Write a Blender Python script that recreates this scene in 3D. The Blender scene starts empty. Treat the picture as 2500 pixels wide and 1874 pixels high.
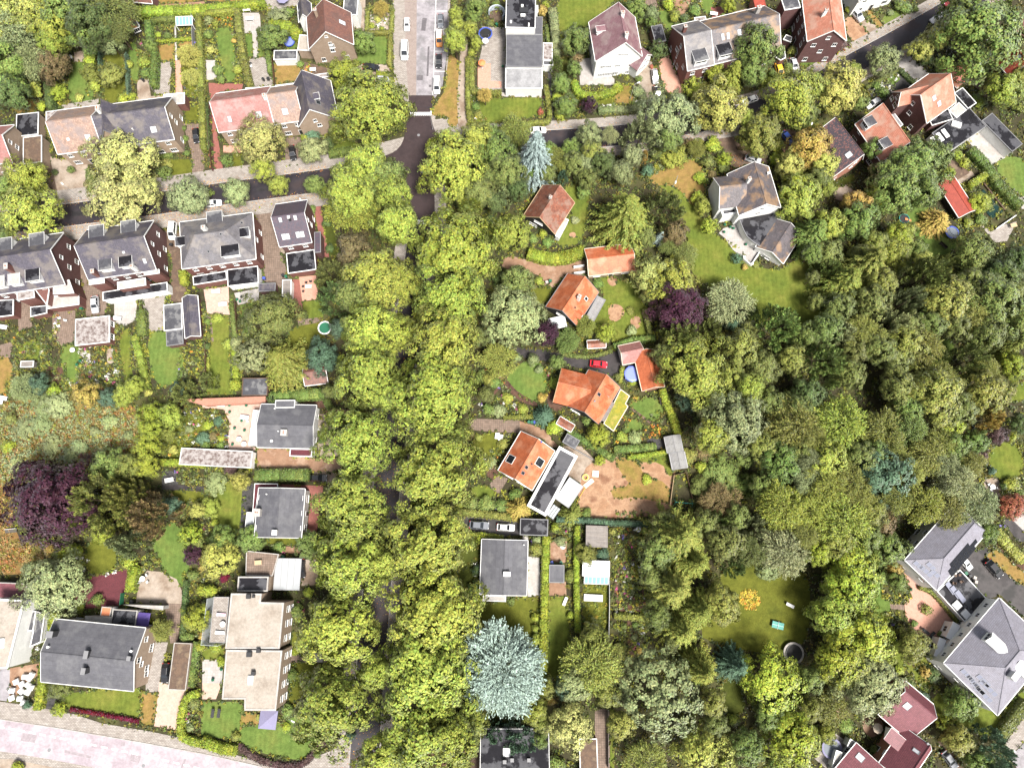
import bpy,math,random
import numpy as np
from mathutils import Vector,Matrix
from mathutils.geometry import tessellate_polygon
R=math.radians
sc=bpy.context.scene
col=sc.collection
rng=random.Random(11)

# ---------------------------------------------------------------- camera, sky, sun, exposure
CAM_H,TILT,FPX=165.0,R(12.0),1700.0          # drone height (m), tilt off the vertical, focal length in photo pixels
cam_data=bpy.data.cameras.new('camera'); cam=bpy.data.objects.new('camera',cam_data); col.objects.link(cam)
cam.location=(0,0,CAM_H); cam.rotation_euler=(TILT,0,0)
cam_data.sensor_width=36; cam_data.lens=FPX/2500*36; cam_data.clip_end=3000; cam_data.clip_start=1
sc.camera=cam
SUN_AZ,SUN_EL=R(146),R(60)                      # azimuth clockwise from the photo's top; light from below-right
world=bpy.data.worlds.new('World'); sc.world=world; world.use_nodes=True
wt=world.node_tree; wt.nodes.clear()
wo=wt.nodes.new('ShaderNodeOutputWorld'); wb=wt.nodes.new('ShaderNodeBackground'); sky=wt.nodes.new('ShaderNodeTexSky')
hs=wt.nodes.new('ShaderNodeHueSaturation'); hs.inputs['Saturation'].default_value=0.38
sky.sky_type='NISHITA'; sky.sun_disc=False; sky.sun_elevation=SUN_EL; sky.sun_rotation=SUN_AZ
sky.air_density=1.0; sky.dust_density=4.0
wt.links.new(sky.outputs[0],hs.inputs['Color']); wt.links.new(hs.outputs[0],wb.inputs[0]); wt.links.new(wb.outputs[0],wo.inputs[0])
wb.inputs[1].default_value=0.055
sd=bpy.data.lights.new('sun','SUN'); sun=bpy.data.objects.new('sun',sd); col.objects.link(sun)
sd.energy=3.0; sd.angle=R(16); sd.color=(1.0,0.955,0.88)
sun.rotation_euler=Vector((math.sin(SUN_AZ)*math.cos(SUN_EL),math.cos(SUN_AZ)*math.cos(SUN_EL),math.sin(SUN_EL))).to_track_quat('Z','Y').to_euler()
sun.location=(40,-60,200)
sc.view_settings.view_transform='Standard'; sc.view_settings.look='None'; sc.view_settings.gamma=1.0
sc.view_settings.exposure=1.5; sc.view_settings.use_curve_mapping=False
sc.render.engine='CYCLES'
sc.cycles.max_bounces=5; sc.cycles.diffuse_bounces=1; sc.cycles.glossy_bounces=2; sc.cycles.transmission_bounces=3
sc.cycles.transparent_max_bounces=6; sc.cycles.caustics_reflective=False; sc.cycles.caustics_refractive=False
sc.cycles.use_denoising=True

# ---------------------------------------------------------------- photo pixel -> place on a level plane of the world
CT,ST=math.cos(TILT),math.sin(TILT)
def ray(u,v):
    cx,cy=(u-1250)/FPX,-(v-937)/FPX
    return Vector((cx,cy*CT+ST,cy*ST-CT))
def W(p,z=0.0):
    d=ray(*p); t=(z-CAM_H)/d.z
    return Vector((d.x*t,d.y*t,z))
def mpp(p,z=0.0):                                   # metres per photo pixel there
    d=ray(*p); return (z-CAM_H)/d.z/FPX
_TX=dict(A=0,B=500,C=1000,D=1500,E=2000); _TY={'1':0,'2':450,'3':920,'4':1374}; ZK=500/1658
def Z(tile,*xy):                                    # survey-sheet coordinates -> photo pixels
    ox,oy=_TX[tile[0]],_TY[tile[1]]
    o=[(ox+xy[i]*ZK,oy+xy[i+1]*ZK)for i in range(0,len(xy),2)]
    return o
def z1(tile,x,y):return Z(tile,x,y)[0]

# ---------------------------------------------------------------- materials
MATS={}
def new_mat(name):
    m=bpy.data.materials.new(name); m.use_nodes=True; t=m.node_tree
    b=t.nodes['Principled BSDF']; return m,t,b
def nd(t,typ,**kw):
    n=t.nodes.new('ShaderNode'+typ)
    for k,v in kw.items():
        if k in n.inputs:n.inputs[k].default_value=v
        else:setattr(n,k,v)
    return n
def ramp(t,stops,fac):
    r=nd(t,'ValToRGB'); e=r.color_ramp.elements
    e[0].position,e[0].color=stops[0][0],(*stops[0][1],1)
    e[1].position,e[1].color=stops[-1][0],(*stops[-1][1],1)
    for p,c in stops[1:-1]:
        x=e.new(p); x.color=(*c,1)
    t.links.new(fac,r.inputs[0]); return r.outputs[0]
def mix(t,fac,a,b,mode='MIX'):
    n=nd(t,'Mix',data_type='RGBA',blend_type=mode)
    for i,x in ((0,fac),(6,a),(7,b)):
        if isinstance(x,(int,float)):n.inputs[i].default_value=x
        elif isinstance(x,tuple):n.inputs[i].default_value=(*x,1)
        else:t.links.new(x,n.inputs[i])
    return n.outputs[2]
def coord(t,kind='Object'):return nd(t,'TexCoord').outputs[kind]
def noise(t,co,scale,detail=4,rough=.55):
    n=nd(t,'TexNoise',Scale=scale,Detail=detail,Roughness=rough); t.links.new(co,n.inputs['Vector']); return n.outputs['Fac']
def bump(t,b,h,strength=.4,dist=.03):
    n=nd(t,'Bump',Strength=strength,Distance=dist); t.links.new(h,n.inputs['Height']); t.links.new(n.outputs[0],b.inputs['Normal'])
def scl(c,k):return tuple(min(1,x*k)for x in c)

def surf(name,c1,c2=None,c3=None,s1=.25,s2=3.0,rough=.75,bmp=.25,lo=.38,hi=.62,fine=.25,spec=.4,wet=0,mid=.35,mow=0):
    """mottled surface: a large pattern from c1 to c2 (to c3) and fine grain"""
    if name in MATS:return MATS[name]
    m,t,b=new_mat(name); co=coord(t)
    c2=c2 or scl(c1,.75); c3=c3 or c2
    base=ramp(t,[(lo,c1),((lo+hi)/2,c2),(hi,c3)],noise(t,co,s1,5,.6))
    g=noise(t,co,s2,6,.7)
    cc=mix(t,fine,base,ramp(t,[(.3,(.25,.25,.25)),(.7,(1.0,1.0,1.0))],g),'MULTIPLY')if fine else base
    if mid:cc=mix(t,mid,cc,ramp(t,[(.36,(.45,.45,.45)),(.62,(1.0,1.0,1.0))],noise(t,co,max(.7,s1*5),5,.65)),'MULTIPLY')
    if mow:
        wv=nd(t,'TexWave',Scale=.28,Distortion=1.5,Detail=2.0); t.links.new(co,wv.inputs['Vector']); cc=mix(t,mow,cc,ramp(t,[(.3,(.45,.5,.4)),(.7,(1.0,1.0,1.0))],wv.outputs['Fac']),'MULTIPLY')
    t.links.new(cc,b.inputs['Base Color']); b.inputs['Roughness'].default_value=rough; b.inputs['Specular IOR Level'].default_value=spec
    if wet:
        r=nd(t,'MapRange',**{'From Min':.42,'From Max':.6,'To Min':wet,'To Max':rough}); t.links.new(noise(t,co,s1,5,.6),r.inputs['Value']); t.links.new(r.outputs[0],b.inputs['Roughness'])
    if bmp:bump(t,b,g,bmp,.02)
    MATS[name]=m; return m
def bricky(name,c1,c2,mortar,w,h,mort=.02,uv=True,rough=.7,stain=(.6,.55,.5),stamt=.35,var=None,bias=0.,bmp=.3,off=.5,sscale=.35,spec=.4):
    """courses of bricks, roof tiles or pavers (too small to count from up here) with colour from piece to piece and stains"""
    if name in MATS:return MATS[name]
    m,t,b=new_mat(name); co=coord(t,'UV' if uv else 'Object')
    br=nd(t,'TexBrick',offset=off,Scale=1.0); br.inputs['Mortar Size'].default_value=mort; br.inputs['Brick Width'].default_value=w; br.inputs['Row Height'].default_value=h
    br.inputs['Bias'].default_value=bias; br.inputs['Mortar Smooth'].default_value=.3
    br.inputs['Color1'].default_value=(*c1,1); br.inputs['Color2'].default_value=(*c2,1); br.inputs['Mortar'].default_value=(*mortar,1)
    t.links.new(co,br.inputs['Vector'])
    oc=coord(t)
    c=br.outputs['Color']
    if var:c=mix(t,ramp(t,[(.48,(0,0,0)),(.6,(1,1,1))],noise(t,oc,sscale,3)),c,mix(t,.75,c,var))
    c=mix(t,stamt,c,ramp(t,[(.35,stain),(.65,(1.0,1.0,1.0))],noise(t,oc,sscale*2.3,6,.7)),'MULTIPLY')
    c=mix(t,.5,c,ramp(t,[(.25,(.55,.55,.55)),(.75,(1.0,1.0,1.0))],noise(t,oc,5.0,4,.7)),'MULTIPLY')
    t.links.new(c,b.inputs['Base Color']); b.inputs['Roughness'].default_value=rough; b.inputs['Specular IOR Level'].default_value=spec
    if bmp:bump(t,b,br.outputs['Fac'],-bmp,.03)
    MATS[name]=m; return m
def plain(name,c,rough=.5,metal=0.,spec=.5,coat=0.,grain=.2):
    if name in MATS:return MATS[name]
    m,t,b=new_mat(name)
    if grain:
        cc=mix(t,grain,c,ramp(t,[(.3,(.45,.45,.45)),(.7,(1.,1.,1.))],noise(t,coord(t),1.3,6,.7)),'MULTIPLY'); t.links.new(cc,b.inputs['Base Color'])
    else:b.inputs['Base Color'].default_value=(*c,1)
    b.inputs['Roughness'].default_value=rough; b.inputs['Metallic'].default_value=metal; b.inputs['Specular IOR Level'].default_value=spec
    b.inputs['Coat Weight'].default_value=coat; MATS[name]=m; return m
def glassy(name,c,alpha,rough=.08):
    if name in MATS:return MATS[name]
    m,t,b=new_mat(name); b.inputs['Base Color'].default_value=(*c,1); b.inputs['Roughness'].default_value=rough; b.inputs['Alpha'].default_value=alpha; MATS[name]=m; return m
def leafm(name,c=None,var=.5,trans=.3,hue=.04,gloss=.25):
    """leaves: base colour from the object's own colour (or c), varied from leaf to leaf"""
    if name in MATS:return MATS[name]
    m,t,b=new_mat(name); t.nodes.remove(b)
    geo=nd(t,'NewGeometry'); oi=nd(t,'ObjectInfo')
    base=oi.outputs['Color']if c is None else (*c,)
    vr=nd(t,'MapRange',**{'To Min':1-var,'To Max':1+var}); t.links.new(geo.outputs['Random Per Island'],vr.inputs['Value'])
    cc=mix(t,1.0,base,vr.outputs[0],'MULTIPLY')
    h=nd(t,'HueSaturation',Saturation=1.0)
    mr=nd(t,'MapRange',**{'To Min':.5-hue,'To Max':.5+hue}); mul=nd(t,'Math',operation='FRACT'); m2=nd(t,'Math',operation='MULTIPLY'); m2.inputs[1].default_value=7.31
    t.links.new(geo.outputs['Random Per Island'],m2.inputs[0]); t.links.new(m2.outputs[0],mul.inputs[0]); t.links.new(mul.outputs[0],mr.inputs['Value']); t.links.new(mr.outputs[0],h.inputs['Hue']); t.links.new(cc,h.inputs['Color'])
    d=nd(t,'BsdfDiffuse'); tr=nd(t,'BsdfTranslucent'); gl=nd(t,'BsdfGlossy',Roughness=.45)
    t.links.new(h.outputs[0],d.inputs[0]); t.links.new(h.outputs[0],tr.inputs[0])
    ms=nd(t,'MixShader'); ms.inputs[0].default_value=trans; t.links.new(d.outputs[0],ms.inputs[1]); t.links.new(tr.outputs[0],ms.inputs[2])
    fr=nd(t,'Fresnel',IOR=1.4); mg=nd(t,'Math',operation='MULTIPLY'); mg.inputs[1].default_value=gloss; t.links.new(fr.outputs[0],mg.inputs[0])
    m3=nd(t,'MixShader'); t.links.new(mg.outputs[0],m3.inputs[0]); t.links.new(ms.outputs[0],m3.inputs[1]); t.links.new(gl.outputs[0],m3.inputs[2])
    t.links.new(m3.outputs[0],t.nodes['Material Output'].inputs[0]); MATS[name]=m; return m

# walls
bricky('brick_red',(.23,.085,.068),(.165,.06,.052),(.16,.11,.10),.22,.075,.012,stamt=.5)
bricky('brick_dark',(.17,.07,.068),(.115,.047,.05),(.15,.11,.105),.22,.075,.012,stamt=.5)
bricky('brick_tan',(.42,.31,.22),(.33,.23,.17),(.40,.34,.28),.22,.075,.012,stamt=.4)
bricky('brick_salmon',(.50,.19,.12),(.40,.14,.09),(.42,.30,.24),.22,.075,.012,stamt=.3)
surf('render_white',(.82,.82,.80),(.74,.74,.72),s1=.5,rough=.8,bmp=.05,fine=.12,mid=.12)
surf('render_grey',(.52,.51,.49),(.44,.43,.41),s1=.5,rough=.8,bmp=.05)
surf('render_cream',(.66,.58,.47),(.56,.48,.38),s1=.5,rough=.8,bmp=.05)
bricky('timber_black',(.018,.017,.017),(.028,.026,.025),(.008,.008,.008),4,.18,.01,stamt=.2)
bricky('timber_brown',(.16,.09,.05),(.11,.06,.035),(.04,.03,.02),4,.16,.012,stamt=.4)
bricky('timber_grey',(.30,.27,.25),(.22,.20,.19),(.10,.09,.08),3,.16,.014,stamt=.5)
# roof tiles
T=dict(w=.24,h=.34,mort=.025,off=0.,rough=.55,spec=.45)
bricky('tile_grey',(.20,.19,.21),(.145,.14,.155),(.07,.07,.08),stamt=.6,var=(.24,.22,.21),**T)
bricky('tile_lavender',(.30,.29,.345),(.24,.235,.28),(.14,.14,.17),stamt=.4,**T)
bricky('tile_slate',(.115,.103,.135),(.075,.07,.095),(.03,.03,.04),var=(.17,.15,.14),**T)
bricky('tile_mossy',(.17,.145,.16),(.11,.10,.115),(.05,.05,.05),var=(.34,.22,.13),stamt=.6,**T)
bricky('tile_orange',(.66,.20,.085),(.54,.15,.06),(.33,.09,.045),stamt=.65,stain=(.55,.45,.45),var=(.60,.26,.15),**T)
bricky('tile_pink',(.43,.21,.19),(.35,.16,.15),(.2,.09,.09),stamt=.6,var=(.36,.25,.24),**T)
bricky('tile_salmon',(.60,.25,.17),(.50,.20,.13),(.3,.12,.09),stamt=.5,var=(.5,.32,.25),**T)
bricky('tile_mauve',(.30,.17,.19),(.24,.13,.15),(.13,.07,.09),stamt=.5,var=(.32,.24,.24),**T)
bricky('tile_red',(.46,.09,.055),(.36,.07,.045),(.2,.04,.04),stamt=.5,**T)
bricky('tile_plum',(.26,.085,.10),(.19,.06,.075),(.09,.035,.05),stamt=.5,**T)
bricky('tile_brown',(.30,.14,.10),(.17,.085,.075),(.09,.05,.05),var=(.15,.09,.08),stamt=.6,**T)
bricky('tile_weathered',(.40,.145,.085),(.22,.085,.06),(.10,.05,.04),var=(.30,.20,.16),stamt=.75,sscale=.5,**T)
bricky('tile_blotched',(.055,.045,.06),(.42,.16,.12),(.03,.03,.035),bias=-.45,stamt=.4,**T)
bricky('tile_tan',(.47,.32,.25),(.30,.20,.16),(.15,.11,.1),var=(.24,.2,.2),stamt=.5,**T)
bricky('tile_violet',(.085,.075,.105),(.14,.085,.105),(.035,.03,.045),bias=-.2,stamt=.4,**T)
# flat roofs
bricky('bitumen',(.115,.115,.13),(.10,.10,.113),(.065,.065,.07),5.0,1.0,.02,stamt=.6,stain=(.5,.5,.55),rough=.7,bmp=.05,var=(.14,.14,.15))
surf('bitumen_wet',(.016,.015,.018),(.04,.04,.046),(.075,.075,.085),s1=.24,rough=.5,bmp=.08,lo=.475,hi=.515,wet=.12,fine=.15)
surf('bitumen_grey',(.075,.075,.085),(.10,.10,.11),(.16,.16,.165),s1=.22,rough=.6,bmp=.06,lo=.48,hi=.52,wet=.25,fine=.15)
surf('gravel_roof',(.43,.38,.33),(.37,.32,.27),(.26,.21,.17),s1=.35,s2=9,rough=.9,bmp=.4,fine=.5,lo=.45,hi=.75)
surf('gravel_brown',(.17,.11,.075),(.12,.08,.06),(.21,.15,.10),s1=.5,s2=9,rough=.9,bmp=.4,fine=.5)
surf('lichen_roof',(.40,.37,.36),(.29,.25,.24),(.15,.11,.10),s1=1.3,s2=6,rough=.9,bmp=.3,fine=.45,lo=.42,hi=.62)
surf('sedum',(.34,.30,.04),(.24,.26,.04),(.42,.34,.08),s1=.6,s2=6,rough=.95,bmp=.5,fine=.5)
surf('lead_grey',(.30,.30,.31),(.24,.24,.25),(.20,.20,.21),s1=.4,rough=.5,bmp=.04,fine=.15)
bricky('corrugated',(.36,.36,.36),(.30,.30,.31),(.17,.17,.17),6,.30,.06,stamt=.5,rough=.6)
# trim etc
plain('white',(.82,.82,.81),.5); plain('white_soft',(.70,.70,.69),.6); plain('cream_paint',(.66,.60,.48),.6); plain('dark_metal',(.03,.03,.033),.45); plain('grey_metal',(.36,.36,.37),.4,.3)
plain('lead',(.19,.19,.2),.6); plain('rubber',(.015,.015,.015),.7); plain('terracotta',(.50,.17,.08),.7); plain('green_plastic',(.02,.13,.07),.45)
plain('teal',(.03,.24,.20),.5); plain('blue_paint',(.06,.10,.42),.5); plain('red_paint',(.50,.02,.03),.4); plain('wood_pale',(.45,.33,.2),.7); plain('wood_dark',(.10,.06,.04),.7)
plain('purple_cloth',(.09,.06,.24),.8); plain('lilac_cloth',(.20,.19,.30),.8); plain('blue_tarp',(.20,.25,.62),.45); plain('yellow_paint',(.75,.45,.03),.5); plain('pink_cloth',(.62,.42,.5),.8)
plain('orange_cloth',(.75,.22,.08),.8); plain('beige_cloth',(.62,.52,.40),.8); plain('slate_cloth',(.14,.16,.19),.7); plain('stone',(.42,.39,.36),.8)
plain('glass',(.018,.021,.026),.06,spec=.8,grain=0); plain('sky_painted_glass',(.62,.64,.68),.12,spec=.8,grain=0); plain('chrome',(.6,.6,.6),.25,.9,grain=0)  # pale skylight pane: the sky's reflection is put into its colour
plain('solar',(.012,.014,.022),.12,spec=.8,grain=0); plain('solar_pale',(.20,.21,.27),.25,spec=.6,grain=.1)
glassy('clear_glass',(.72,.78,.80),.42); glassy('milky',(.42,.44,.46),.8,.3); glassy('teal_glass',(.25,.55,.52),.6)
# ground
surf('soil',(.06,.06,.02),(.045,.038,.018),(.09,.09,.028),s1=.12,s2=2.5,rough=.95,bmp=.4,fine=.5)
surf('bare_earth',(.34,.19,.11),(.42,.26,.16),(.24,.12,.07),s1=.22,s2=3.5,rough=.95,bmp=.5,fine=.45)
surf('bark',(.09,.045,.03),(.14,.075,.05),(.055,.03,.022),s1=.6,s2=5,rough=.95,bmp=.5,fine=.5)
surf('asphalt',(.030,.026,.032),(.038,.032,.038),(.048,.034,.036),s1=.18,s2=7,rough=.62,bmp=.2,fine=.35,wet=.42)
surf('asphalt_brown',(.042,.026,.027),(.05,.032,.034),(.036,.023,.025),s1=.3,s2=7,rough=.7,bmp=.2,fine=.4)
surf('asphalt_grey',(.34,.32,.34),(.28,.26,.28),(.20,.19,.20),s1=.3,s2=7,rough=.8,bmp=.15,fine=.2)
surf('asphalt_lilac',(.44,.385,.41),(.38,.33,.36),(.33,.28,.31),s1=.3,s2=7,rough=.85,bmp=.1,fine=.16)
surf('asphalt_drive',(.035,.03,.031),(.05,.042,.043),(.02,.018,.018),s1=.2,s2=6,rough=.6,bmp=.2,fine=.3,wet=.35)
bricky('paver_grey',(.42,.39,.36),(.31,.28,.26),(.16,.13,.11),.6,.3,.03,uv=False,stamt=.55,rough=.85,sscale=.3)
bricky('paver_pale',(.44,.42,.41),(.38,.36,.35),(.34,.31,.28),.6,.6,.03,uv=False,stamt=.4,off=0.,rough=.85,sscale=.3)
bricky('paver_brown',(.26,.19,.15),(.19,.14,.11),(.09,.07,.06),.5,.5,.03,uv=False,stamt=.6,off=0.,rough=.85,sscale=.35)
bricky('paver_red',(.36,.13,.10),(.28,.10,.085),(.17,.08,.07),.22,.11,.012,uv=False,stamt=.45,rough=.85)
bricky('paver_wine',(.16,.035,.045),(.11,.025,.035),(.06,.02,.025),.22,.22,.02,uv=False,stamt=.5,rough=.85,off=0.)
bricky('paver_salmon',(.62,.33,.25),(.54,.28,.21),(.45,.26,.2),.3,.3,.012,uv=False,stamt=.3,rough=.85,off=0.)
bricky('paver_peach',(.56,.40,.33),(.49,.34,.28),(.50,.36,.3),.4,.4,.012,uv=False,stamt=.3,rough=.85,off=0.)
bricky('brick_road',(.36,.30,.27),(.27,.22,.20),(.20,.16,.15),.22,.11,.015,uv=False,stamt=.4,rough=.85)
surf('concrete',(.47,.45,.43),(.41,.39,.37),(.40,.36,.33),s1=.25,s2=5,rough=.85,bmp=.1,fine=.25)
surf('gravel_pale',(.42,.35,.29),(.36,.29,.23),(.26,.19,.14),s1=.25,s2=8,rough=.95,bmp=.4,fine=.5)
surf('gravel_rust',(.33,.20,.13),(.28,.16,.10),(.40,.27,.19),s1=.25,s2=8,rough=.95,bmp=.4,fine=.4)
surf('gravel_dark',(.05,.048,.05),(.08,.075,.075),(.03,.03,.03),s1=.8,s2=8,rough=.9,bmp=.5,fine=.6)
def grass(name,a,b_,c):return surf(name,a,b_,c,s1=.16,s2=4.5,mow=.16 if name in ('lawn_green','lawn_fresh')else 0,rough=.95,bmp=.5,fine=.6,lo=.34,hi=.68,spec=.15,mid=.5)
grass('lawn_green',(.13,.175,.03),(.17,.205,.035),(.21,.215,.045))
grass('lawn_fresh',(.115,.185,.04),(.15,.22,.05),(.19,.23,.055))
grass('lawn_olive',(.12,.135,.02),(.155,.165,.025),(.10,.115,.018))
grass('lawn_dry',(.25,.20,.05),(.33,.21,.075),(.20,.18,.035))
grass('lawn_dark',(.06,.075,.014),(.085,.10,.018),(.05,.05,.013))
grass('heath',(.30,.15,.06),(.24,.17,.06),(.20,.19,.06))
def MT(n):return MATS[n]

# ---------------------------------------------------------------- mesh building
class M:
    def __init__(s):s.v=[]; s.f=[]; s.mi=[]
    def poly(s,pts,mi=0):
        b=len(s.v); s.v += [tuple(p)for p in pts]; s.f.append(list(range(b,b+len(pts)))); s.mi.append(mi)
    def hull(s,bot,top,mi=0,topmi=None,capb=True):
        n=len(bot); b=len(s.v); s.v += [tuple(p)for p in bot]+[tuple(p)for p in top]
        for i in range(n):
            j=(i+1)% n; s.f.append([b+i,b+j,b+n+j,b+n+i]); s.mi.append(mi)
        for tri in tessellate_polygon([[Vector(p)for p in top]]):
            a,b2,c=(Vector(top[k])for k in tri); up=(b2-a).cross(c-a).z >= 0
            t3=list(tri)if up else list(tri)[::-1]
            s.f.append([b+n+k for k in t3]); s.mi.append(mi if topmi is None else topmi)
            if capb:s.f.append([b+k for k in t3[::-1]]); s.mi.append(mi)
        return s
    def box(s,x0,x1,y0,y1,z0,z1_,mi=0):
        return s.hull([(x0,y0,z0),(x1,y0,z0),(x1,y1,z0),(x0,y1,z0)],[(x0,y0,z1_),(x1,y0,z1_),(x1,y1,z1_),(x0,y1,z1_)],mi)
    def slab(s,pts,th,mi=0):                      # quad or triangle facing up, given thickness downwards
        return s.hull([(p[0],p[1],p[2]-th)for p in pts],pts,mi)
    def cyl(s,x,y,z0,z1_,r0,r1=None,n=12,mi=0):
        r1=r0 if r1 is None else r1
        a=[(math.cos(i*2*math.pi/n),math.sin(i*2*math.pi/n))for i in range(n)]
        return s.hull([(x+c*r0,y+d*r0,z0)for c,d in a],[(x+c*r1,y+d*r1,z1_)for c,d in a],mi)
    def tube(s,p,q,r,r2=None,n=6,mi=0):
        p,q=Vector(p),Vector(q); d=(q-p); r2=r if r2 is None else r2
        if d.length <1e-6:return s
        d.normalize(); u=d.orthogonal().normalized(); w=d.cross(u)
        ca=[(math.cos(i*2*math.pi/n),math.sin(i*2*math.pi/n))for i in range(n)]
        b=len(s.v); s.v += [tuple(p+(u*c+w*e)*r)for c,e in ca]+[tuple(q+(u*c+w*e)*r2)for c,e in ca]
        for i in range(n):
            j=(i+1)% n; s.f.append([b+i,b+j,b+n+j,b+n+i]); s.mi.append(mi)
        s.f.append([b+i for i in range(n)][::-1]); s.f.append([b+n+i for i in range(n)]); s.mi += [mi,mi]
        return s
    def path(s,pts,r,n=6,mi=0):
        for a,b in zip(pts,pts[1:]):s.tube(a,b,r,n=n,mi=mi)
        return s
    def mesh(s,name,mats,smooth=False,uv=True):
        me=bpy.data.meshes.new(name); me.from_pydata(s.v,[],s.f)
        for m in mats:me.materials.append(MATS[m]if isinstance(m,str)else m)
        me.polygons.foreach_set('material_index',s.mi)
        if smooth:me.polygons.foreach_set('use_smooth',[True]*len(s.f))
        if uv:
            me.update(); L=me.uv_layers.new(name='UVMap').data
            for p in me.polygons:
                n=p.normal
                if abs(n.z)>.995:h,u=Vector((1,0,0)),Vector((0,1,0))
                else:h=Vector((-n.y,n.x,0)).normalized(); u=n.cross(h)
                for li in p.loop_indices:
                    c=me.vertices[me.loops[li].vertex_index].co; L[li].uv=(c.dot(h),c.dot(u))
        return me
    def build(s,name,mats,parent=None,smooth=False,uv=True):
        mats=[mats]if isinstance(mats,str)or not isinstance(mats,(list,tuple))else mats
        return link(name,s.mesh(name,mats,smooth,uv),parent)
def link(name,data,parent=None,loc=None,rz=0.,scale=None):
    o=bpy.data.objects.new(name,data); col.objects.link(o)
    if parent:o.parent=parent
    if loc is not None:o.location=loc
    if rz:o.rotation_euler=(0,0,rz)
    if scale is not None:o.scale=scale
    return o
def tag(o,label=None,cat=None,group=None,kind=None):
    if label:o['label']=label
    if cat:o['category']=cat
    if group:o['group']=group
    if kind:o['kind']=kind
    return o
def thing(name,label,cat,loc=(0,0,0),rz=0.,group=None):
    return tag(link(name,None,None,loc,rz),label,cat,group)
def copy_tree(o,parent=None):
    c=o.copy(); col.objects.link(c); c.parent=parent
    for ch in o.children:copy_tree(ch,c)
    return c
LAND=[]                                            # (phrase, photo pixel) of things a label can refer to
AUTO=[]                                            # (object, description, photo pixel): labels worked out at the end
def auto(o,desc,px,cat,group=None,kind=None):
    tag(o,None,cat,group,kind); AUTO.append((o,desc,px)); return o
def offset_poly(pts,d):                             # inwards by d (pts counter-clockwise, 2-D)
    n=len(pts); out=[]
    for i in range(n):
        p0,p1,p2=Vector(pts[i-1][:2]),Vector(pts[i][:2]),Vector(pts[(i+1)% n][:2])
        a,b=(p1-p0).normalized(),(p2-p1).normalized(); na,nb=Vector((-a.y,a.x)),Vector((-b.y,b.x))
        k=(na+nb); k=k/max(.25,1+na.dot(nb)); out.append((p1.x+k.x*d,p1.y+k.y*d))
    return out
def ccw(pts):
    a=sum(pts[i-1][0]*pts[i][1]-pts[i][0]*pts[i-1][1]for i in range(len(pts)))
    return pts if a >0 else pts[::-1]
def chaikin(pts,k=2,closed=True):
    for _ in range(k):
        o=[]
        n=len(pts)
        for i in range(n if closed else n-1):
            a,b=pts[i],pts[(i+1)% n]
            o += [(a[0]*.75+b[0]*.25,a[1]*.75+b[1]*.25),(a[0]*.25+b[0]*.75,a[1]*.25+b[1]*.75)]
        if not closed:o=[pts[0]]+o+[pts[-1]]
        pts=o
    return pts
# ---------------------------------------------------------------- ground sheets, roads, paths
ZL=[]; SHEETS=[]
def sheet(name,px,mat,z=None,label=None,smooth=0,kind='structure',th=0.0,cat=None,desc=None):
    if z is None:
        q=[W(p,.05)for p in px]; bb=(min(p.x for p in q)-1,max(p.x for p in q)+1,min(p.y for p in q)-1,max(p.y for p in q)+1)
        k=1+max([s_ for s_,c_ in ZL if c_[0]<bb[1]and c_[1]>bb[0]and c_[2]<bb[3]and c_[3]>bb[2]]or [0]); ZL.append((k,bb)); z=.02+.0042*k
    if smooth:
        cx,cy=sum(p[0]for p in px)/len(px),sum(p[1]for p in px)/len(px)
        pts=chaikin([(cx+(p[0]-cx)*1.08,cy+(p[1]-cy)*1.08)for p in px]if name in ('lawn','meadow','ground_plot')else px,smooth)
    else:pts=px
    P=ccw([tuple(W(p,z)[:2])for p in pts]); m=M()
    if th:m.hull([(x,y,z-th)for x,y in P],[(x,y,z)for x,y in P],capb=False)
    else:
        for tri in tessellate_polygon([[Vector((x,y,0))for x,y in P]]):
            q=[(P[k][0],P[k][1],z)for k in tri]; m.poly(ccw(q))
    o=m.build(name,mat,uv=False); SHEETS.append((name,P))
    c=(sum(p[0]for p in px)/len(px),sum(p[1]for p in px)/len(px))
    tag(o,label,cat,None,kind)
    if not label:AUTO.append((o,desc or name.replace('_',' '),c))
    return o
def smooth_line(px,n=10):
    out=[]
    P=[px[0]]+list(px)+[px[-1]]
    for i in range(1,len(P)-2):
        p0,p1,p2,p3=(Vector(P[i+k])for k in (-1,0,1,2))
        for k in range(n):
            t=k/n; q=.5*((2*p1)+(p2-p0)*t+(2*p0-5*p1+4*p2-p3)*t*t+(3*p1-p0-3*p2+p3)*t ** 3); out.append((q.x,q.y))
    return out+[tuple(px[-1])]
def line_frame(pts):
    o=[]
    for i,p in enumerate(pts):
        a=Vector(pts[max(0,i-1)][:2]); b=Vector(pts[min(len(pts)-1,i+1)][:2]); d=(b-a).normalized(); o.append((Vector(p[:2]),Vector((-d.y,d.x))))
    return o
def strip(name,px,l,r,mat,z,label,n=8,kind='structure',th=0.,parent=None):
    """band along a line of photo pixels from l metres left of it to r metres right of it"""
    fr=line_frame([tuple(W(p,0))for p in smooth_line(px,n)]); m=M()
    for (a,na),(b,nb)in zip(fr,fr[1:]):
        q=[a-na*r,b-nb*r,b+nb*l,a+na*l]
        if th:m.hull([(*p,z-th)for p in q],[(*p,z)for p in q],capb=False)
        else:m.poly([(*p,z)for p in q])
    o=m.build(name,mat,parent,uv=False); tag(o,label,None,None,kind)
    SHEETS.append((name,[tuple(a-na*r)for a,na in fr]+[tuple(a+na*l)for a,na in fr][::-1])); return o

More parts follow.
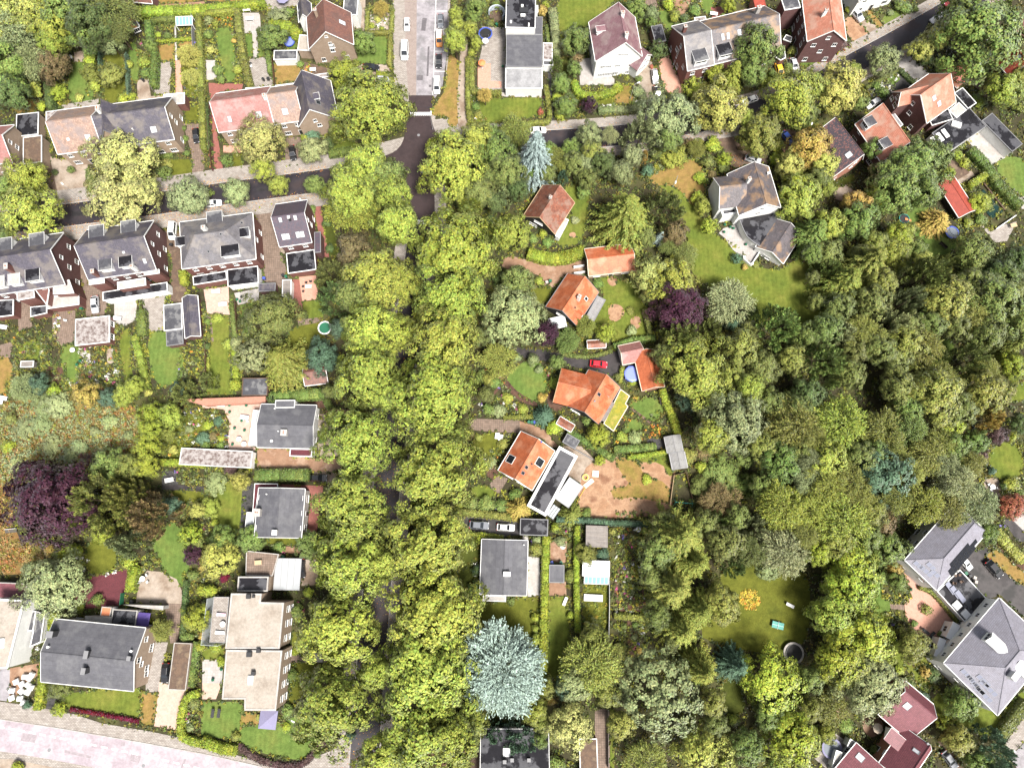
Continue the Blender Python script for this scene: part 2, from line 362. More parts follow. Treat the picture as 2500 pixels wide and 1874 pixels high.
# ---------------------------------------------------------------- houses
WIN={}
def win_mesh(w,h,nx,ny,frame='white',glass='glass'):
    k=(round(w,2),round(h,2),nx,ny,frame,glass)
    if k in WIN:return WIN[k]
    f=M(); t=.09
    f.box(-w/2,w/2,-.06,.03,0,t); f.box(-w/2,w/2,-.06,.03,h-t,h); f.box(-w/2,-w/2+t,-.06,.03,t,h-t); f.box(w/2-t,w/2,-.06,.03,t,h-t)
    for i in range(1,nx):x=-w/2+w*i/nx; f.box(x-.035,x+.035,-.05,.03,t,h-t)
    for i in range(1,ny):y=h*i/ny; f.box(-w/2+t,w/2-t,-.048,.03,y-.035,y+.035)
    f.box(-w/2-.06,w/2+.06,-.16,.0,-.08,-.002)
    g=M(); g.box(-w/2+.05,w/2-.05,-.02,.02,.04,h-.04)
    WIN[k]=(f.mesh('window',[frame]),g.mesh('pane',[glass])); return WIN[k]
def window(root,x,y,z,a,w=1.2,h=1.3,nx=2,ny=1,frame='white',glass='glass',name='window'):
    f,g=win_mesh(w,h,nx,ny,frame,glass)
    o=link(name,f,root,(x,y,z),a); link('pane',g,o); return o
DOORS={}
def door(root,x,y,a,mat='dark_metal',w=1.0,h=2.1,z=0.):
    if mat not in DOORS:
        m=M(); m.box(-.6,-.5,-.06,.05,0,2.2); m.box(.5,.6,-.06,.05,0,2.2); m.box(-.5,.5,-.06,.05,2.1,2.2)
        d=M(); d.box(-.5,.5,-.03,.03,0,2.1); d.box(-.35,.35,-.045,-.03,1.2,1.9); d.box(-.35,.35,-.045,-.03,.2,1.0)
        k=M(); k.box(.36,.42,-.09,-.03,.98,1.04); DOORS[mat]=(m.mesh('door_frame',['white']),d.mesh('door',[mat]),k.mesh('handle',['chrome']))
    f,d,k=DOORS[mat]
    o=link('door',d,root,(x,y,z),a); link('door_frame',f,o); link('handle',k,o); return o

HF=1.15                                            # the photo shows walls a little taller than first surveyed
def hf(z):return z*HF if z >= 4.4 else z
def fit_er(e0,e1,r0,r1,he,hr,back=None):
    if he >= 4.4:he,hr=he*HF,hr*HF
    E0,E1,R0,R1=W(e0,he),W(e1,he),W(r0,hr),W(r1,hr)
    d=((E1-E0).xy+(R1-R0).xy).normalized(); n=Vector((-d.y,d.x)); o=E0.xy
    px=lambda P:(P.xy-o).dot(d); py=lambda P:(P.xy-o).dot(n)
    x0,x1=(px(E0)+px(R0))/2,(px(E1)+px(R1))/2; ye=(py(E0)+py(E1))/2; yr=(py(R0)+py(R1))/2
    yb=yr+(yr-ye if back is None else back)
    c=o+d*(x0+x1)/2+n*(ye+yb)/2; L=x1-x0; D=yb-ye
    return dict(c=c,rz=math.atan2(d.y,d.x),x0=-L/2,x1=L/2,y0=-D/2,y1=D/2,yr=yr-ye-D/2)
def fit_rect(p,z,raw=False):
    z=z if raw else hf(z)
    P=[W(q,z).xy for q in p]; d=((P[1]-P[0])+(P[2]-P[3])).normalized(); n=Vector((-d.y,d.x)); c=sum(P,Vector((0,0)))/4
    f=[((q-c).dot(d),(q-c).dot(n))for q in P]
    x0,x1=(f[0][0]+f[3][0])/2,(f[1][0]+f[2][0])/2; y0,y1=(f[0][1]+f[1][1])/2,(f[2][1]+f[3][1])/2
    return dict(c=c,rz=math.atan2(d.y,d.x),x0=x0,x1=x1,y0=y0,y1=y1,yr=(y0+y1)/2)

class House:pass
def local(h,v):
    d=Vector(v[:2])-h.c; c,s=math.cos(-h.rz),math.sin(-h.rz)
    return Vector((d.x*c-d.y*s,d.x*s+d.y*c,v[2]if len(v)>2 else 0))
def hit_roof(h,px):
    d=ray(*px); lo=None
    t0,t1=(h.hr+3-CAM_H)/d.z,(0-CAM_H)/d.z; p=None
    for i in range(400):
        t=t0+(t1-t0)*i/399; w=Vector((d.x*t,d.y*t,CAM_H+d.z*t)); p=local(h,w)
        if p.z <= h.roofz(p.x,p.y):return p
    return p
def hit_wall(h,px,side,inset):
    d=ray(*px); best=None
    for i in range(600):
        t=((h.hr+2-CAM_H)/d.z)+((-.5-h.hr-2)/d.z)*i/599; p=local(h,Vector((d.x*t,d.y*t,CAM_H+d.z*t)))
        q={'f':h.y0+inset-p.y,'b':p.y-h.y1+inset,'l':h.x0+inset-p.x,'r':p.x-h.x1+inset}[side]
        if best is None or abs(q)<best[0]:best=(abs(q),p)
    return best[1]
SIDE=dict(f=0.,r=math.pi/2,b=math.pi,l=-math.pi/2)

def house(label,short,fit,he,hr,wall,roof,kind='gable',oh=.3,win=True,name='house',cat='house',trim='white',ridge=None,hip=None,doorc='dark_metal',storey=None,lmk=True,hipl=None):
    if he >= 4.4:he,hr=he*HF,hr*HF
    h=House(); h.__dict__.update(fit); h.he,h.hr,h.kind=he,hr,kind
    h.root=thing(name,label,cat,(h.c.x,h.c.y,0),h.rz); L,D=h.x1-h.x0,h.y1-h.y0
    x0,x1,y0,y1,yr=h.x0,h.x1,h.y0,h.y1,h.yr; th=.16
    if kind == 'gable':
        def rz(x,y):return he+(hr-he)*((y-y0)/(yr-y0)if y <yr else (y1-y)/(y1-yr))if x0 <= x <= x1 and y0 <= y <= y1 else-1
    else:
        hp=hip or D/2; hl=hipl or hp
        def rz(x,y):
            if not (x0 <= x <= x1 and y0 <= y <= y1):return-1
            return he+(hr-he)*max(0,min((y-y0)/(yr-y0),(y1-y)/(y1-yr),(x-x0)/hl if hl >0 else 9,(x1-x)/hp if hp >0 else 9,1))
    h.roofz=rz
    i=oh; w=M(); a,b,c,d=x0+i*.7,x1-i*.7,y0+i,y1-i
    zf,zb=rz(0,c)-th-.02,rz(0,d)-th-.02
    if kind == 'gable':
        zr=hr-th-.03
        for x,s in ((a,-1),(b,1)):
            q=[(x,c,0),(x,d,0),(x,d,zb),(x,yr,zr),(x,c,zf)]; w.poly(q if s >0 else q[::-1])
        w.poly([(a,c,0),(b,c,0),(b,c,zf),(a,c,zf)]); w.poly([(b,d,0),(a,d,0),(a,d,zb),(b,d,zb)])
    else:
        w.hull([(a,c,0),(b,c,0),(b,d,0),(a,d,0)],[(a,c,he),(b,c,he),(b,d,he),(a,d,he)])
    w.build('wall',wall,h.root)
    rf=M()
    if kind == 'gable':
        rf.slab([(x0,y0,he),(x1,y0,he),(x1,yr,hr),(x0,yr,hr)],th); rf.slab([(x1,y1,he),(x0,y1,he),(x0,yr,hr),(x1,yr,hr)],th)
    else:
        A,B=(x0+hl,yr,hr),(x1-hp,yr,hr)
        rf.slab([(x0,y0,he),(x1,y0,he),B,A],th); rf.slab([(x1,y1,he),(x0,y1,he),A,B],th)
        if hp >0:rf.slab([(x1,y0,he),(x1,y1,he),B],th)
        if hl >0:rf.slab([(x0,y1,he),(x0,y0,he),A],th)
    h.roof=rf.build('roof',roof,h.root)
    e=M(); g=.14
    e.box(x0-.02,x1+.02,y0-g,y0-.003,he-.2,he-.01); e.build('gutter',trim,h.root); e=M(); e.box(x0-.02,x1+.02,y1+.003,y1+g,he-.2,he-.01); e.build('gutter',trim,h.root)
    v=M()
    if kind == 'gable':
        for x,s in ((x0,-1),(x1,1)):
            for ya in (y0,y1):
                o=.05*s; q=[(x+o*.06,ya,he),(x+o*2.2,ya,he),(x+o*2.2,yr,hr),(x+o*.06,yr,hr)]
                v.hull([(p[0],p[1],p[2]-.24)for p in q],[(p[0],p[1],p[2]+.03)for p in q])
        v.build('bargeboard_trim',trim,h.root)
    else:
        for x,s,hh in ((x0,-1,hl),(x1,1,hp)):
            if hh >0:v.box(min(x+.003*s,x+g*s),max(x+.003*s,x+g*s),y0,y1,he-.2,he-.01)
        if v.v:v.build('eaves_trim',trim,h.root)
    rc=M(); ra,rb=((x0,yr,hr),(x1,yr,hr))if kind == 'gable' else ((x0+hl,yr,hr),(x1-hp,yr,hr))
    if (Vector(rb)-Vector(ra)).length >.3:rc.tube((ra[0],ra[1],ra[2]-.02),(rb[0],rb[1],rb[2]-.02),.13,n=6)
    if kind != 'gable':
        for sx,p,hh in ((x0,ra,hl),(x1,rb,hp)):
            if hh >0:
                for sy in (y0,y1):rc.tube((sx,sy,he),p,.1,n=5)
    if rc.v:rc.build('ridge_cap',ridge or roof,h.root)
    h.wi=i
    st=[q*(HF if he >4.9 and q >2 else 1)for q in (storey or ([.9,3.6]if he >4.6 else [.9]))]
    if win:
        for s in (win if isinstance(win,str)else 'fblr'):
            ln=L if s in 'fb' else D; n=max(1,int(ln/3.1)); dr=s == 'f'
            for si,zz in enumerate(st):
                for k in range(n):
                    u=(k+.5)/n-.5
                    if s in 'lr' and n >1 and (k+si)% 2:continue
                    x,y={'f':(u*L*.92,c),'b':(-u*L*.92,d),'l':(a,-u*D*.8),'r':(b,u*D*.8)}[s]
                    if dr and si == 0 and k == n // 2 and n >1:door(h.root,x,y-.02,0,doorc); continue
                    window(h.root,x,y,zz,SIDE[s],1.7 if s in 'fb' and si == 0 else 1.15,1.35 if si == 0 else 1.15,3 if s in 'fb' and si == 0 else 2)
            if s in 'lr' and kind == 'gable' and hr-he >2.6:window(h.root,a if s == 'l' else b,yr,he+.35,SIDE[s],.95,1.1)
    if lmk and short:LAND.append((short,px_of((h.c.x,h.c.y,he))))
    return h
def px_of(p):
    d=Vector(p)-Vector((0,0,CAM_H)); y,z=d.y*CT+d.z*ST,-d.y*ST+d.z*CT
    return (1250+FPX*d.x/-z,937-FPX*y/-z)
def win_px(h,px,side,w,hh,nx=2,ny=1,frame='white',glass='glass',name='window'):
    p=hit_wall(h,px,side,h.wi); x,y=p.x,p.y
    if side == 'f':y=h.y0+h.wi
    if side == 'b':y=h.y1-h.wi
    if side == 'l':x=h.x0+h.wi*.7
    if side == 'r':x=h.x1-h.wi*.7
    return window(h.root,x,y,max(.1,p.z-hh/2),SIDE[side],w,hh,nx,ny,frame,glass,name)
def slope_at(h,x,y):
    e=.05; gx=(h.roofz(x+e,y)-h.roofz(x-e,y))/(2*e); gy=(h.roofz(x,y+e)-h.roofz(x,y-e))/(2*e)
    if abs(gx)>5:gx=0
    if abs(gy)>5:gy=0
    return gx,gy
def on_slope(h,px,dz=0.):
    p=hit_roof(h,px); gx,gy=slope_at(h,p.x,p.y); n=Vector((-gx,-gy,1)).normalized()
    hd=Vector((-gx,-gy,0)); hd=hd.normalized()if hd.length >1e-3 else Vector((0,-1,0))
    ux=Vector((0,0,1)).cross(hd).normalized(); uy=n.cross(ux)
    Mx=Matrix((ux,uy,n)).transposed().to_4x4(); Mx.translation=Vector((p.x,p.y,h.roofz(p.x,p.y)))+n*dz
    return Mx,p
SKY={}
def skylight(h,px,w=.9,l=1.3,glass='sky_painted_glass',frame='lead',name='skylight'):
    k=(w,l,glass,frame)
    if k not in SKY:
        f=M(); t=.09; z=.1
        f.box(-w/2,w/2,-l/2,-l/2+t,-.1,z); f.box(-w/2,w/2,l/2-t,l/2,-.1,z); f.box(-w/2,-w/2+t,-l/2+t,l/2-t,-.1,z); f.box(w/2-t,w/2,-l/2+t,l/2-t,-.1,z)
        g=M(); g.box(-w/2+.06,w/2-.06,-l/2+.06,l/2-.06,-.08,z-.04); SKY[k]=(f.mesh('skylight',[frame]),g.mesh('pane',[glass]))
    Mx,p=on_slope(h,px); o=link(name,SKY[k][0],h.root); o.matrix_local=Mx; link('pane',SKY[k][1],o); return o
def panels(h,px,nu,nv,w=1.0,l=1.6,mat='solar',skip=()):
    Mx,p=on_slope(h,px); k=('pv',w,l,mat)
    if k not in SKY:
        f=M(); f.box(-w/2+.02,w/2-.02,-l/2+.02,l/2-.02,.06,.11); g=M(); t=.035
        g.box(-w/2,w/2,-l/2,-l/2+t,.05,.13); g.box(-w/2,w/2,l/2-t,l/2,.05,.13); g.box(-w/2,-w/2+t,-l/2+t,l/2-t,.05,.13); g.box(w/2-t,w/2,-l/2+t,l/2-t,.05,.13)
        SKY[k]=(f.mesh('solar_panel',[mat]),g.mesh('panel_frame',['grey_metal' if mat == 'solar_pale' else 'dark_metal']))
    for i in range(nu):
        for j in range(nv):
            if (i,j)in skip:continue
            o=link('solar_panel',SKY[k][0],h.root); o.matrix_local=Mx @ Matrix.Translation(((i-(nu-1)/2)*(w+.04),(j-(nv-1)/2)*(l+.04),0)); link('panel_frame',SKY[k][1],o)
def chimney(h,px,w=.7,l=.7,up=1.0,mat='brick_red',pots=1,cap='concrete',top=None):
    p=hit_roof(h,px); z=h.roofz(p.x,p.y); t=max(z+.9,min(h.hr+up,z+2.2))if top is None else z+top
    m=M(); m.box(p.x-w/2,p.x+w/2,p.y-l/2,p.y+l/2,z-.8,t); o=m.build('chimney',mat,h.root)
    c=M(); c.box(p.x-w/2-.07,p.x+w/2+.07,p.y-l/2-.07,p.y+l/2+.07,t+.002,t+.12); c.build('cap',cap,o)
    for k in range(pots):
        q=M(); y=p.y+(k-(pots-1)/2)*.4; q.cyl(p.x,y,t+.1,t+.45,.13,.1,8); q.build('pot','terracotta',o)
    return o
def vent(h,px,r=.12,up=.5,mat='white_soft'):
    p=hit_roof(h,px); z=h.roofz(p.x,p.y); m=M(); m.cyl(p.x,p.y,z-.2,z+up,r,r,8); m.cyl(p.x,p.y,z+up,z+up+.1,r*1.5,r*1.2,8); return m.build('vent_pipe',mat,h.root)
def dormer(h,px,w=2.2,hh=1.3,depth=None,roof='bitumen_grey',wall='white',nx=2,kind='flat'):
    """px: middle of the dormer's roof"""
    p=hit_roof(h,px); gx,gy=slope_at(h,p.x,p.y); g=math.hypot(gx,gy)or .8; a=math.atan2(gy,gx)-math.pi/2   # local +y up the slope
    zc=h.roofz(p.x,p.y); d=depth or hh/g*1.6
    root=link('dormer',None,h.root,(p.x,p.y,zc),a)
    f=-d/2; zt=hh*.62
    m=M(); m.hull([(-w/2,f,f*g-.15),(w/2,f,f*g-.15),(w/2,d/2,d/2*g-.25),(-w/2,d/2,d/2*g-.25)],[(-w/2,f,zt),(w/2,f,zt),(w/2,d/2,zt),(-w/2,d/2,zt)])
    bpy.data.objects.remove(root); o=m.build('dormer',wall,h.root); o.location=(p.x,p.y,zc); o.rotation_euler=(0,0,a)
    r=M()
    if kind == 'flat':
        r.box(-w/2-.15,w/2+.15,f-.25,d/2+.1,zt+.003,zt+.14); r.build('roof',roof,o)
        e=M(); e.box(-w/2-.2,w/2+.2,f-.31,f-.253,zt-.02,zt+.17); e.box(-w/2-.2,-w/2-.153,f-.25,d/2,zt-.02,zt+.17); e.box(w/2+.153,w/2+.2,f-.25,d/2,zt-.02,zt+.17); e.build('roof_edge','white',o)
    else:
        r.slab([(-w/2-.15,f-.2,zt),(0,f-.2,zt+w*.38),(0,d/2+.8,zt+w*.38),(-w/2-.15,d/2+.3,zt)][::-1],.1); r.slab([(w/2+.15,f-.2,zt),(0,f-.2,zt+w*.38),(0,d/2+.8,zt+w*.38),(w/2+.15,d/2+.3,zt)],.1); r.build('roof',roof,o)
    fm,gm=win_mesh(w*.86,min(1.2,hh*.75),nx,1); q=link('window',fm,o,(0,f-.02,zt-min(1.2,hh*.75)-.08)); link('pane',gm,q)
    return o
def xgable(h,pf,pb,hw,he,hr,roof,wall,oh=.25,win=1,trim='white',zb=0):
    """gabled wing across the house: ridge from photo pixel pf (gable end) to pb, half width hw"""
    if he >= 4.4:he,hr=he*HF,hr*HF
    a,b=local(h,W(pf,hr)),local(h,W(pb,hr)); d=(b-a); d.z=0; L=d.length; an=math.atan2(d.y,d.x)-math.pi/2
    Tm=Matrix.Translation((a.x,a.y,0))@ Matrix.Rotation(an,4,'Z')
    def put(m,nm,mt):
        o=m.build(nm,mt,h.root); o.matrix_local=Tm; return o
    w=M(); s=(hr-he)/hw; k=hw-oh; zt=he+oh*s-.16
    w.poly([(-k,oh,zb),(k,oh,zb),(k,oh,zt),(0,oh,hr-.18),(-k,oh,zt)]); w.poly([(-k,L,zb),(-k,oh,zb),(-k,oh,zt),(-k,L,zt)]); w.poly([(k,oh,zb),(k,L,zb),(k,L,zt),(k,oh,zt)])
    put(w,'gable_wall',wall)
    r=M(); r.slab([(0,0,hr),(-hw,0,he),(-hw,L,he),(0,L,hr)][::-1],.15); r.slab([(hw,0,he),(0,0,hr),(0,L,hr),(hw,L,he)][::-1],.15); put(r,'gable_roof',roof)
    v=M()
    for sg in (-1,1):
        q=[(sg*hw,-.11,he),(sg*hw,-.003,he),(0,-.003,hr),(0,-.11,hr)]; v.hull([(p[0],p[1],p[2]-.24)for p in q],[(p[0],p[1],p[2]+.04)for p in q])
    put(v,'bargeboard_trim',trim)
    c=M(); c.tube((0,0,hr-.02),(0,L,hr-.02),.12); put(c,'ridge_cap',roof)
    if win:
        for x,z,ww in ((0,he+.2,1.0),(-k*.5,he-1.7,1.2),(k*.5,he-1.7,1.2),(0,.9,2.2)):
            if z <.5:continue
            f,g=win_mesh(ww,1.2,2,1); o=link('window',f,h.root); o.matrix_local=Tm @ Matrix.Translation((x,oh,z)); link('pane',g,o)
    return Tm
def block(px,z,wall,roof,edge='white',h=None,name='shed',label=None,cat='shed',short=None,zb=0.,rect=True,ew=.18,pw=.12,win='',tilt=0.,desc=None,group=None):
    """flat-roofed volume whose roof outline is px at height z; an annex of house h or a thing of its own. tilt: rise (m) of the second pair of corners"""
    z=hf(z)
    if rect and len(px)== 4:
        f=fit_rect(px,z,True); c=f['c']; rz=f['rz']; P=[(f['x0'],f['y0']),(f['x1'],f['y0']),(f['x1'],f['y1']),(f['x0'],f['y1'])]
    else:
        w=[W(p,z).xy for p in px]; c=sum(w,Vector((0,0)))/len(w); d=w[1]-w[0]; rz=math.atan2(d.y,d.x); q=House(); q.c=c; q.rz=rz; P=[tuple(local(q,p)[:2])for p in w]
    P=ccw(P)
    if h is None:
        root=thing(name,label,cat,(c.x,c.y,0),rz,group); Tm=Matrix.Identity(4)
        if not label:AUTO.append((root,desc or name.replace('_',' '),px_of((c.x,c.y,z))))
    else:
        root=h.root; Tm=h.root_inv()if hasattr(h,'root_inv')else (Matrix.Translation((h.c.x,h.c.y,0))@ Matrix.Rotation(h.rz,4,'Z')).inverted()@ (Matrix.Translation((c.x,c.y,0))@ Matrix.Rotation(rz,4,'Z'))
    n=len(P); zz=[z+(tilt if 2 <= i <4 else 0)for i in range(n)]
    Q=offset_poly(P,pw); Rr=offset_poly(P,ew+.003); pre='annex_' if h else ''
    def put(m,nm,mt):
        o=m.build(nm,mt,root); o.matrix_local=Tm; return o
    w=M(); w.hull([(*p,zb)for p in Q],[(p[0],p[1],zz[i]-.16)for i,p in enumerate(Q)],capb=False); put(w,pre+'wall',wall)
    r=M(); r.hull([(p[0],p[1],zz[i]-.15)for i,p in enumerate(Rr)],[(p[0],p[1],zz[i]-.04)for i,p in enumerate(Rr)],capb=False); put(r,pre+'roof',roof)
    e=M(); I=offset_poly(P,ew)
    for i in range(n):
        j=(i+1)% n; q=[(*P[i],zz[i]),(*P[j],zz[j]),(*I[j],zz[j]),(*I[i],zz[i])]
        e.hull([(p[0],p[1],p[2]-.22)for p in q],[(p[0],p[1],p[2]+.04)for p in q])
    put(e,'roof_edge',edge)
    o=House(); o.root=root; o.c=c; o.rz=rz; o.P=P; o.Tm=Tm; o.z=z; o.he=o.hr=z
    if h is None:o.roofz=lambda x,y:z-.03 if min(p[0]for p in P)<= x <= max(p[0]for p in P)and min(p[1]for p in P)<= y <= max(p[1]for p in P)else-1
    o.x0,o.x1,o.y0,o.y1=min(p[0]for p in P),max(p[0]for p in P),min(p[1]for p in P),max(p[1]for p in P); o.wi=pw
    for k,i in enumerate(range(n)):
        if str(i)not in win:continue
        a,b=Vector(Q[i]),Vector(Q[(i+1)% n]); d=b-a; ang=math.atan2(d.y,d.x); m_=max(1,int(d.length/2.4))
        for q in range(m_):
            for zz_ in ([.8]if z <4.6 else [.8,3.5]):
                if zz_+1.2 >z-.3:continue
                c2=a+d*(q+.5)/m_; f,g=win_mesh(1.4,1.3,2,1); wo_=link('window',f,root); wo_.matrix_local=Tm @ Matrix.Translation((c2.x,c2.y,zz_))@ Matrix.Rotation(ang,4,'Z'); link('pane',g,wo_)
    if short:LAND.append((short,px_of((c.x,c.y,z))))
    return o
def deckbox(o,px,w,l,hh,mat,name='roof_light',rz=0.):
    """a box standing on a flat roof (roof light, vent, hatch) at photo pixel px"""
    p=W(px,o.z); q=local(o,p); m=M(); m.box(-w/2,w/2,-l/2,l/2,-.02,hh); b=m.build(name,mat,o.root); b.matrix_local=o.Tm @ Matrix.Translation((q.x,q.y,o.z-.04))@ Matrix.Rotation(rz,4,'Z')
    return b
def glass_roof(px,z,n,label=None,name='glass_canopy',cat='canopy',glass='milky',frame='white',desc=None,h=None,tilt=0.,posts=True):
    """canopy with n panes (each a part) across its first edge"""
    f=fit_rect(px,z); c=f['c']; x0,x1,y0,y1=f['x0'],f['x1'],f['y0'],f['y1']
    if h is None:
        root=thing(name,label,cat,(c.x,c.y,0),f['rz']); Tm=Matrix.Identity(4)
        if not label:AUTO.append((root,desc or name.replace('_',' '),px_of((c.x,c.y,z))))
    else:root=h.root; Tm=(Matrix.Translation((h.c.x,h.c.y,0))@ Matrix.Rotation(h.rz,4,'Z')).inverted()@ (Matrix.Translation((c.x,c.y,0))@ Matrix.Rotation(f['rz'],4,'Z'))
    m=M(); t=.05; w=(x1-x0)/n
    zy=lambda y:z+tilt*(y-y0)/(y1-y0)
    for k in range(n+1):x=x0+w*k; m.hull([(x-t,y0,z-.12),(x+t,y0,z-.12),(x+t,y1,z+tilt-.12),(x-t,y1,z+tilt-.12)],[(x-t,y0,z),(x+t,y0,z),(x+t,y1,z+tilt),(x-t,y1,z+tilt)])
    for y in (y0,y1):m.box(x0-t,x1+t,y-t,y+t,zy(y)-.14,zy(y)+.02)
    if posts:
        for x in (x0,x1):
            for y in (y0,y1):m.box(x-.06,x+.06,y-.06,y+.06,0,zy(y)-.14)
    o=m.build('canopy_frame',frame,root); o.matrix_local=Tm
    g=M(); g.hull([(-w/2+t+.004,y0+t,z-.07),(w/2-t-.004,y0+t,z-.07),(w/2-t-.004,y1-t,z+tilt-.07),(-w/2+t+.004,y1-t,z+tilt-.07)],[(-w/2+t+.004,y0+t,z-.05),(w/2-t-.004,y0+t,z-.05),(w/2-t-.004,y1-t,z+tilt-.05),(-w/2+t+.004,y1-t,z+tilt-.05)])
    gm=g.mesh('pane',[glass])
    for k in range(n):p=link('pane',gm,root); p.matrix_local=Tm @ Matrix.Translation((x0+w*(k+.5),0,0))
    return root
def Zs(*a):                                          # ('A1',x,y),('B2',x,y) mixed sheets -> pixels
    return [z1(*q)for q in a]
# ================================================================ THE SETTING
g=M(); g.poly([(-900,-900,0),(900,-900,0),(900,900,0),(-900,900,0)]); tag(g.build('ground','soil',uv=False),'dark soil under the gardens, hedges and trees',None,None,'structure')
# roads (photo pixels)
WEST=[(-120,562),(-60,553),(145,528),(385,497),(550,473),(800,439),(930,412),(1010,392)]
AVE=[(1024,262),(1022,350),(1030,450),(1031,540),(1018,640),(995,800),(970,980),(948,1160),(928,1350),(912,1550),(898,1720),(884,1940)]
EAST=[(1030,372),(1120,356),(1240,348),(1400,340),(1560,326),(1700,300),(1840,274),(1960,226),(2080,158),(2200,93),(2320,24),(2430,-40)]
strip('pavement',WEST,7.2,7.0,'paver_grey',.12,'leaf-littered slab pavement along both sides of the dark street in the upper left',th=.11)
strip('pavement',AVE[2:],6.0,6.0,'paver_grey',.118,'slab pavement under the avenue of yellow-green trees',th=.11)
strip('pavement',EAST,5.6,5.6,'paver_grey',.116,'pale slab pavement along the street curving to the upper right',th=.11)
rd=strip('road',WEST,3.1,3.1,'asphalt',.126,'dark damp asphalt street across the upper left'); strip('road',EAST,2.9,2.9,'asphalt',.13,'dark asphalt street curving to the upper right corner')
av=strip('road',AVE,3.1,3.1,'asphalt',.134,'dark asphalt road under the avenue of trees')
jn=sheet('road',[(998,262),(1053,262),(1052,285),(1058,312),(1072,336),(1098,350),(1130,345),(1130,372),(1085,380),(1064,405),(1060,450),(1061,530),(1001,530),(998,500),(985,478),(965,462),(930,448),(900,446),(900,390),(950,378),(975,362),(988,335)],'asphalt_brown',.138,'dark reddish brown asphalt junction of the three streets',smooth=1)
nr=sheet('road',[(1018,-80),(1068,-80),(1057,234),(1016,234)],'asphalt_grey',.03,'pale grey asphalt street running to the top edge')
sheet('road',[(998,233),(1056,233),(1054,285),(998,285)],'asphalt_brown',.036,'brown brick ramp above the white teeth marking')
sheet('pavement',[(984,-80),(1018,-80),(1016,234),(998,234),(992,160)],'brick_road',.034,'tan brick parking strip beside the pale grey street')
sheet('pavement',[(958,-80),(985,-80),(992,160),(998,234),(998,262),(985,240),(962,210)],'paver_grey',.04,'grey slab pavement beside the tan brick parking strip')
pk=sheet('road',[(1067,-80),(1096,-80),(1089,150),(1080,212),(1062,240),(1057,234)],'asphalt_grey',.042,'parking bays on the pale grey street')
sheet('pavement',[(1096,-80),(1102,-80),(1092,215),(1064,262),(1052,285),(1060,320),(1090,350),(1130,340),(1150,312),(1119,308),(1112,285),(1062,292),(1066,262),(1088,215)],'paver_grey',.12,'grey slab pavement rounding the junction corner',th=.1)
sheet('lawn',[(1096,130),(1122,150),(1118,300),(1114,308),(1096,308),(1092,284),(1056,282),(1054,268),(1086,222),(1090,180)],'lawn_dry',.125,'dry grass verge between parked cars and gravel path',kind='structure')
sheet('path',[(1128,60),(1142,100),(1140,200),(1138,280),(1148,312),(1119,312),(1116,240),(1122,150)],'gravel_pale',.13,'pale gravel path beside the long clipped hedge')
# teeth markings on the roads
def teeth(px0,px1,n,z,parent,d):
    a,b=W(px0,z),W(px1,z); v=(b-a); m=M(); u=v.normalized(); w=Vector((-u.y,u.x,0))
    m.poly([a,b,b+w*.22,a+w*.22]); o=m.build('road_marking','white',parent,uv=False)
    for k in range(n):
        c=a+v*(k+.5)/n; m=M(); p=w*d; m.poly(ccw([tuple(q)for q in (c-u*.16,c+u*.16,c+u*.16+p,c-u*.16+p)])); m.build('road_marking','white',parent,uv=False)
teeth((1001,276),(1054,276),12,.145,jn,-.75); teeth((1003,539),(1052,540),12,.145,jn,-.9)
for y in (28,72,126,175):m=M(); a,b=W((1066-y*.03,y),.05),W((1092-y*.03,y),.05); m.hull([a,b,b+Vector((0,.12,0)),a+Vector((0,.12,0))],[a+Vector((0,0,.003)),b+Vector((0,0,.003)),b+Vector((0,.12,.003)),a+Vector((0,.12,.003))]); m.build('road_marking','white',pk,uv=False)
m=M(); a,b=W((1066,-70),.05),W((1056,232),.05); m.poly([a,b,b+Vector((.14,0,0)),a+Vector((.14,0,0))][::1]); m.build('road_marking','white',pk,uv=False)
# lower left street
sheet('pavement',[(-80,1700),(60,1720),(130,1732),(180,1742),(250,1765),(370,1785),(440,1800),(500,1815),(560,1838),(640,1858),(740,1858),(800,1835),(870,1800),(868,1960),(-80,1960)],'paver_grey',.10,'speckled slab pavement along the pale lilac street')
lr=sheet('road',[(-80,1742),(0,1755),(120,1774),(250,1796),(370,1817),(500,1841),(640,1872),(760,1910),(700,1990),(430,1915),(211,1869),(120,1852),(24,1836),(-80,1822)],'asphalt_lilac',.106,'pale lilac street with a dashed line in the lower left corner')
sheet('pavement',[(-80,1850),(30,1852),(110,1868),(260,1900),(-80,1960)],'gravel_pale',.112,'grey verge at the very bottom left corner')
for k in range(22):
    px=(-4+k*25.1,1772.5+k*4.55+.035*k*k); d=W((px[0]+25,px[1]+5.2),.112)-W(px,.112); u=d.normalized(); w=Vector((-u.y,u.x,0))*.14; a=W(px,.112); m=M(); b=a+u*1.35
    m.poly([a-w,b-w,b+w,a+w]); m.build('road_marking','white',lr,uv=False)
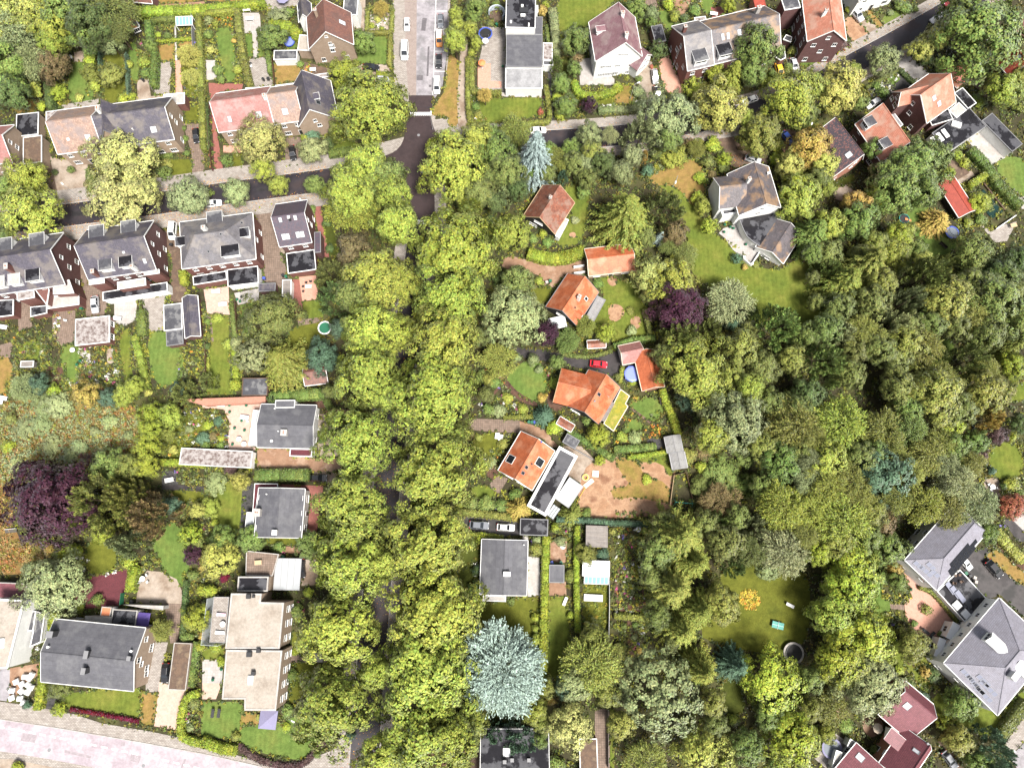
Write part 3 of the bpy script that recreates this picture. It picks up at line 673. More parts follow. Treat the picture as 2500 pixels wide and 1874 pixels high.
# kerbs: real steps beside the streets
def kerb(px,off,label):
    fr=line_frame([tuple(W(p,0))for p in smooth_line(px,8)]); s=1 if off >0 else-1; m=M()
    for (a,na),(b,nb)in zip(fr,fr[1:]):
        q=[a+na*(off-.075),b+nb*(off-.075),b+nb*(off+.075),a+na*(off+.075)]; m.hull([(*p,.02)for p in q],[(*p,.2)for p in q],capb=False)
    tag(m.build('kerb','concrete',uv=False),label,None,None,'structure')
kerb(WEST[:-1],3.18,'pale kerb on the upper side of the dark street'); kerb(WEST[:-1],-3.18,'pale kerb on the lower side of the dark street')
kerb(EAST[2:],2.98,'pale kerb on the upper side of the curving street'); kerb(EAST[2:],-2.98,'pale kerb on the lower side of the curving street')
kerb(AVE[4:],3.18,'kerb on the right of the avenue road'); kerb(AVE[4:],-3.18,'kerb on the left of the avenue road')
# gardens: (name, sheet coordinates, material, smoothing, description)
G=[]
def L(tile,mat,*xy,s=1,n='lawn',d=None):
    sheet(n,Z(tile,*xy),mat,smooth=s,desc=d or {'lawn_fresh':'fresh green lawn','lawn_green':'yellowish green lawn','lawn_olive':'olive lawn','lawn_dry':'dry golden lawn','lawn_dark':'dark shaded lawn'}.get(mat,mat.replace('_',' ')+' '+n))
def P(tile,mat,*xy,s=0,n='patio',d=None):L(tile,mat,*xy,s=s,n=n,d=d)
def LX(mat,pts,s=1,n='lawn',d=None):sheet(n,Zs(*pts),mat,smooth=s,desc=d or 'large sweeping lawn')
# A1
L('A1','lawn_fresh',550,830,560,600,600,510,690,500,740,700,760,840); L('A1','lawn_olive',830,540,860,440,1000,420,1010,790,840,840); L('A1','lawn_fresh',1030,390,1110,330,1130,660,1060,640)
L('A1','lawn_dry',1262,372,1412,352,1415,490,1255,508,s=0); L('A1','lawn_dry',1436,345,1580,330,1590,430,1460,500,s=0); P('A1','paver_grey',1252,512,1392,500,1372,760,1250,760); P('A1','paver_salmon',1420,490,1464,490,1478,760,1422,760,n='path')
P('A1','concrete',1412,210,1424,210,1436,490,1418,490,n='path'); L('A1','lawn_olive',1480,500,1600,480,1610,800,1490,760); P('A1','gravel_pale',480,1290,705,1300,730,1545,412,1595,398,1262,n='driveway',d='pale paved front drive'); L('A1','lawn_olive',1290,1290,1555,1290,1555,1425,1290,1460,s=0)
P('A1','paver_brown',1480,1000,1622,1000,1650,1250,1658,1430,1560,1445,1550,1240,n='driveway'); L('A1','lawn_dry',140,790,300,820,290,920,100,910); L('A1','lawn_dry',1240,40,1658,5,1658,-60,1240,-60); P('A1','gravel_rust',1195,48,1658,12,1658,34,1200,68,n='path')
P('A1','gravel_pale',600,420,690,410,690,500,600,505); P('A1','gravel_pale',1110,650,1200,640,1230,830,1110,830); L('A1','lawn_olive',390,700,540,680,540,860,400,870); P('A1','paver_grey',500,850,800,800,800,960,500,990); P('A1','gravel_pale',1000,800,1330,770,1330,860,1000,880); L('A1','lawn_olive',1490,870,1610,850,1610,980,1500,1000,s=0)
P('A1','gravel_brown',380,1260,400,1260,470,1580,400,1600,n='path',d='narrow planted strip beside the drive')
# B1
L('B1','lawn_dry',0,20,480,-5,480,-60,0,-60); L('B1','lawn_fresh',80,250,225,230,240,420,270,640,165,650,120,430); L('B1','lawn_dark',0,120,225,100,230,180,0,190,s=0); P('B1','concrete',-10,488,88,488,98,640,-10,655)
P('B1','paver_pale',305,105,445,105,455,255,312,272); P('B1','concrete',380,250,424,250,436,462,394,468,n='path'); L('B1','lawn_fresh',322,275,384,275,392,455,340,465,s=0); L('B1','lawn_fresh',428,250,490,330,482,458,440,462,s=0); P('B1','paver_grey',350,482,492,462,560,700,392,700,n='driveway',d='grey slab yard')
L('B1','lawn_fresh',640,290,755,310,755,400,650,395); L('B1','lawn_dry',558,495,785,530,790,640,570,690,s=0); L('B1','lawn_fresh',1225,290,1480,290,1482,520,1230,518,s=0); P('B1','gravel_pale',1235,522,1505,522,1500,690,1380,640,1240,580,n='driveway'); P('B1','gravel_pale',1330,80,1500,80,1500,240,1330,250,d='pale gravel bed between clipped hedges')
P('B1','paver_red',30,672,310,680,300,730,125,740,60,800,40,800,d='red brick terrace behind the house'); P('B1','paver_red',45,810,70,810,100,1080,150,1385,80,1395,60,1000,n='path',d='red brick garden path'); P('B1','paver_salmon',150,1180,300,1180,300,1238,150,1235,n='path'); P('B1','paver_brown',645,1110,785,1110,805,1340,655,1350,n='driveway'); L('B1','lawn_green',1030,1110,1205,1060,1215,1220,1020,1245); L('B1','lawn_olive',225,1240,305,1240,305,1345,215,1345,s=0)
P('B1','gravel_brown',800,500,1020,560,1020,610,800,640,d='brown yard between the two rear walls'); P('B1','gravel_pale',1240,-60,1300,-60,1300,250,1230,250); P('B1','paver_grey',480,-60,760,-60,760,40,560,100,480,60)
# C1
L('C1','lawn_green',490,785,640,795,1068,788,1072,945,900,965,640,1000,540,990,500,930,s=0); P('C1','paver_grey',585,215,772,225,772,740,552,720,555,512,585,400,d='grey slab terrace beside the modern house'); P('C1','paver_salmon',552,516,656,516,656,655,744,660,744,710,552,710,d='salmon timber deck'); P('C1','concrete',655,745,1066,750,1066,790,740,782,655,790)
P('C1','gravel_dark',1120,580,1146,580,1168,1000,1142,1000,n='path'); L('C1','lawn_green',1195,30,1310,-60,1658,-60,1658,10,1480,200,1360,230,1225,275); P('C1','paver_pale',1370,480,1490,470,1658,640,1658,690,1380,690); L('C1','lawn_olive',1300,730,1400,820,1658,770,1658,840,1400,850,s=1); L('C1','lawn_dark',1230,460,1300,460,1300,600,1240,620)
# D1
L('D1','lawn_dry',0,690,150,700,165,800,130,840,0,835); P('D1','gravel_pale',210,490,295,480,370,680,392,790,300,830,240,900,262,790,180,650,n='driveway'); P('D1','paver_salmon',358,490,440,450,560,720,545,770,425,745,385,660,n='driveway',d='pink brick drive'); L('D1','lawn_fresh',340,70,470,100,490,240,410,240); L('D1','lawn_fresh',690,-40,805,-40,805,100,720,120); L('D1','lawn_fresh',60,0,130,-20,240,180,200,180)
P('D1','paver_brown',240,-40,330,-40,350,60,260,70); P('D1','gravel_rust',470,0,640,-30,560,150,520,150,d='bare brown plot behind the brick houses'); P('D1','gravel_pale',960,100,1110,60,1120,110,990,160); P('D1','paver_red',780,60,880,50,920,160,800,200); L('D1','lawn_green',1165,615,1290,540,1310,640,1180,705); P('D1','asphalt_drive',1240,480,1340,470,1440,600,1310,640,n='driveway'); P('D1','paver_grey',1380,480,1480,460,1510,590,1440,600,n='driveway'); L('D1','lawn_fresh',1490,480,1670,420,1670,500,1540,555)
P('D1','gravel_brown',800,1090,940,1060,1010,1185,1235,1235,1260,1340,1130,1310,950,1375,890,1210,s=1,n='driveway',d='brown leaf-strewn drive'); P('D1','gravel_brown',1350,1050,1450,1040,1510,1150,1480,1250,1360,1220,s=1,n='driveway'); P('D1','gravel_rust',1340,1150,1470,1160,1470,1240,1380,1260,s=1)
LX('lawn_green',[('D1',280,1420),('D1',560,1330),('D1',690,1320),('D1',740,1440),('D1',740,1560),('D2',650,80),('D2',690,260),('D2',850,430),('D2',1000,520),('D2',1100,640),('D2',1300,690),('D2',1420,600),('D2',1560,560),('D2',1600,700),('D2',1640,1000),('D2',1680,1200),('D2',1560,1150),('D2',1300,1010),('D2',1060,1150),('D2',1060,860),('D2',720,800),('D2',600,600),('D2',560,450),('D2',540,250),('D2',480,100),('D2',330,0)],d='large lawn sweeping round the white house')
L('D1','lawn_dry',300,1430,470,1350,640,1290,720,1400,740,1500,700,1640,620,1658,560,1560,480,1500,330,1500)
# E1
P('E1','gravel_pale',250,120,340,150,495,225,420,290,330,190,n='driveway'); L('E1','bare_earth',215,145,300,150,412,300,290,362,205,225,n='ground_plot',d='bare orange soil plot'); L('E1','lawn_fresh',495,155,640,70,695,130,550,215); P('E1','lawn_dry',370,80,400,60,520,215,480,235,n='lawn',d='grass strip between wheel tracks'); P('E1','paver_pale',600,500,720,440,900,600,790,660,n='driveway')
P('E1','gravel_dark',370,700,660,550,790,660,640,780,520,850,430,800,d='dark bed with clipped box squares'); L('E1','lawn_fresh',540,640,600,590,660,640,600,690,s=0); P('E1','paver_brown',1180,600,1330,700,1460,560,1510,600,1340,800,d='brown slab yard'); P('E1','concrete',1190,1130,1350,1040,1545,1260,1390,1340,d='pale concrete terrace'); L('E1','lawn_fresh',1400,1345,1600,1250,1760,1420,1760,1600,1640,1600); P('E1','paver_pale',1620,1600,1760,1560,1760,1700,1640,1690); P('E1','gravel_pale',90,1530,230,1470,310,1600,150,1640,s=1); P('E1','lawn_dark',80,1490,270,1410,300,1460,110,1540,n='lawn',d='strip of green artificial turf'); P('E1','gravel_pale',1030,1500,1230,1380,1260,1420,1080,1540)
P('E1','gravel_brown',1040,1280,1120,1320,1220,1400,1080,1480)
# E2 / E3
L('E2','lawn_fresh',680,160,900,170,870,320,930,410,1170,410,1180,470,1060,520,1070,660,960,660,870,560,780,400); P('E2','paver_grey',1300,320,1400,380,1450,340,1600,300,1520,460,1420,470,d='grey terrace beside the sunken pond'); L('E2','lawn_fresh',900,1290,1060,1240,1100,1380,1000,1500,900,1470); L('E3','lawn_green',1390,590,1500,525,1600,570,1650,680,1620,800,1520,830,1430,800,1380,700,s=2,d='small egg-shaped lawn'); L('E3','lawn_green',1480,120,1700,20,1700,160,1560,220); P('E3','gravel_pale',1320,830,1440,810,1480,900,1450,1000,1370,960,s=1); P('E3','paver_pale',1550,1160,1700,1080,1700,1260,1600,1230)
P('E3','asphalt_drive',1480,1150,1560,1150,1700,1290,1700,1360,1600,1320,n='patio',d='dark terrace by the right edge')
# C2 / D2
LX('gravel_rust',[('C2',770,565),('C2',1000,625),('C2',1320,640),('C2',1420,590),('C2',1450,745),('C2',1250,735),('C2',1180,840),('C2',1080,815),('C2',1080,745),('C2',900,695),('C2',740,690)],n='driveway',d='brown gravel drive to the orange barn')
L('C2','lawn_olive',960,850,1170,820,1110,970,1010,960); L('C2','lawn_green',1230,20,1450,20,1430,300,1380,480,1180,490,1260,330,1330,170); L('C2','bare_earth',1290,395,1340,385,1345,430,1300,435,s=2,n='ground_plot',d='worn earth patch in a lawn')
LX('lawn_green',[('C2',1500,760),('C2',1650,780),('D2',180,820),('D2',240,1000),('D2',290,1230),('D2',100,1280),('C2',1640,1240),('C2',1500,1200),('C2',1490,1110),('C2',1600,930)],d='lawn beside the orange house'); L('D2','bare_earth',-50,980,40,970,90,1040,20,1110,-40,1100,s=2,n='ground_plot',d='bare circular earth patch'); L('C2','bare_earth',1590,760,1660,740,1690,800,1630,830,s=2,n='ground_plot',d='bare earth by the barn'); L('D2','bare_earth',120,1090,200,1060,220,1140,160,1180,s=2,n='ground_plot',d='bare earth by a timber stack')
LX('asphalt_drive',[('C2',760,1310),('C2',1100,1340),('C2',1300,1395),('C2',1600,1365),('D2',40,1345),('D2',200,1450),('D2',190,1640),('D2',60,1600),('C2',1640,1545),('C2',1420,1495),('C2',1280,1465),('C2',1080,1430),('C2',800,1375)],n='driveway',d='black asphalt drive with a red car')
LX('lawn_fresh',[('C2',870,1480),('C2',960,1430),('C2',1080,1460),('C2',1110,1640),('C3',1100,100),('C3',1010,200),('C3',860,120),('C3',760,60)],d='small round lawn')
LX('bark',[('C3',715,-20),('C3',745,40),('C3',870,190),('C3',1040,245),('C3',1035,210),('C3',885,130),('C3',800,40),('C3',760,-60)],n='path',d='brown bark path'); L('C3','bark',1110,130,1180,90,1260,180,1230,290,1120,250,n='patio',d='brown terrace'); P('C3','bark',650,160,720,70,735,80,670,180,n='path')
L('D3','lawn_fresh',130,210,290,160,400,220,390,300,300,370,150,260); L('D3','lawn_fresh',80,420,150,330,240,390,200,440,100,470); P('D3','gravel_brown',120,250,140,245,330,385,320,405,n='path'); L('D3','gravel_dark',230,500,430,490,440,580,340,590,n='garden_bed',d='dark soil bed')
# C3
P('C3','paver_brown',420,420,500,335,890,350,900,450,700,448,d='slab path',n='path'); P('C3','gravel_rust',890,355,1000,390,1100,430,1200,560,1150,570,1060,490,900,450,n='path'); L('C3','lawn_olive',480,560,610,460,760,460,780,560,640,690,580,830,560,640); L('C3','lawn_green',470,920,590,860,720,950,600,1010); P('C3','paver_brown',640,880,700,790,800,820,720,950); L('C3','bark',600,700,700,650,740,770,650,860,n='garden_bed',d='bark bed')
P('C3','gravel_pale',1215,560,1390,560,1520,690,1430,880,1280,800,d='pale gravel terrace'); LX('bare_earth',[('C3',1430,760),('C3',1520,690),('D3',0,660),('D3',210,670),('D3',400,690),('D3',480,790),('D3',450,1040),('D3',370,1100),('D3',0,1130),('C3',1440,1130),('C3',1380,1030)],n='ground_plot',d='bare reddish earth yard')
L('D3','lawn_dry',10,660,190,670,230,800,420,860,440,1000,380,1010,180,960,10,980,-20,900,140,880,60,780,d='patchy grass on the bare yard'); L('D3','lawn_green',60,640,440,600,470,780,430,800,380,690,200,690); P('C3','asphalt_drive',400,1125,900,1160,900,1275,770,1290,450,1245,n='driveway',d='black asphalt drive with two cars'); P('D3','soil',480,800,570,780,640,990,450,1000,n='garden_bed',d='vegetable bed')
L('C3','lawn_dark',400,1400,470,1300,560,1330,560,1680,400,1680); P('C3','concrete',955,1450,1050,1462,1058,1700,950,1700,d='white terrace'); LX('concrete',[('C4',950,-30),('C4',1048,-30),('C4',1058,275),('C4',958,270)],0,'patio','white terrace slab'); P('C3','concrete',915,1280,960,1285,958,1450,915,1330)
P('C3','gravel_rust',1138,1320,1275,1330,1262,1500,1138,1500,d='leaf-strewn gravel patch')
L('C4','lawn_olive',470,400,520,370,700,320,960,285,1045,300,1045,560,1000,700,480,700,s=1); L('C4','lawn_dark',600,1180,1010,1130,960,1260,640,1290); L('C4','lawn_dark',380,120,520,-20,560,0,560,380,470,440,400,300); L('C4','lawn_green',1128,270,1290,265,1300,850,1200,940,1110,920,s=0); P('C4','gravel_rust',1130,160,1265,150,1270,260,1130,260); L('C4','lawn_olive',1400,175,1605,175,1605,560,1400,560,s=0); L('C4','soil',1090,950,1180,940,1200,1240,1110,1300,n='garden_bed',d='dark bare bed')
P('C4','paver_brown',1500,1180,1620,1180,1620,1700,1500,1700,n='path',d='brown slab path by the bottom edge'); P('C4','lawn_green',1622,1180,1658,1180,1658,1700,1624,1700,n='lawn',d='narrow grass strip'); P('C4','gravel_brown',430,1500,590,1500,590,1700,430,1700,n='driveway')
P('C4','bark',100,1480,480,1490,480,1700,100,1700,n='driveway',d='brown drive under the avenue trees')
# D4
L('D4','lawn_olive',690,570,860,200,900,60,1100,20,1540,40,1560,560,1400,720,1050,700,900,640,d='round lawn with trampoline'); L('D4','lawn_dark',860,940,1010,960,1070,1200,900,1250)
# A2
L('A2','lawn_fresh',480,1320,620,1300,660,1450,600,1660,530,1650); L('A2','lawn_green',980,1200,1060,1180,1060,1560,1150,1660,1030,1660,970,1360); L('A2','lawn_fresh',1190,1210,1340,1190,1470,1320,1490,1570,1250,1640,s=1); L('A2','lawn_dry',-60,1420,95,1400,95,1700,-60,1700); L('A2','lawn_green',160,1280,360,1270,370,1420,150,1410)
P('A2','paver_brown',420,1030,610,1020,600,1270,490,1310,430,1230); P('A2','paver_pale',925,950,1115,910,1095,1100,1000,1150,925,1115); P('A2','paver_grey',1152,925,1340,905,1330,1175,1190,1205,n='driveway',d='grey slab yard'); P('A2','paver_brown',670,830,740,740,860,880,880,960,840,1060,700,1075,n='driveway'); P('A2','gravel_brown',1280,380,1450,370,1510,880,1475,965,1380,950,1390,600,n='driveway',d='brown brick passage'); P('A2','paver_brown',560,440,640,440,720,760,680,840,n='path',d='brown passage between the houses'); P('A2','gravel_brown',470,380,1300,330,1300,440,480,480,d='leaf-strewn front yards'); P('A2','gravel_brown',-60,480,480,400,480,500,-60,560,d='leaf-strewn front yards of the red houses')
P('A2','paver_brown',0,1300,110,1270,80,1400,0,1400); P('A2','bark',360,1480,500,1470,540,1600,400,1620); P('A2','paver_brown',140,940,240,940,260,1150,150,1190); P('A2','gravel_pale',860,1330,915,1330,920,1450,870,1450,n='path'); P('A2','paver_pale',650,1350,730,1340,730,1420,650,1420)
# B2
P('B2','paver_brown',400,190,560,170,620,560,690,780,610,840,480,780,470,600,n='driveway',d='mossy slab drive'); P('B2','gravel_pale',520,200,570,190,650,560,620,560,n='path',d='slab strip along the drive'); P('B2','paver_red',885,160,935,160,1008,590,960,590,900,290,n='path',d='red brick side path'); P('B2','paver_salmon',762,750,900,735,920,930,788,945); P('B2','paver_red',700,770,765,770,800,1080,740,1080,n='path'); P('B2','paver_peach',-10,850,192,825,202,1055,20,1045,d='pink slab terrace'); P('B2','paver_pale',238,880,440,840,435,940,270,975)
L('B2','lawn_fresh',280,980,390,955,380,1205,300,1205,s=0); L('B2','lawn_green',790,950,960,930,960,1085,800,1085,s=0); L('B2','lawn_olive',690,1160,960,1100,960,1300,850,1420,680,1330); P('B2','paver_brown',750,1095,940,1075,940,1115,760,1145,n='path'); L('B2','lawn_green',40,1060,195,1060,205,1400,235,1700,10,1700,30,1400,s=0); L('B2','lawn_dark',950,300,1030,290,1080,560,1010,590,s=0); P('B2','bark',800,1420,960,1420,1000,1520,800,1520,n='patio',d='brown slab yard by a tiled shed'); P('B2','paver_brown',20,1060,50,1060,72,1270,50,1280,n='path')
# B3
P('B3','paver_peach',-20,230,480,200,470,270,395,270,365,560,420,570,400,600,185,590,200,360,150,260,-20,250,d='pale salmon terrace'); P('B3','gravel_rust',425,575,690,580,690,640,900,660,1150,660,1160,760,840,770,425,730,n='driveway',d='brown gravel drive'); L('B3','lawn_green',10,920,250,840,310,920,300,1230,100,1230,20,1000); P('B3','gravel_dark',305,880,395,860,390,1110,330,1240,285,1240); P('B3','paver_red',620,868,960,880,905,1260,830,1250,860,940,620,900,d='red brick terrace'); P('B3','gravel_pale',880,770,1180,770,1180,870,980,860,860,830,n='driveway'); P('B3','bark',730,170,980,180,970,250,730,240,n='patio'); P('B3','gravel_rust',980,255,1180,262,1180,300,980,300,n='path'); P('B3','gravel_pale',900,300,1080,300,1080,640,920,640,d='gravel front garden'); P('B3','lawn_olive',480,1300,790,1300,780,1360,500,1360,n='lawn'); P('B3','gravel_rust',640,1370,780,1370,770,1430,640,1420); P('B3','gravel_pale',780,1480,920,1470,920,1680,780,1690,n='driveway',d='leaf-strewn parking place')
# A3
L('A3','heath',-60,230,300,200,600,200,1140,250,1140,450,1060,650,650,720,200,870,-60,870,n='meadow',d='rust-coloured overgrown meadow'); L('A3','heath',-60,850,110,850,100,1300,350,1350,330,1560,-60,1580,n='meadow',d='rust-coloured rough grass'); L('A3','lawn_olive',710,1330,900,1280,960,1430,900,1580,690,1580); L('A3','lawn_fresh',1230,1280,1450,1160,1550,1400,1530,1700,1420,1660,1310,1530,1250,1400); P('A3','asphalt_drive',1310,860,1670,890,1670,925,1310,910,n='path',d='black garden path'); L('A3','lawn_olive',1350,915,1670,930,1670,1020,1400,1030); L('A3','lawn_olive',1320,260,1500,300,1660,300,1660,660,1330,660,1320,480)
P('A3','paver_grey',1480,20,1500,20,1500,60,1480,60); P('A3','gravel_dark',1310,760,1440,760,1440,870,1310,880)
# A4
P('A4','paver_wine',690,140,760,105,850,90,1035,50,1005,340,560,380,610,290,d='wine-red brick terrace',s=0); P('A4','gravel_pale',1120,180,1190,60,1310,70,1430,130,1475,230,1470,340,1100,320,s=0,d='mottled stone terrace'); P('A4','paver_brown',1330,320,1470,330,1440,640,1380,650,n='path'); L('A4','lawn_green',490,1060,1080,990,1155,1040,1155,1250,560,1185,s=0); L('A4','lawn_dry',1150,1048,1280,1048,1240,1300,1220,1316,1115,1292,s=0); P('A4','paver_peach',1290,960,1510,1030,1435,1350,1248,1318,n='driveway',d='pale concrete drive'); P('A4','gravel_dark',355,990,480,1080,425,1180,350,1180); P('A4','gravel_rust',80,850,320,810,310,900,80,1130,70,1110,d='brown soil with building sacks'); P('A4','asphalt_grey',-60,860,80,850,75,1120,-60,1100,n='driveway'); P('A4','paver_grey',1180,900,1290,960,1280,1045,1180,1040); P('A4','lawn_olive',395,400,470,400,345,900,300,900,n='lawn'); P('A4','paver_grey',1200,640,1360,640,1290,960,1190,940,n='path')
# B4
L('B4','lawn_fresh',-30,1120,300,1120,330,1290,240,1430,-30,1400,s=0); L('B4','lawn_fresh',340,1300,620,1310,700,1250,790,1190,870,1290,955,1430,850,1565,680,1575,460,1520,265,1450,s=1); L('B4','lawn_dry',300,1190,420,1220,620,1290,340,1310,280,1360,s=0); P('B4','paver_brown',690,735,1010,735,990,800,690,805,n='path',d='garden path with steps'); L('B4','lawn_olive',690,560,880,540,880,735,690,735,s=0); L('B4','lawn_olive',700,805,900,805,900,1000,680,1150,s=0); P('B4','paver_pale',-20,780,150,780,140,970,-20,970); P('B4','paver_peach',-20,970,140,970,90,1100,-20,1100); L('B4','lawn_green',-20,690,160,690,150,780,-20,780,s=0)
# E3 / E4
LX('asphalt_drive',[('E3',1150,1480),('E3',1250,1390),('E3',1350,1380),('E3',1660,1680),('E4',1750,330),('E4',1750,520),('E4',1470,260),('E4',1360,290),('E4',1130,60)],0,'driveway','dark drive with wet patches beside the hip-roofed houses')
L('E3','lawn_dry',1345,1440,1440,1390,1720,1640,1720,1720,1600,1660,s=0); P('E3','bark',1400,1330,1450,1330,1720,1570,1720,1640,n='garden_bed',d='rust-coloured bed along the drive'); P('E4','paver_salmon',660,0,740,50,800,200,940,240,1150,470,1080,520,960,610,890,650,760,540,700,430,690,330,750,270,s=0,d='pinkish terrace with garden furniture'); L('E4','lawn_fresh',415,160,515,110,510,280,580,320,580,370,500,420,440,490,415,300); L('E4','lawn_green',550,600,640,620,900,800,915,980,850,1070,750,900,600,760)
L('E4','lawn_green',870,1160,960,1050,1300,1100,1450,1240,1720,950,1720,1130,1500,1410,1300,1390,1080,1290,940,1240,s=0); P('E4','paver_grey',1500,1470,1720,1150,1720,1380,1545,1560,n='pavement'); P('E4','asphalt_grey',1545,1570,1720,1390,1720,1720,1640,1720,n='road'); P('E4','gravel_rust',340,1240,420,1220,520,1280,520,1340,420,1430,350,1340,s=2,d='round brick terrace'); P('E4','gravel_rust',120,1170,200,1150,230,1230,150,1280,s=2); P('E4','paver_grey',-60,1560,120,1370,280,1480,100,1700,d='grey yard at the bottom edge'); P('E4','gravel_brown',950,1420,1010,1450,1200,1680,1100,1690,n='driveway'); P('E4','paver_brown',570,320,690,340,690,380,580,370,n='path')

# repairs, covers and worn tracks in the street surfaces
def patchq(px,w,l,a,mat,parent,z,nm='road_patch'):
    p=W(px,z); c,s=math.cos(a),math.sin(a); m=M(); m.poly([(p.x+x*c-y*s,p.y+x*s+y*c,z)for x,y in ((-l/2,-w/2),(l/2,-w/2),(l/2,w/2),(-l/2,w/2))]); m.build(nm,mat,parent,uv=False)
surf('tar_patch',(.16,.145,.155),(.12,.11,.12),s1=.8,rough=.8); surf('tar_dark',(.02,.018,.02),(.03,.027,.03),s1=.8,rough=.6)
for px,w,l,a in (((70,1800),1.6,3.2,-.15),((190,1840),.5,6,-.2),((330,1850),1.4,2.2,-.2),((440,1880),.4,5,1.2),((20,1765),.8,.8,0),((300,1815),.8,.8,0)):patchq(px,w,l,a,surf('lilac_patch',(.35,.31,.33),(.30,.26,.28),s1=.9,rough=.85),lr,.1095)
for px,w,l,a in (((1035,60),1.2,4,1.5),((1045,150),.5,9,1.56),((1025,190),1.6,1.6,0),((1050,210),.7,.7,0)):patchq(px,w,l,a,'tar_patch',nr,.0335)
for px,w,l,a in (((200,520),1.5,5,.12),((430,492),.5,12,.14),((640,462),1.2,3,.14),((760,445),.8,.8,0)):patchq(px,w,l,a,'tar_dark',rd,.1305)
for px,par,z in (((120,1830),lr,.111),((350,1868),lr,.111),((1030,120),nr,.035),((1022,330),jn,.1425),((1030,420),jn,.1425),((300,508),rd,.132),((560,472),rd,.132)):
    p=W(px,z); m=M(); m.cyl(p.x,p.y,z-.004,z+.006,.38,.38,14); m.build('manhole_cover','lead',par,uv=False)
kerb([(-60,1746),(120,1773),(250,1795),(370,1816),(500,1840),(640,1871)],.05,'pale kerb along the lilac street')
# ================================================================ HOUSES
def er(tile,e0,e1,r0,r1,he,hr,back=None):
    q=lambda p:z1(*p)if isinstance(p[0],str)else z1(tile,*p)
    return fit_er(q(e0),q(e1),q(r0),q(r1),he,hr,back)
def rc(tile,p0,p1,p2,p3,z):
    q=lambda p:z1(*p)if isinstance(p[0],str)else z1(tile,*p)
    return fit_rect([q(p)for p in (p0,p1,p2,p3)],z)
def BK(tile,z,wall,roof,*xy,**k):return block(Z(tile,*xy),z,wall,roof,**k)
def s1(t,x,y):return z1(t,x,y)

# ---- upper left, above the street
h=house('tan house cut by the left edge, red tiled roof and gable wall','the tan house at the left edge',er('A1',(-330,1360),(112,1312),(-440,1130),(0,1095),5.5,9),5.5,9,'brick_tan','tile_pink')
BK('A1',3.2,'brick_tan','bitumen_wet',110,1110,315,1088,308,908,150,925,h=h); BK('A1',3.6,'brick_tan','gravel_brown',188,1332,345,1310,332,1096,184,1112,h=h)
h=house('terraced house with worn brown-pink tiles and a tan front','the terraced house with brown-pink tiles',er('A1',(465,1250),(800,1205),(370,985),(760,937),5.6,9.6),5.6,9.6,'brick_tan','tile_tan',win='fbl',name='terraced_house')
skylight(h,s1('A1',715,1115),1.4,1.6); skylight(h,s1('A1',553,1128),.6,.6,'sky_painted_glass','white'); BK('A1',3.2,'brick_red','lichen_roof',372,980,628,952,620,872,370,905,h=h,edge='white_soft'); BK('A1',3,'render_white','bitumen_grey',635,950,740,940,735,880,635,890,h=h)
h=house('grey tiled terraced house with a steep cross gable and tan walls','the grey terraced house with a cross gable',er('A1',(800,1207),(1420,1125),(770,935),(1322,868),5.6,9.6),5.6,9.6,'brick_tan','tile_slate',win='fbr',name='terraced_house')
xgable(h,s1('A1',836,1052),s1('A1',816,802),3.3,5.6,10.0,'tile_slate','brick_tan',trim='lead'); skylight(h,s1('A1',1245,1050),1.5,1.5); vent(h,s1('A1',1080,1052)); chimney(h,s1('A1',825,915),.8,1.2,1.2,'render_white',2); skylight(h,s1('A1',985,1082),.5,.5,'sky_painted_glass','white')
BK('A1',3,'render_white','lichen_roof',1010,900,1120,890,1112,835,1008,842,h=h); BK('A1',3.2,'brick_tan','gravel_brown',1172,882,1296,868,1295,812,1165,826,h=h); BK('A1',3.4,'brick_red','concrete',1330,850,1500,838,1490,748,1316,766,h=h,edge='white')
h=house('terraced house with long pinkish red tile roof','the pink-tiled terraced house',er('B1',(105,1080),(566,1003),(45,818),(488,772),5.6,9.6),5.6,9.6,'brick_tan','tile_pink',win='fbl',name='terraced_house')
skylight(h,s1('B1',203,965),.9,1.5); skylight(h,s1('B1',437,930),1.5,1.6); chimney(h,s1('B1',492,795),.8,.8,.7,'render_white'); BK('B1',3,'brick_tan','gravel_brown',125,795,245,785,240,740,122,748,h=h); BK('B1',3.2,'brick_tan','lichen_roof',330,765,450,755,445,705,325,712,h=h)
h=house('narrow terraced house with mottled tan tiles and one skylight','the mottled tan terraced house',er('B1',(570,1003),(800,978),(494,772),(730,730),5.6,9.6),5.6,9.6,'brick_tan','tile_tan',win='fb',name='terraced_house'); skylight(h,s1('B1',650,903),1.5,1.6); BK('B1',3,'brick_tan','lichen_roof',570,740,750,715,745,670,570,690,h=h)
h=house('corner house with steep dark roof and tan gable facing the street','the corner house with a steep dark roof',er('B1',(1100,1005),(1005,640),(828,838),(796,582),5,10.2,4.6),5,10.2,'brick_tan','tile_slate',win='lr',storey=[.9,3.4]); skylight(h,s1('B1',918,830),1.2,1.3,'glass'); dormer(h,s1('B1',905,790),1.4,.8,None,'tile_slate','lead'); BK('B1',3,'brick_tan','lichen_roof',880,640,1010,620,1000,590,880,605,h=h)
h=house('house at the top with mottled brown hipped gable and tan front','the brown-roofed tan house at the top',er('B1',(1216,418),(1172,48),(966,196),(968,50),5.5,10.4),5.5,10.4,'brick_tan','tile_brown',win='lr'); skylight(h,s1('B1',1112,185),1.2,1.9); chimney(h,s1('B1',910,130),.7,.7,1.4,'brick_tan'); win_px(h,s1('B1',982,294),'l',.8,.6); win_px(h,s1('B1',1028,370),'l',1.4,1.4,3,3)
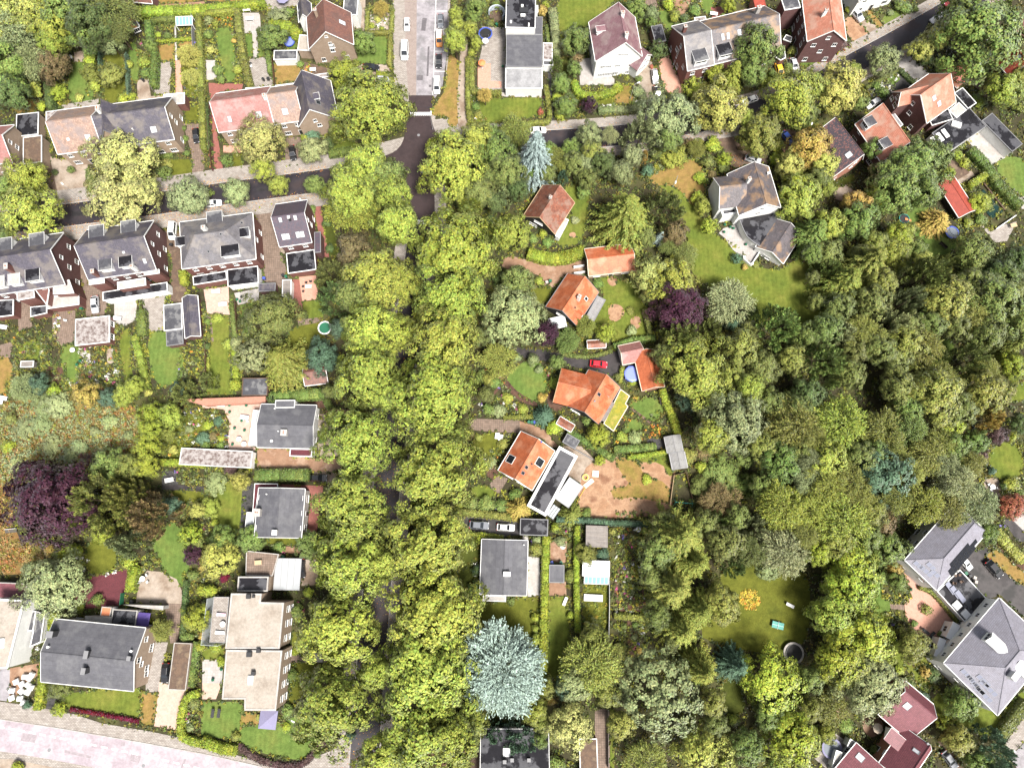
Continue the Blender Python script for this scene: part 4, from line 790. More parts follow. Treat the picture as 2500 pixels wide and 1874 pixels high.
BK('B1',3.4,'brick_tan','gravel_roof',752,410,885,410,890,292,764,278,h=h); BK('B1',4.4,'render_white','bitumen_grey',1160,120,1235,125,1245,-40,1085,-40,h=h)
h=house('small white gabled wing with a dark roof beside a brown roof','the small white gabled wing',er('B1',(870,165),(855,-20),(792,118),(782,15),4,6.8),4,6.8,'render_white','tile_slate',lmk=False,win=False,name='outbuilding',cat='house'); skylight(h,s1('B1',760,92),.7,1.1)
house('dark-roofed building cut by the top edge above the kitchen garden',None,er('A1',(1066,12),(1215,30),(1075,-70),(1230,-60),3,5),3,5,'brick_dark','tile_brown',name='outbuilding',win='f',cat='shed')
BK('B1',2.6,'render_white','bitumen_grey',560,482,750,484,744,402,556,412,label='white shed with a stained dark flat roof behind the tan house',name='shed')

# ---- top middle and right
h=BK('C1',6.4,'render_white','bitumen_wet',778,222,1002,232,1040,-60,780,-60,label='long modern house with stepped dark flat roofs and white edges',name='house',cat='house',short='the long modern flat-roofed house')
hm=h; deckbox(h,s1('C1',925,90),2.3,1.4,.5,'dark_metal','roof_light'); deckbox(h,s1('C1',918,128),1.2,.6,.4,'white','vent_box'); deckbox(h,s1('C1',820,182),.5,.5,.5,'white','vent_box'); deckbox(h,s1('C1',965,205),.3,1,.3,'white','vent_box'); deckbox(h,s1('C1',912,52),.6,.6,.4,'white','vent_box')
BK('C1',4.6,'render_white','bitumen',780,540,1075,543,1076,282,782,280,h=h,edge='lead'); BK('C1',4.4,'render_white','bitumen',1012,282,1076,282,1076,138,1016,135,h=h,edge='lead'); BK('C1',3.4,'render_white','lead_grey',770,716,1076,718,1076,548,780,545,h=h,tilt=1.0); BK('C1',3.0,'render_white','lichen_roof',1080,482,1165,490,1150,345,1080,350,h=h); BK('C1',2.8,'render_white','bitumen_grey',1080,530,1160,528,1166,494,1080,488,h=h)
BK('C1',4.8,'render_white','concrete',1000,100,1040,100,1042,45,1003,45,h=h)
h=house('tall white house with three rows of windows under a purplish gable','the tall white gabled house',fit_er((1437,57),(1455,151),(1511,3),(1527,102),6,11.2,5.2),6,11.2,'render_white','tile_mauve',win='fb',storey=[.9,3.6]); hw=h
for x,y,nx in ((1513,133,2),(1522,133,3),(1530,133,2)):win_px(h,(x,y),'r',.9,.8,nx,2)
for x,y in ((1472,163),(1486,162),(1508,160),(1541,158)):win_px(h,(x,y),'r',1.5,.9,3,2)
for x,y in ((1466,188),(1482,187),(1498,186),(1533,181)):win_px(h,(x,y),'r',1.9,1.3,4,3)
chimney(h,(1528,92),.8,.8,1.2,'render_white',1); chimney(h,(1519,40),.7,.9,1.0,'render_white',1); dormer(h,s1('C1',1550,250),1.3,1.2,None,'tile_mauve','white')
xgable(h,s1('D1',268,440),s1('D1',120,330),3.2,3.6,7.0,'tile_mauve','render_white'); BK('D1',3,'brick_dark','bitumen_wet',330,345,420,335,385,195,295,215,label='dark flat-roofed garage behind the round tree beside white house',name='garage',cat='garage',edge='lead')
h=house('red brick house with grey tiles and a flat dormer, left half','the red brick house with grey tiles',er('D1',(575,580),(800,525),(580,288),(792,240),6,10),6,10,'brick_red','tile_grey',win='fl',storey=[.9,3.8]); dormer(h,s1('D1',685,462),3.4,1.4); chimney(h,s1('D1',560,262),.8,.8,.8); BK('D1',2.8,'render_white','lichen_roof',660,225,760,215,735,130,648,145,h=h)
win_px(h,s1('D1',515,435),'l',.5,3.2,1,4); win_px(h,s1('D1',470,535),'l',.5,1.4,1,2)
h=house('brick terraced house with moss-spotted orange and grey tiles','the moss-roofed brick house',er('D1',(800,525),(1340,388),(795,240),(1346,114),6,10),6,10,'brick_red','tile_mossy',win='f',storey=[.9,3.8]); dormer(h,s1('D1',880,415),3.4,1.4,roof='bitumen_wet')
for x,y in ((878,300),(920,293),(1012,266)):skylight(h,s1('D1',x,y),.8 if x <1000 else 1.1,1.6)
chimney(h,s1('D1',1150,108),1.0,.8,.9,'concrete'); BK('D1',3.1,'brick_red','bitumen_wet',1290,455,1345,490,1388,470,1380,400,1340,370,h=h,rect=False); BK('D1',2.8,'brick_dark','concrete',800,205,915,180,905,150,795,180,h=h)
h=house('tall dark brick house with salmon roof at the top edge','the tall dark brick house at the top',fit_er((1957,0),(1973,101),(2024,-30),(2034,74),7.6,11),7.6,11,'brick_dark','tile_salmon',win='fr',storey=[.9,3.5,5.6],trim='white'); hd=h; chimney(h,s1('E1',30,130),.5,.8,1,'render_white')
BK('D1',2.9,'brick_dark','bitumen_grey',1365,320,1430,345,1440,300,1390,280,h=h,rect=False); BK('D1',7.0,'brick_dark','bitumen_grey',1395,85,1500,60,1490,-30,1330,-10,h=h); BK('D1',3.2,'brick_dark','tile_grey',1540,345,1610,360,1660,330,1600,290,h=h,rect=False)
BK('D1',3.4,'brick_salmon','tile_red',1175,118,1268,104,1180,-40,1095,-30,label='long garage roof of orange-red tiles at the top edge',name='garage',cat='garage',edge='tile_red')
house('white house front cut by the top edge beside the grass drive','the white house at the top edge',fit_er((2100,3),(2205,-28),(2090,-60),(2190,-90),5,8),5,8,'render_white','tile_slate',win='f')
h=house('orange tiled house with dark brick gable and white eaves','the orange-tiled house with a dark brick gable',fit_er(s1('E1',905,965),s1('E1',1162,800),s1('E1',788,800),s1('E1',1010,625),5.6,9.6,4.0),5.6,9.6,'brick_dark','tile_salmon',win='l',storey=[.9,3.4]); ho=h
for x,y in ((930,795),(970,840)):skylight(h,s1('E1',x,y),1.2,1.4)
chimney(h,s1('E1',1090,730),.7,.7,.8); xgable(h,s1('E1',665,745),s1('E1',900,690),2.2,6.0,8.6,'tile_salmon','brick_dark'); BK('E1',3.1,'brick_dark','bitumen_wet',940,1035,1085,940,1030,880,830,890,h=h,edge='render_white'); BK('E1',3.3,'render_white','concrete',1110,960,1195,890,1130,830,1050,890,h=h); BK('E1',3.0,'render_white','bitumen_wet',1190,890,1272,838,1165,705,1105,745,h=h); BK('E1',3.0,'brick_dark','lead_grey',550,885,655,1030,680,1010,580,875,h=h,rect=False)
h=BK('E1',3.0,'render_white','bitumen_wet',1060,1230,1365,1010,1205,885,900,1080,label='black flat roof with roof lights below the orange-tiled house',name='annex_building',cat='building',edge='lead'); deckbox(h,s1('E1',1108,1010),1.6,2.4,.35,'white_soft','roof_light',.6)
for x,y in ((1018,1082),(975,1112),(930,1145)):deckbox(h,s1('E1',x,y),1.1,2.5,.25,'white','roof_light',-.1)
BK('E1',3.1,'render_white','bitumen_wet',1550,1240,1656,1160,1392,920,1328,968,label='long black flat-roofed garage beside the pale terrace',name='garage',cat='garage',edge='lead')
BK('E1',3.0,'brick_salmon','tile_red',1030,650,1170,685,1172,552,950,585,label='salmon gable-ended garage behind the orange-tiled house',name='garage',cat='garage',edge='tile_orange',tilt=1.6)
h=house('house with pink-red roof and two white dormers','the pink-roofed house with two dormers',er('E1',(285,1000),(500,1310),(522,842),(737,1152),4.6,9.2,3.0),4.6,9.2,'brick_dark','tile_salmon',win='fr'); dormer(h,s1('E1',400,1000),2.2,1.6,None,'bitumen_grey',nx=3); dormer(h,s1('E1',525,1172),2.2,1.6,None,'bitumen_grey',nx=3)
h=house('house with dark roof blotched by pink tiles','the blotched dark-roofed house',fit_er((1960,345),(2040,428),(2047,285),(2104,380),5,9,2.4),5,9,'brick_salmon','tile_blotched',win='fr'); skylight(h,s1('E1',240,1255),1.4,1.5)
h=house('brick house with orange hipped roof at the right edge','the orange hipped house at the right edge',er('E1',(1430,500),(1525,605),(1600,395),(1720,520),5,9),5,9,'brick_dark','tile_red',win='fr'); skylight(h,s1('E1',1612,465),.9,1.4); BK('E1',3,'brick_dark','tile_plum',1600,250,1700,330,1740,200,1640,140,label='plum-tiled roof at the right edge behind the big tree',name='garage',cat='garage',edge='tile_plum')
h=house('long tiled garden shed with a red roof beside the pond','the red-tiled garden shed',er('E2',(945,-30),(1130,275),(1040,-60),(1225,215),2.4,3.6),2.4,3.6,'timber_black','tile_red',win=False,name='garden_shed',cat='shed')

# ---- white house with curved roof
h=house('white house with mossy grey roof, curved black annex and balcony','the white house on the large lawn',fit_er(s1('D2',1350,180),s1('D1',1240,1340),s1('D2',1230,165),s1('D1',1140,1320),5.4,8.8,5.6),5.4,8.8,'render_white','tile_mossy',win='blr')
xgable(h,s1('D1',855,1512),s1('D1',1075,1488),4.2,5.4,8.2,'tile_mossy','render_white',win=0); chimney(h,s1('D1',1072,1480),.7,.7,.8,'render_white'); vent(h,s1('D1',1238,1412),.25,.8)
q=BK('D2',4.2,'render_white','bitumen_wet',868,262,1032,226,1010,136,855,165,h=h,ew=.5); BK('D2',3.0,'render_white','bitumen_wet',1000,258,1020,310,1042,365,1070,420,1120,465,1195,512,1265,405,1350,272,1308,212,h=h,rect=False,edge='lead')
for x,y,w_ in ((790,130,1.6),(770,80,1.2)):
    p=W(s1('D2',x,y),2.2)
h2=house('white gabled garage wing with dark tiles on the large lawn','the white gabled garage wing',er('D2',(1362,650),(1500,432),(1283,540),(1445,290),2.6,4.6),2.6,4.6,'render_white','tile_mossy',win='f',name='garage',cat='garage'); win_px(h2,s1('D2',1228,585),'l',2.2,1.1,4,2)
w_=thing('garden_wall','white garden wall and gate posts round the cream terrace','wall'); m=M()
for a,b in (((1040,600),(1105,655)),((1105,655),(1185,530))):
    A,B=W(s1('D2',*a),.6),W(s1('D2',*b),.6); d=(B-A).normalized(); n=Vector((-d.y,d.x,0))*.12; m.hull([(*(p.xy),0)for p in (A-n,B-n,B+n,A+n)],[(*(p.xy),1.0)for p in (A-n,B-n,B+n,A+n)])
m.build('wall','render_white',w_); m=M()
for x,y in ((1040,600),(1105,655)):p=W(s1('D2',x,y)); m=M(); m.box(p.x-.25,p.x+.25,p.y-.25,p.y+.25,0,1.3); m.build('pier','white',w_)
sheet('patio',Z('D2',845,395,885,355,1000,320,1060,420,1200,540,1115,645,1040,595,960,530,900,440),'paver_pale',.16,'cream tiled terrace with pots in front of the curved annex')

# ---- middle: orange roofs
h=house('black timber cottage with weathered red-brown tiles among dense trees','the weathered red-brown cottage',er('C2',(1170,417),(1327,160),(1060,250),(1227,-6),2.6,7.2),2.6,7.2,'timber_black','tile_weathered',win='b',trim='wood_pale',name='cottage'); chimney(h,s1('C2',1140,115),.6,.6,.7,'render_white'); win_px(h,s1('C2',1045,308),'l',2.4,.8,6,2); win_px(h,s1('C2',1000,340),'l',2.2,1.2,4,2); BK('C2',2.3,'render_white','concrete',1172,418,1212,430,1290,290,1262,270,h=h,edge='white')
h=house('black timber cottage with bright orange tiles and grey lean-to','the orange cottage with the grey lean-to',er('C2',(1345,1150),(1526,886),(1246,1015),(1425,730),2.6,7.0),2.6,7.0,'timber_black','tile_orange',win='b',trim='lead',name='cottage'); chimney(h,s1('C2',1368,930),.9,.7,.5,'render_white'); skylight(h,s1('C2',1428,925),.9,1.1,'glass','white'); vent(h,s1('C2',1340,1000),.15,.3,'dark_metal'); dormer(h,s1('C2',1365,1058),1.6,1.0,None,'tile_orange','wood_dark',kind='gable'); win_px(h,s1('C2',1225,1055),'l',2.4,.9,6,2)
BK('C2',2.3,'timber_black','corrugated',1408,1092,1482,1118,1592,942,1527,896,h=h,edge='lead'); glass_roof(Z('C2',1170,1172,1310,1140,1215,1072,1095,1100),2.4,5,h=h,frame='white_soft',glass='clear_glass',tilt=.5)
h=house('low orange-tiled barn with pale brick walls beside gravel drive','the orange-tiled barn',er('C2',(1450,745),('D2',162,695),(1440,602),('D2',165,562),2.6,4.8),2.6,4.8,'brick_tan','tile_orange',win='f',name='barn',cat='barn',trim='cream_paint')
for k,(a,b)in enumerate((((1328,668),(1415,655)),((1330,718),(1420,706)))):
    A,B=W(s1('C2',*a),1),W(s1('C2',*b),1); d=(B-A).normalized(); n=Vector((-d.y,d.x,0))*.15; m=M(); m.hull([(*(p.xy),.05)for p in (A-n,B-n,B+n,A+n)],[(*(p.xy),1.2)for p in (A-n,B-n,B+n,A+n)])
    r_=thing('wall_stub',('upper' if k == 0 else 'lower')+' low white wall at the end of the orange barn','wall'); m.build('wall','render_white',r_)
h=house('black timber house with crossed orange roofs and a sedum lean-to','the cross-roofed orange house',fit_er(s1('C3',1525,390),(1512,950),s1('C3',1425,276),s1('C2',1602,1524),2.6,6.8),2.6,6.8,'timber_black','tile_orange',win='b',trim='lead'); xgable(h,s1('C3',1205,40),s1('C3',1470,108),4.3,2.6,6.2,'tile_orange','timber_black',win=0,trim='wood_pale')
skylight(h,s1('C3',1318,112),1.3,1.5); skylight(h,s1('C3',1532,140),.8,1.1,'glass'); vent(h,s1('C3',1497,197),.18,.4,'lead'); dormer(h,s1('C3',1610,110),2.2,1.1,None,'tile_orange','white',kind='gable'); win_px(h,s1('C3',1340,285),'l',2.6,.9,6,2)
block([(1515,949),(1538,966),(1528,985),(1534,992),(1498,1053),(1473,1034)],2.3,'timber_black','sedum',h=h,rect=False,edge='cream_paint'); BK('C3',2.6,'timber_grey','timber_grey',1555,352,1580,362,1660,215,1640,200,h=h,edge='timber_grey')
h=house('long brick barn wing with orange and dark red tiles by the pool','the L-shaped orange barn',er('D2',(410,1625),(322,1315),(326,1652),(270,1352),2.6,4.8),2.6,4.8,'brick_salmon','tile_orange',win='b',name='barn',cat='barn',trim='cream_paint')
h=house('short barn wing with a pinkish orange roof below the hedge',None,er('D2',(70,1458),(215,1430),(52,1365),(262,1318),2.6,4.4,2.2),2.6,4.4,'render_white','tile_pink',win='f',name='barn',cat='barn',trim='cream_paint')
h=house('orange-tiled house with white roof windows and long black annex','the orange house with the long black annex',er('C3',(990,920),(1172,606),(856,823),(1047,494),3.0,7.0),3.0,7.0,'timber_black','tile_orange',win='b',trim='white')
skylight(h,s1('C3',818,665),2.0,2.3,'glass','white'); skylight(h,s1('C3',1052,690),2.0,2.3,'glass','white'); skylight(h,s1('C3',945,730),.8,1.0,'glass'); skylight(h,s1('C3',917,776),.8,1.0,'glass'); vent(h,s1('C3',990,705),.15,.4,'dark_metal'); vent(h,s1('C3',1067,527),.15,.4,'blue_paint')
win_px(h,s1('C3',800,810),'l',2.4,1.2,4,1); win_px(h,s1('C3',900,875),'l',2.4,1.2,4,1)
BK('C3',3.3,'timber_black','bitumen_wet',945,1040,1098,1126,1366,642,1216,560,h=h,ew=.62,edge='white'); glass_roof(Z('C3',1190,985,1290,1065,1402,880,1285,808)[::1],2.7,4,h=h,frame='grey_metal',glass='milky',tilt=.15)
glass_roof(Z('C3',1105,1112,1162,1152,1222,1070,1170,1030),2.6,3,h=h,frame='dark_metal',glass='clear_glass')
BK('C3',2.8,'timber_black','bitumen_wet',890,1276,1116,1287,1126,1150,898,1144,label='black flat-roofed garage at the end of the two-car drive',name='garage',cat='garage',edge='lead',short='the black garage')
h=house('wide bungalow with low dark grey roof beside white terrace','the grey bungalow',er('C4',(947,262),('C3',957,1322),(757,260),('C3',771,1319),3.1,4.3),3.1,4.3,'render_white','bitumen',win='fblr',name='bungalow',trim='white_soft'); chimney(h,s1('C3',788,1592),.9,1.4,.8,'render_white',0,'white'); vent(h,s1('C3',925,1357)); BK('C4',2.6,'render_white','concrete',592,306,778,312,782,264,590,258,h=h)
BK('C4',2.4,'timber_black','bitumen',1130,158,1250,160,1255,15,1130,12,label='small black-roofed shed between the two long hedges',name='shed',edge='lead')
BK('C3',2.3,'timber_grey','timber_grey',1424,1372,1602,1382,1607,1204,1430,1200,label='shed with a roof of weathered grey planks',name='shed',edge='timber_grey',short='the weathered plank roof')
glass_roof(Z('C3',1400,1600,1616,1622,1618,1482,1400,1490),2.2,6,label='white-roofed greenhouse below the plank roof',name='greenhouse',cat='greenhouse',glass='milky',tilt=.6); glass_roof(Z('C4',1412,165,1608,172,1608,112,1415,105),1.4,6,label='teal glass cold frame beside the white greenhouse',name='cold_frame',cat='greenhouse',glass='teal_glass',tilt=.5)
for k,(a,nm)in enumerate((((420,612),'upper'),((455,752),'lower'))):
    q=((555,592),(530,466),(472,476),(500,606))if k == 0 else ((592,728),(566,602),(512,612),(538,742)); house(nm+' of two small grey sheds with ridged roofs by bare yard','the twin grey sheds' if k else None,er('D3',q[0],q[1],q[3],q[2],2.2,2.9),2.2,2.9,'timber_brown','corrugated',win=False,name='shed',cat='shed',trim='grey_metal',oh=.15)

# ---- left, below the street
h=house('dark brick house with slate roof cut by the left edge','the dark brick house at the left edge',er('A2',(-250,930),(537,805),(-310,630),(392,534),6,10.6),6,10.6,'brick_dark','tile_slate',win='fbr',storey=[.9,3.6])
chimney(h,s1('A2',100,690),.8,1.4,.2,'brick_red',1); dormer(h,s1('A2',135,770),2.4,1.3,roof='concrete'); dormer(h,s1('A2',285,738),3.0,1.4,roof='bitumen_wet'); dormer(h,s1('A2',10,790),2.4,1.3,roof='concrete')
for x,y in ((60,505),(320,465)):dormer(h,s1('A2',x,y),3.2,1.5,roof='bitumen_grey')
for xy,z,rf in (((378,1008,640,972,640,890,374,905),3.2,'concrete'),((138,940,280,915,275,855,135,870),5.0,'lichen_roof'),((246,1072,380,1042,380,978,245,992),2.9,'bitumen_wet'),((-60,1080,108,1060,110,930,-60,940),3.0,'bitumen_wet'),((430,890,600,880,560,770,430,820),4.9,'concrete'),((280,850,380,980,400,850,340,780),4.6,'brick_red')):BK('A2',z,'brick_red',rf,*xy,h=h,rect=False)
h=house('semi-detached dark brick house with slate roof and white rear balconies','the brick house with white balconies',er('A2',(720,772),(1275,690),(595,498),(1152,420),6,10.6),6,10.6,'brick_dark','tile_slate',win='fblr',storey=[.9,3.6])
dormer(h,s1('A2',868,655),2.8,1.3,roof='bitumen_grey'); dormer(h,s1('A2',1032,630),2.8,1.3,roof='bitumen_wet'); chimney(h,s1('A2',790,730),.8,1.0,.1,'brick_red'); chimney(h,s1('A2',1105,690),.8,.8,.1,'render_white'); skylight(h,s1('A2',1172,620),.8,1.3); skylight(h,s1('A2',1002,550),.5,.5,'sky_painted_glass','white')
for x,y in ((800,400),(1058,362)):dormer(h,s1('A2',x,y),3.2,1.5,roof='bitumen_grey')
for xy,z,rf,wl in (((832,942,1360,862,1352,790,830,872),3.0,'bitumen_wet','render_white'),((950,852,1180,815,1180,755,950,790),4.6,'concrete','brick_red'),((720,815,850,795,840,765,720,775),5.2,'concrete','brick_red'),((1165,740,1300,715,1280,690,1165,700),5.2,'concrete','brick_red')):BK('A2',z,wl,rf,*xy,h=h)
h=house('square brick house with hipped grey roof and black rear annex','the hip-roofed brick house',fit_rect([(446,656),(625,632),(616,519),(437,543)],6),6,9.8,'brick_red','tile_grey',kind='hip',hip=5.2,win='fblr',storey=[.9,3.6])
dormer(h,s1('B2',215,540),4.0,1.2,roof='bitumen_wet'); dormer(h,s1('B2',325,400),2.0,1.1,roof='bitumen_wet'); dormer(h,s1('B2',90,280),3.4,1.2,roof='bitumen_grey'); dormer(h,s1('A2',1475,470),2.0,1.1,roof='bitumen_wet'); chimney(h,s1('B2',10,370),.9,.9,.6,'render_white')
for x,y in ((130,402),(30,543),(298,312)):skylight(h,s1('B2',x,y),.6,.6,'glass','lead')
block(Zs(('A2',1565,815),('B2',185,770),('B2',170,700),('A2',1560,745)),3.2,'brick_red','bitumen_wet',h=h); BK('B2',3.1,'render_white','bitumen_wet',190,826,442,796,425,660,175,690,h=h)
h=house('narrow dark brick house with violet-black tiles and paired skylights','the narrow violet-roofed house',er('B2',(607,508),(874,466),(535,265),(796,230),5.8,9.8),5.8,9.8,'brick_dark','tile_violet',win='fblr')
for x,y in ((640,425),(672,422),(755,408),(790,404)):skylight(h,s1('B2',x,y),1.0,1.5)
skylight(h,s1('B2',612,288),.8,1.2); skylight(h,s1('B2',733,270),.8,1.2); chimney(h,s1('B2',692,285),.5,.6,.5,'dark_metal',0,'white'); BK('B2',3.1,'brick_red','bitumen_wet',676,722,900,690,890,525,655,560,h=h); BK('B2',4.0,'brick_dark','tile_violet',892,555,948,548,930,385,880,385,h=h,edge='lead')
for xy in ((160,268),(240,258)):pass
h=house('dark gabled garage with two flat black side roofs behind hedge','the dark gabled garage',er('A2',(1625,1222),(1596,890),(1540,1230),(1520,905),2.6,3.9),2.6,3.9,'brick_dark','tile_slate',win='r',name='garage',cat='garage'); BK('A2',2.7,'brick_dark','bitumen_grey',1330,1188,1480,1168,1468,960,1318,976,h=h); BK('A2',2.5,'brick_dark','bitumen_grey',1350,1310,1486,1290,1480,1174,1340,1192,h=h,edge='lead')
BK('A2',2.7,'brick_red','lichen_roof',612,1302,892,1280,884,1056,604,1096,label='square garage with lichen-whitened flat roof in the rear gardens',name='garage',cat='garage',short='the lichen-roofed garage',win='1')
BK('B2',2.5,'brick_dark','tile_slate',430,870,575,862,570,798,440,800,label='small dark-roofed shed above the round dark tree',name='shed',edge='lead'); BK('B2',2.5,'render_white','timber_grey',632,905,712,900,690,770,620,772,label='narrow grey-roofed shed beside the salmon terrace',name='shed',edge='white'); BK('B3',2.6,'brick_dark','bitumen_grey',305,152,520,150,500,5,300,8,label='dark flat-roofed garage above the salmon wall',name='garage',cat='garage',edge='wood_dark')
house('small shed with mottled brown tiles under the avenue trees','the mottled brown shed',er('B2',(800,1638),(1000,1600),(800,1515),(975,1508),2.3,3.6,2.0),2.3,3.6,'brick_dark','tile_brown',win=False,name='shed',cat='shed')

# ---- lower left
h=house('low black-roofed house with white side walls beside salmon terrace','the black-roofed house by the salmon terrace',er('B3',(420,568),(866,578),(424,384),(886,395),3.4,5.0),3.4,5.0,'render_white','bitumen',win='fbr',trim='white_soft'); chimney(h,s1('B3',652,455),1.3,1.3,.6,'concrete',2); vent(h,s1('B3',545,518),.25); vent(h,s1('B3',600,440)); vent(h,s1('B3',570,258)); BK('B3',3.7,'render_white','bitumen',568,250,730,250,730,184,570,188,h=h,edge='white_soft'); BK('B3',2.9,'render_white','paver_wine',685,640,866,645,868,582,690,580,h=h)
glass_roof(Z('B3',360,552,415,556,442,270,388,268),2.7,2,h=h,glass='milky',frame='white'); BK('B3',2.6,'render_white','lichen_roof',-205,710,376,736,386,602,-195,570,label='long garage with a lichen-speckled flat roof',name='garage',cat='garage',edge='white_soft'); BK('B3',2.2,'brick_salmon','brick_salmon',-5,232,490,206,492,156,-190,180,label='long salmon-coloured wall roof above the salmon terrace',name='garden_wall',cat='wall',rect=False,edge='brick_salmon')
h=house('square house with low dark grey roof and white glazed side','the square grey-roofed house',er('B3',(776,1302),(816,906),(582,1296),(606,898),4.4,5.4),4.4,5.4,'render_grey','bitumen',win='fblr',trim='white_soft'); chimney(h,s1('B3',440,1098),1.6,1.4,.5,'concrete',2); chimney(h,s1('B3',575,1258),1.0,1.0,.5,'concrete',0,'white'); vent(h,s1('B3',505,948)); glass_roof(Z('B3',325,1258,385,1262,402,1096,336,1094),2.6,1,h=h,glass='milky'); BK('B3',3.0,'brick_red','paver_wine',385,1095,410,1095,440,898,592,896,592,862,402,860,h=h,rect=False,edge='white_soft')
h=BK('B4',6.6,'brick_tan','gravel_roof',165,692,606,692,642,320,452,314,462,246,212,244,label='modern tan block with two gravel roofs and pale parapets',name='house',cat='house',rect=False,edge='concrete',ew=.35,win='1',short='the tan block with gravel roofs'); hb=h
BK('B4',6.5,'brick_tan','gravel_roof',138,1102,320,1102,320,1192,576,1194,628,706,172,700,h=h,rect=False,edge='concrete',ew=.35,win='3'); BK('B4',4.6,'brick_tan','bitumen_wet',258,228,508,232,518,106,272,110,h=h,edge='concrete',ew=.3); block(Zs(('B3',330,1605),('B3',548,1610),('B3',600,1432),('B3',335,1404)),3.4,'brick_tan','paver_brown',h=h,rect=False,edge='concrete')
for x,y,s_,mt in ((365,735,1.0,'dark_metal'),(440,705,.8,'dark_metal'),(398,888,.8,'dark_metal'),(372,945,1.1,'white'),(360,268,.9,'dark_metal'),(400,268,.5,'dark_metal')):o_=House(); o_.__dict__.update(h.__dict__); deckbox(o_,s1('B4',x,y),s_,s_*(1.6 if mt == 'white' else 1),.8 if mt == 'dark_metal' else .3,mt,'roof_light' if mt == 'white' else 'chimney')
glass_roof(Zs(('B4',552,216),('B4',766,218),('B3',782,1470),('B3',576,1466)),2.8,4,h=h,glass='milky',frame='grey_metal'); b_=BK('B4',3.0,'brick_tan','paver_grey',30,642,162,646,200,272,78,274,h=h,edge='grey_metal',ew=.1)
h=house('grey-roofed tan house with three black chimneys and front lawn','the grey-roofed house with three black chimneys',er('A4',(318,960),(1072,1032),(344,716),(1092,797),5.4,7.4),5.4,7.4,'brick_tan','bitumen',win='fbr',trim='white_soft')
for x,y,a_,b2 in ((715,735,.8,1.5),(712,862,.8,1.2),(1060,765,.7,.8),(450,565,1.3,1.2)):chimney(h,s1('A4',x,y),a_,b2,.7,'dark_metal',0,'lead')
vent(h,s1('A4',400,675),.2,.6,'white'); vent(h,s1('A4',1072,708),.2,.6,'white')
for x,y,s_ in ((1222,675,'r'),(1182,850,'r'),(1120,785,'r')):win_px(h,s1('A4',x,y),s_,1.2,1.3)
BK('A4',3.2,'render_grey','bitumen_wet',895,530,1092,532,1112,388,908,366,h=h,edge='concrete'); BK('A4',3.4,'render_grey','concrete',672,505,885,515,900,435,695,425,h=h,edge='concrete'); BK('A4',2.9,'render_white','terracotta',815,430,890,435,905,358,820,350,h=h,edge='concrete'); BK('A4',2.8,'render_grey','concrete',1140,360,1320,380,1325,345,1000,335,h=h,rect=False,edge='concrete')
h=BK('A4',6.2,'render_white','gravel_roof',-60,860,62,850,200,300,-60,285,label='white house with gravel roof at the left edge',name='house',cat='house',rect=False,edge='white',short='the white house at the left edge',ew=.35); deckbox(h,s1('A4',8,648),1.6,2.0,.4,'white','roof_light'); BK('A4',3.0,'render_white','tile_plum',-60,285,200,292,222,168,-60,150,h=h,edge='concrete'); BK('A4',3.2,'render_white','bitumen_grey',175,552,262,542,300,392,205,380,h=h,edge='white'); BK('A4',2.4,'render_white','bitumen_grey',240,680,330,640,365,400,300,395,h=h,rect=False,edge='white')
BK('A4',2.8,'brick_tan','gravel_brown',1358,1022,1502,1032,1552,646,1410,644,label='carport with a long gravel roof beside the drive',name='carport',cat='carport',edge='concrete',short='the gravel-roofed carport')
h=house('dark-roofed house with skylight at the bottom edge below the blue spruce','the dark-roofed house at the bottom edge',er('C4',(570,1900),(1140,1900),(575,1720),(1120,1720),3.6,5.2,8.6),3.6,5.2,'render_white','bitumen_wet',win='b',trim='white'); skylight(h,s1('C4',785,1530),1.5,1.6,'sky_painted_glass','white')
for x,y in ((770,1595),(830,1580),(965,1580)):chimney(h,s1('C4',x,y),.6,.6,.5,'dark_metal',0,'lead')
BK('C4',2.6,'brick_dark','gravel_brown',1372,1760,1526,1760,1520,1416,1380,1420,label='brown gravel-roofed garage at the bottom edge',name='garage',cat='garage',edge='white_soft')

# ---- right
h=house('white house with slate hip roof and rows of black solar panels','the white house with black solar panels',fit_rect([(2286,1442),(2407,1303),(2336,1222),(2211,1365)],6),6,8.6,'render_white','tile_lavender',kind='hip',hip=2.0,hipl=5.2,win='fblr',storey=[.9,3.6],trim='white'); hs_=h
panels(h,s1('E3',1160,1450),9,3,1.05,1.1,'solar',skip=((0,2),(8,0),(8,2),(7,2)))
for (x,y,nu)in ((800,1520,2),(865,1570,3),(905,1530,2),(940,1590,2)):panels(h,s1('E3',x,y),nu,1,1.0,1.0,'solar_pale')
q=BK('E4',3.0,'render_white','bitumen_wet',952,226,1186,486,1356,286,1140,52,h=h,edge='white'); q.Tm=q.Tm
for x,y in ((1110,340),(1180,410)):deckbox(q,s1('E4',x,y),1.6,1.6,.4,'white','roof_light')
q.x=0; k_=W(s1('E4',1095,225),3.0)
for i in range(3):
    o_=deckbox(q,(s1('E4',1058+i*40,200+i*34)),1.1,3.0,.12,'solar_pale','solar_panel',math.radians(88))
    o_.rotation_euler=(o_.rotation_euler[0]+.18,o_.rotation_euler[1],o_.rotation_euler[2]); o_.location.z += .25
h=house('large white villa with grey hip roof, round dormer and solar panels','the large white hip-roofed villa',fit_rect([(2431,1748),(2566,1590),(2444,1451),(2309,1615)],6.6),6.6,10.4,'render_white','tile_lavender',kind='hip',win='fblr',storey=[.9,3.8],trim='white'); hv=h
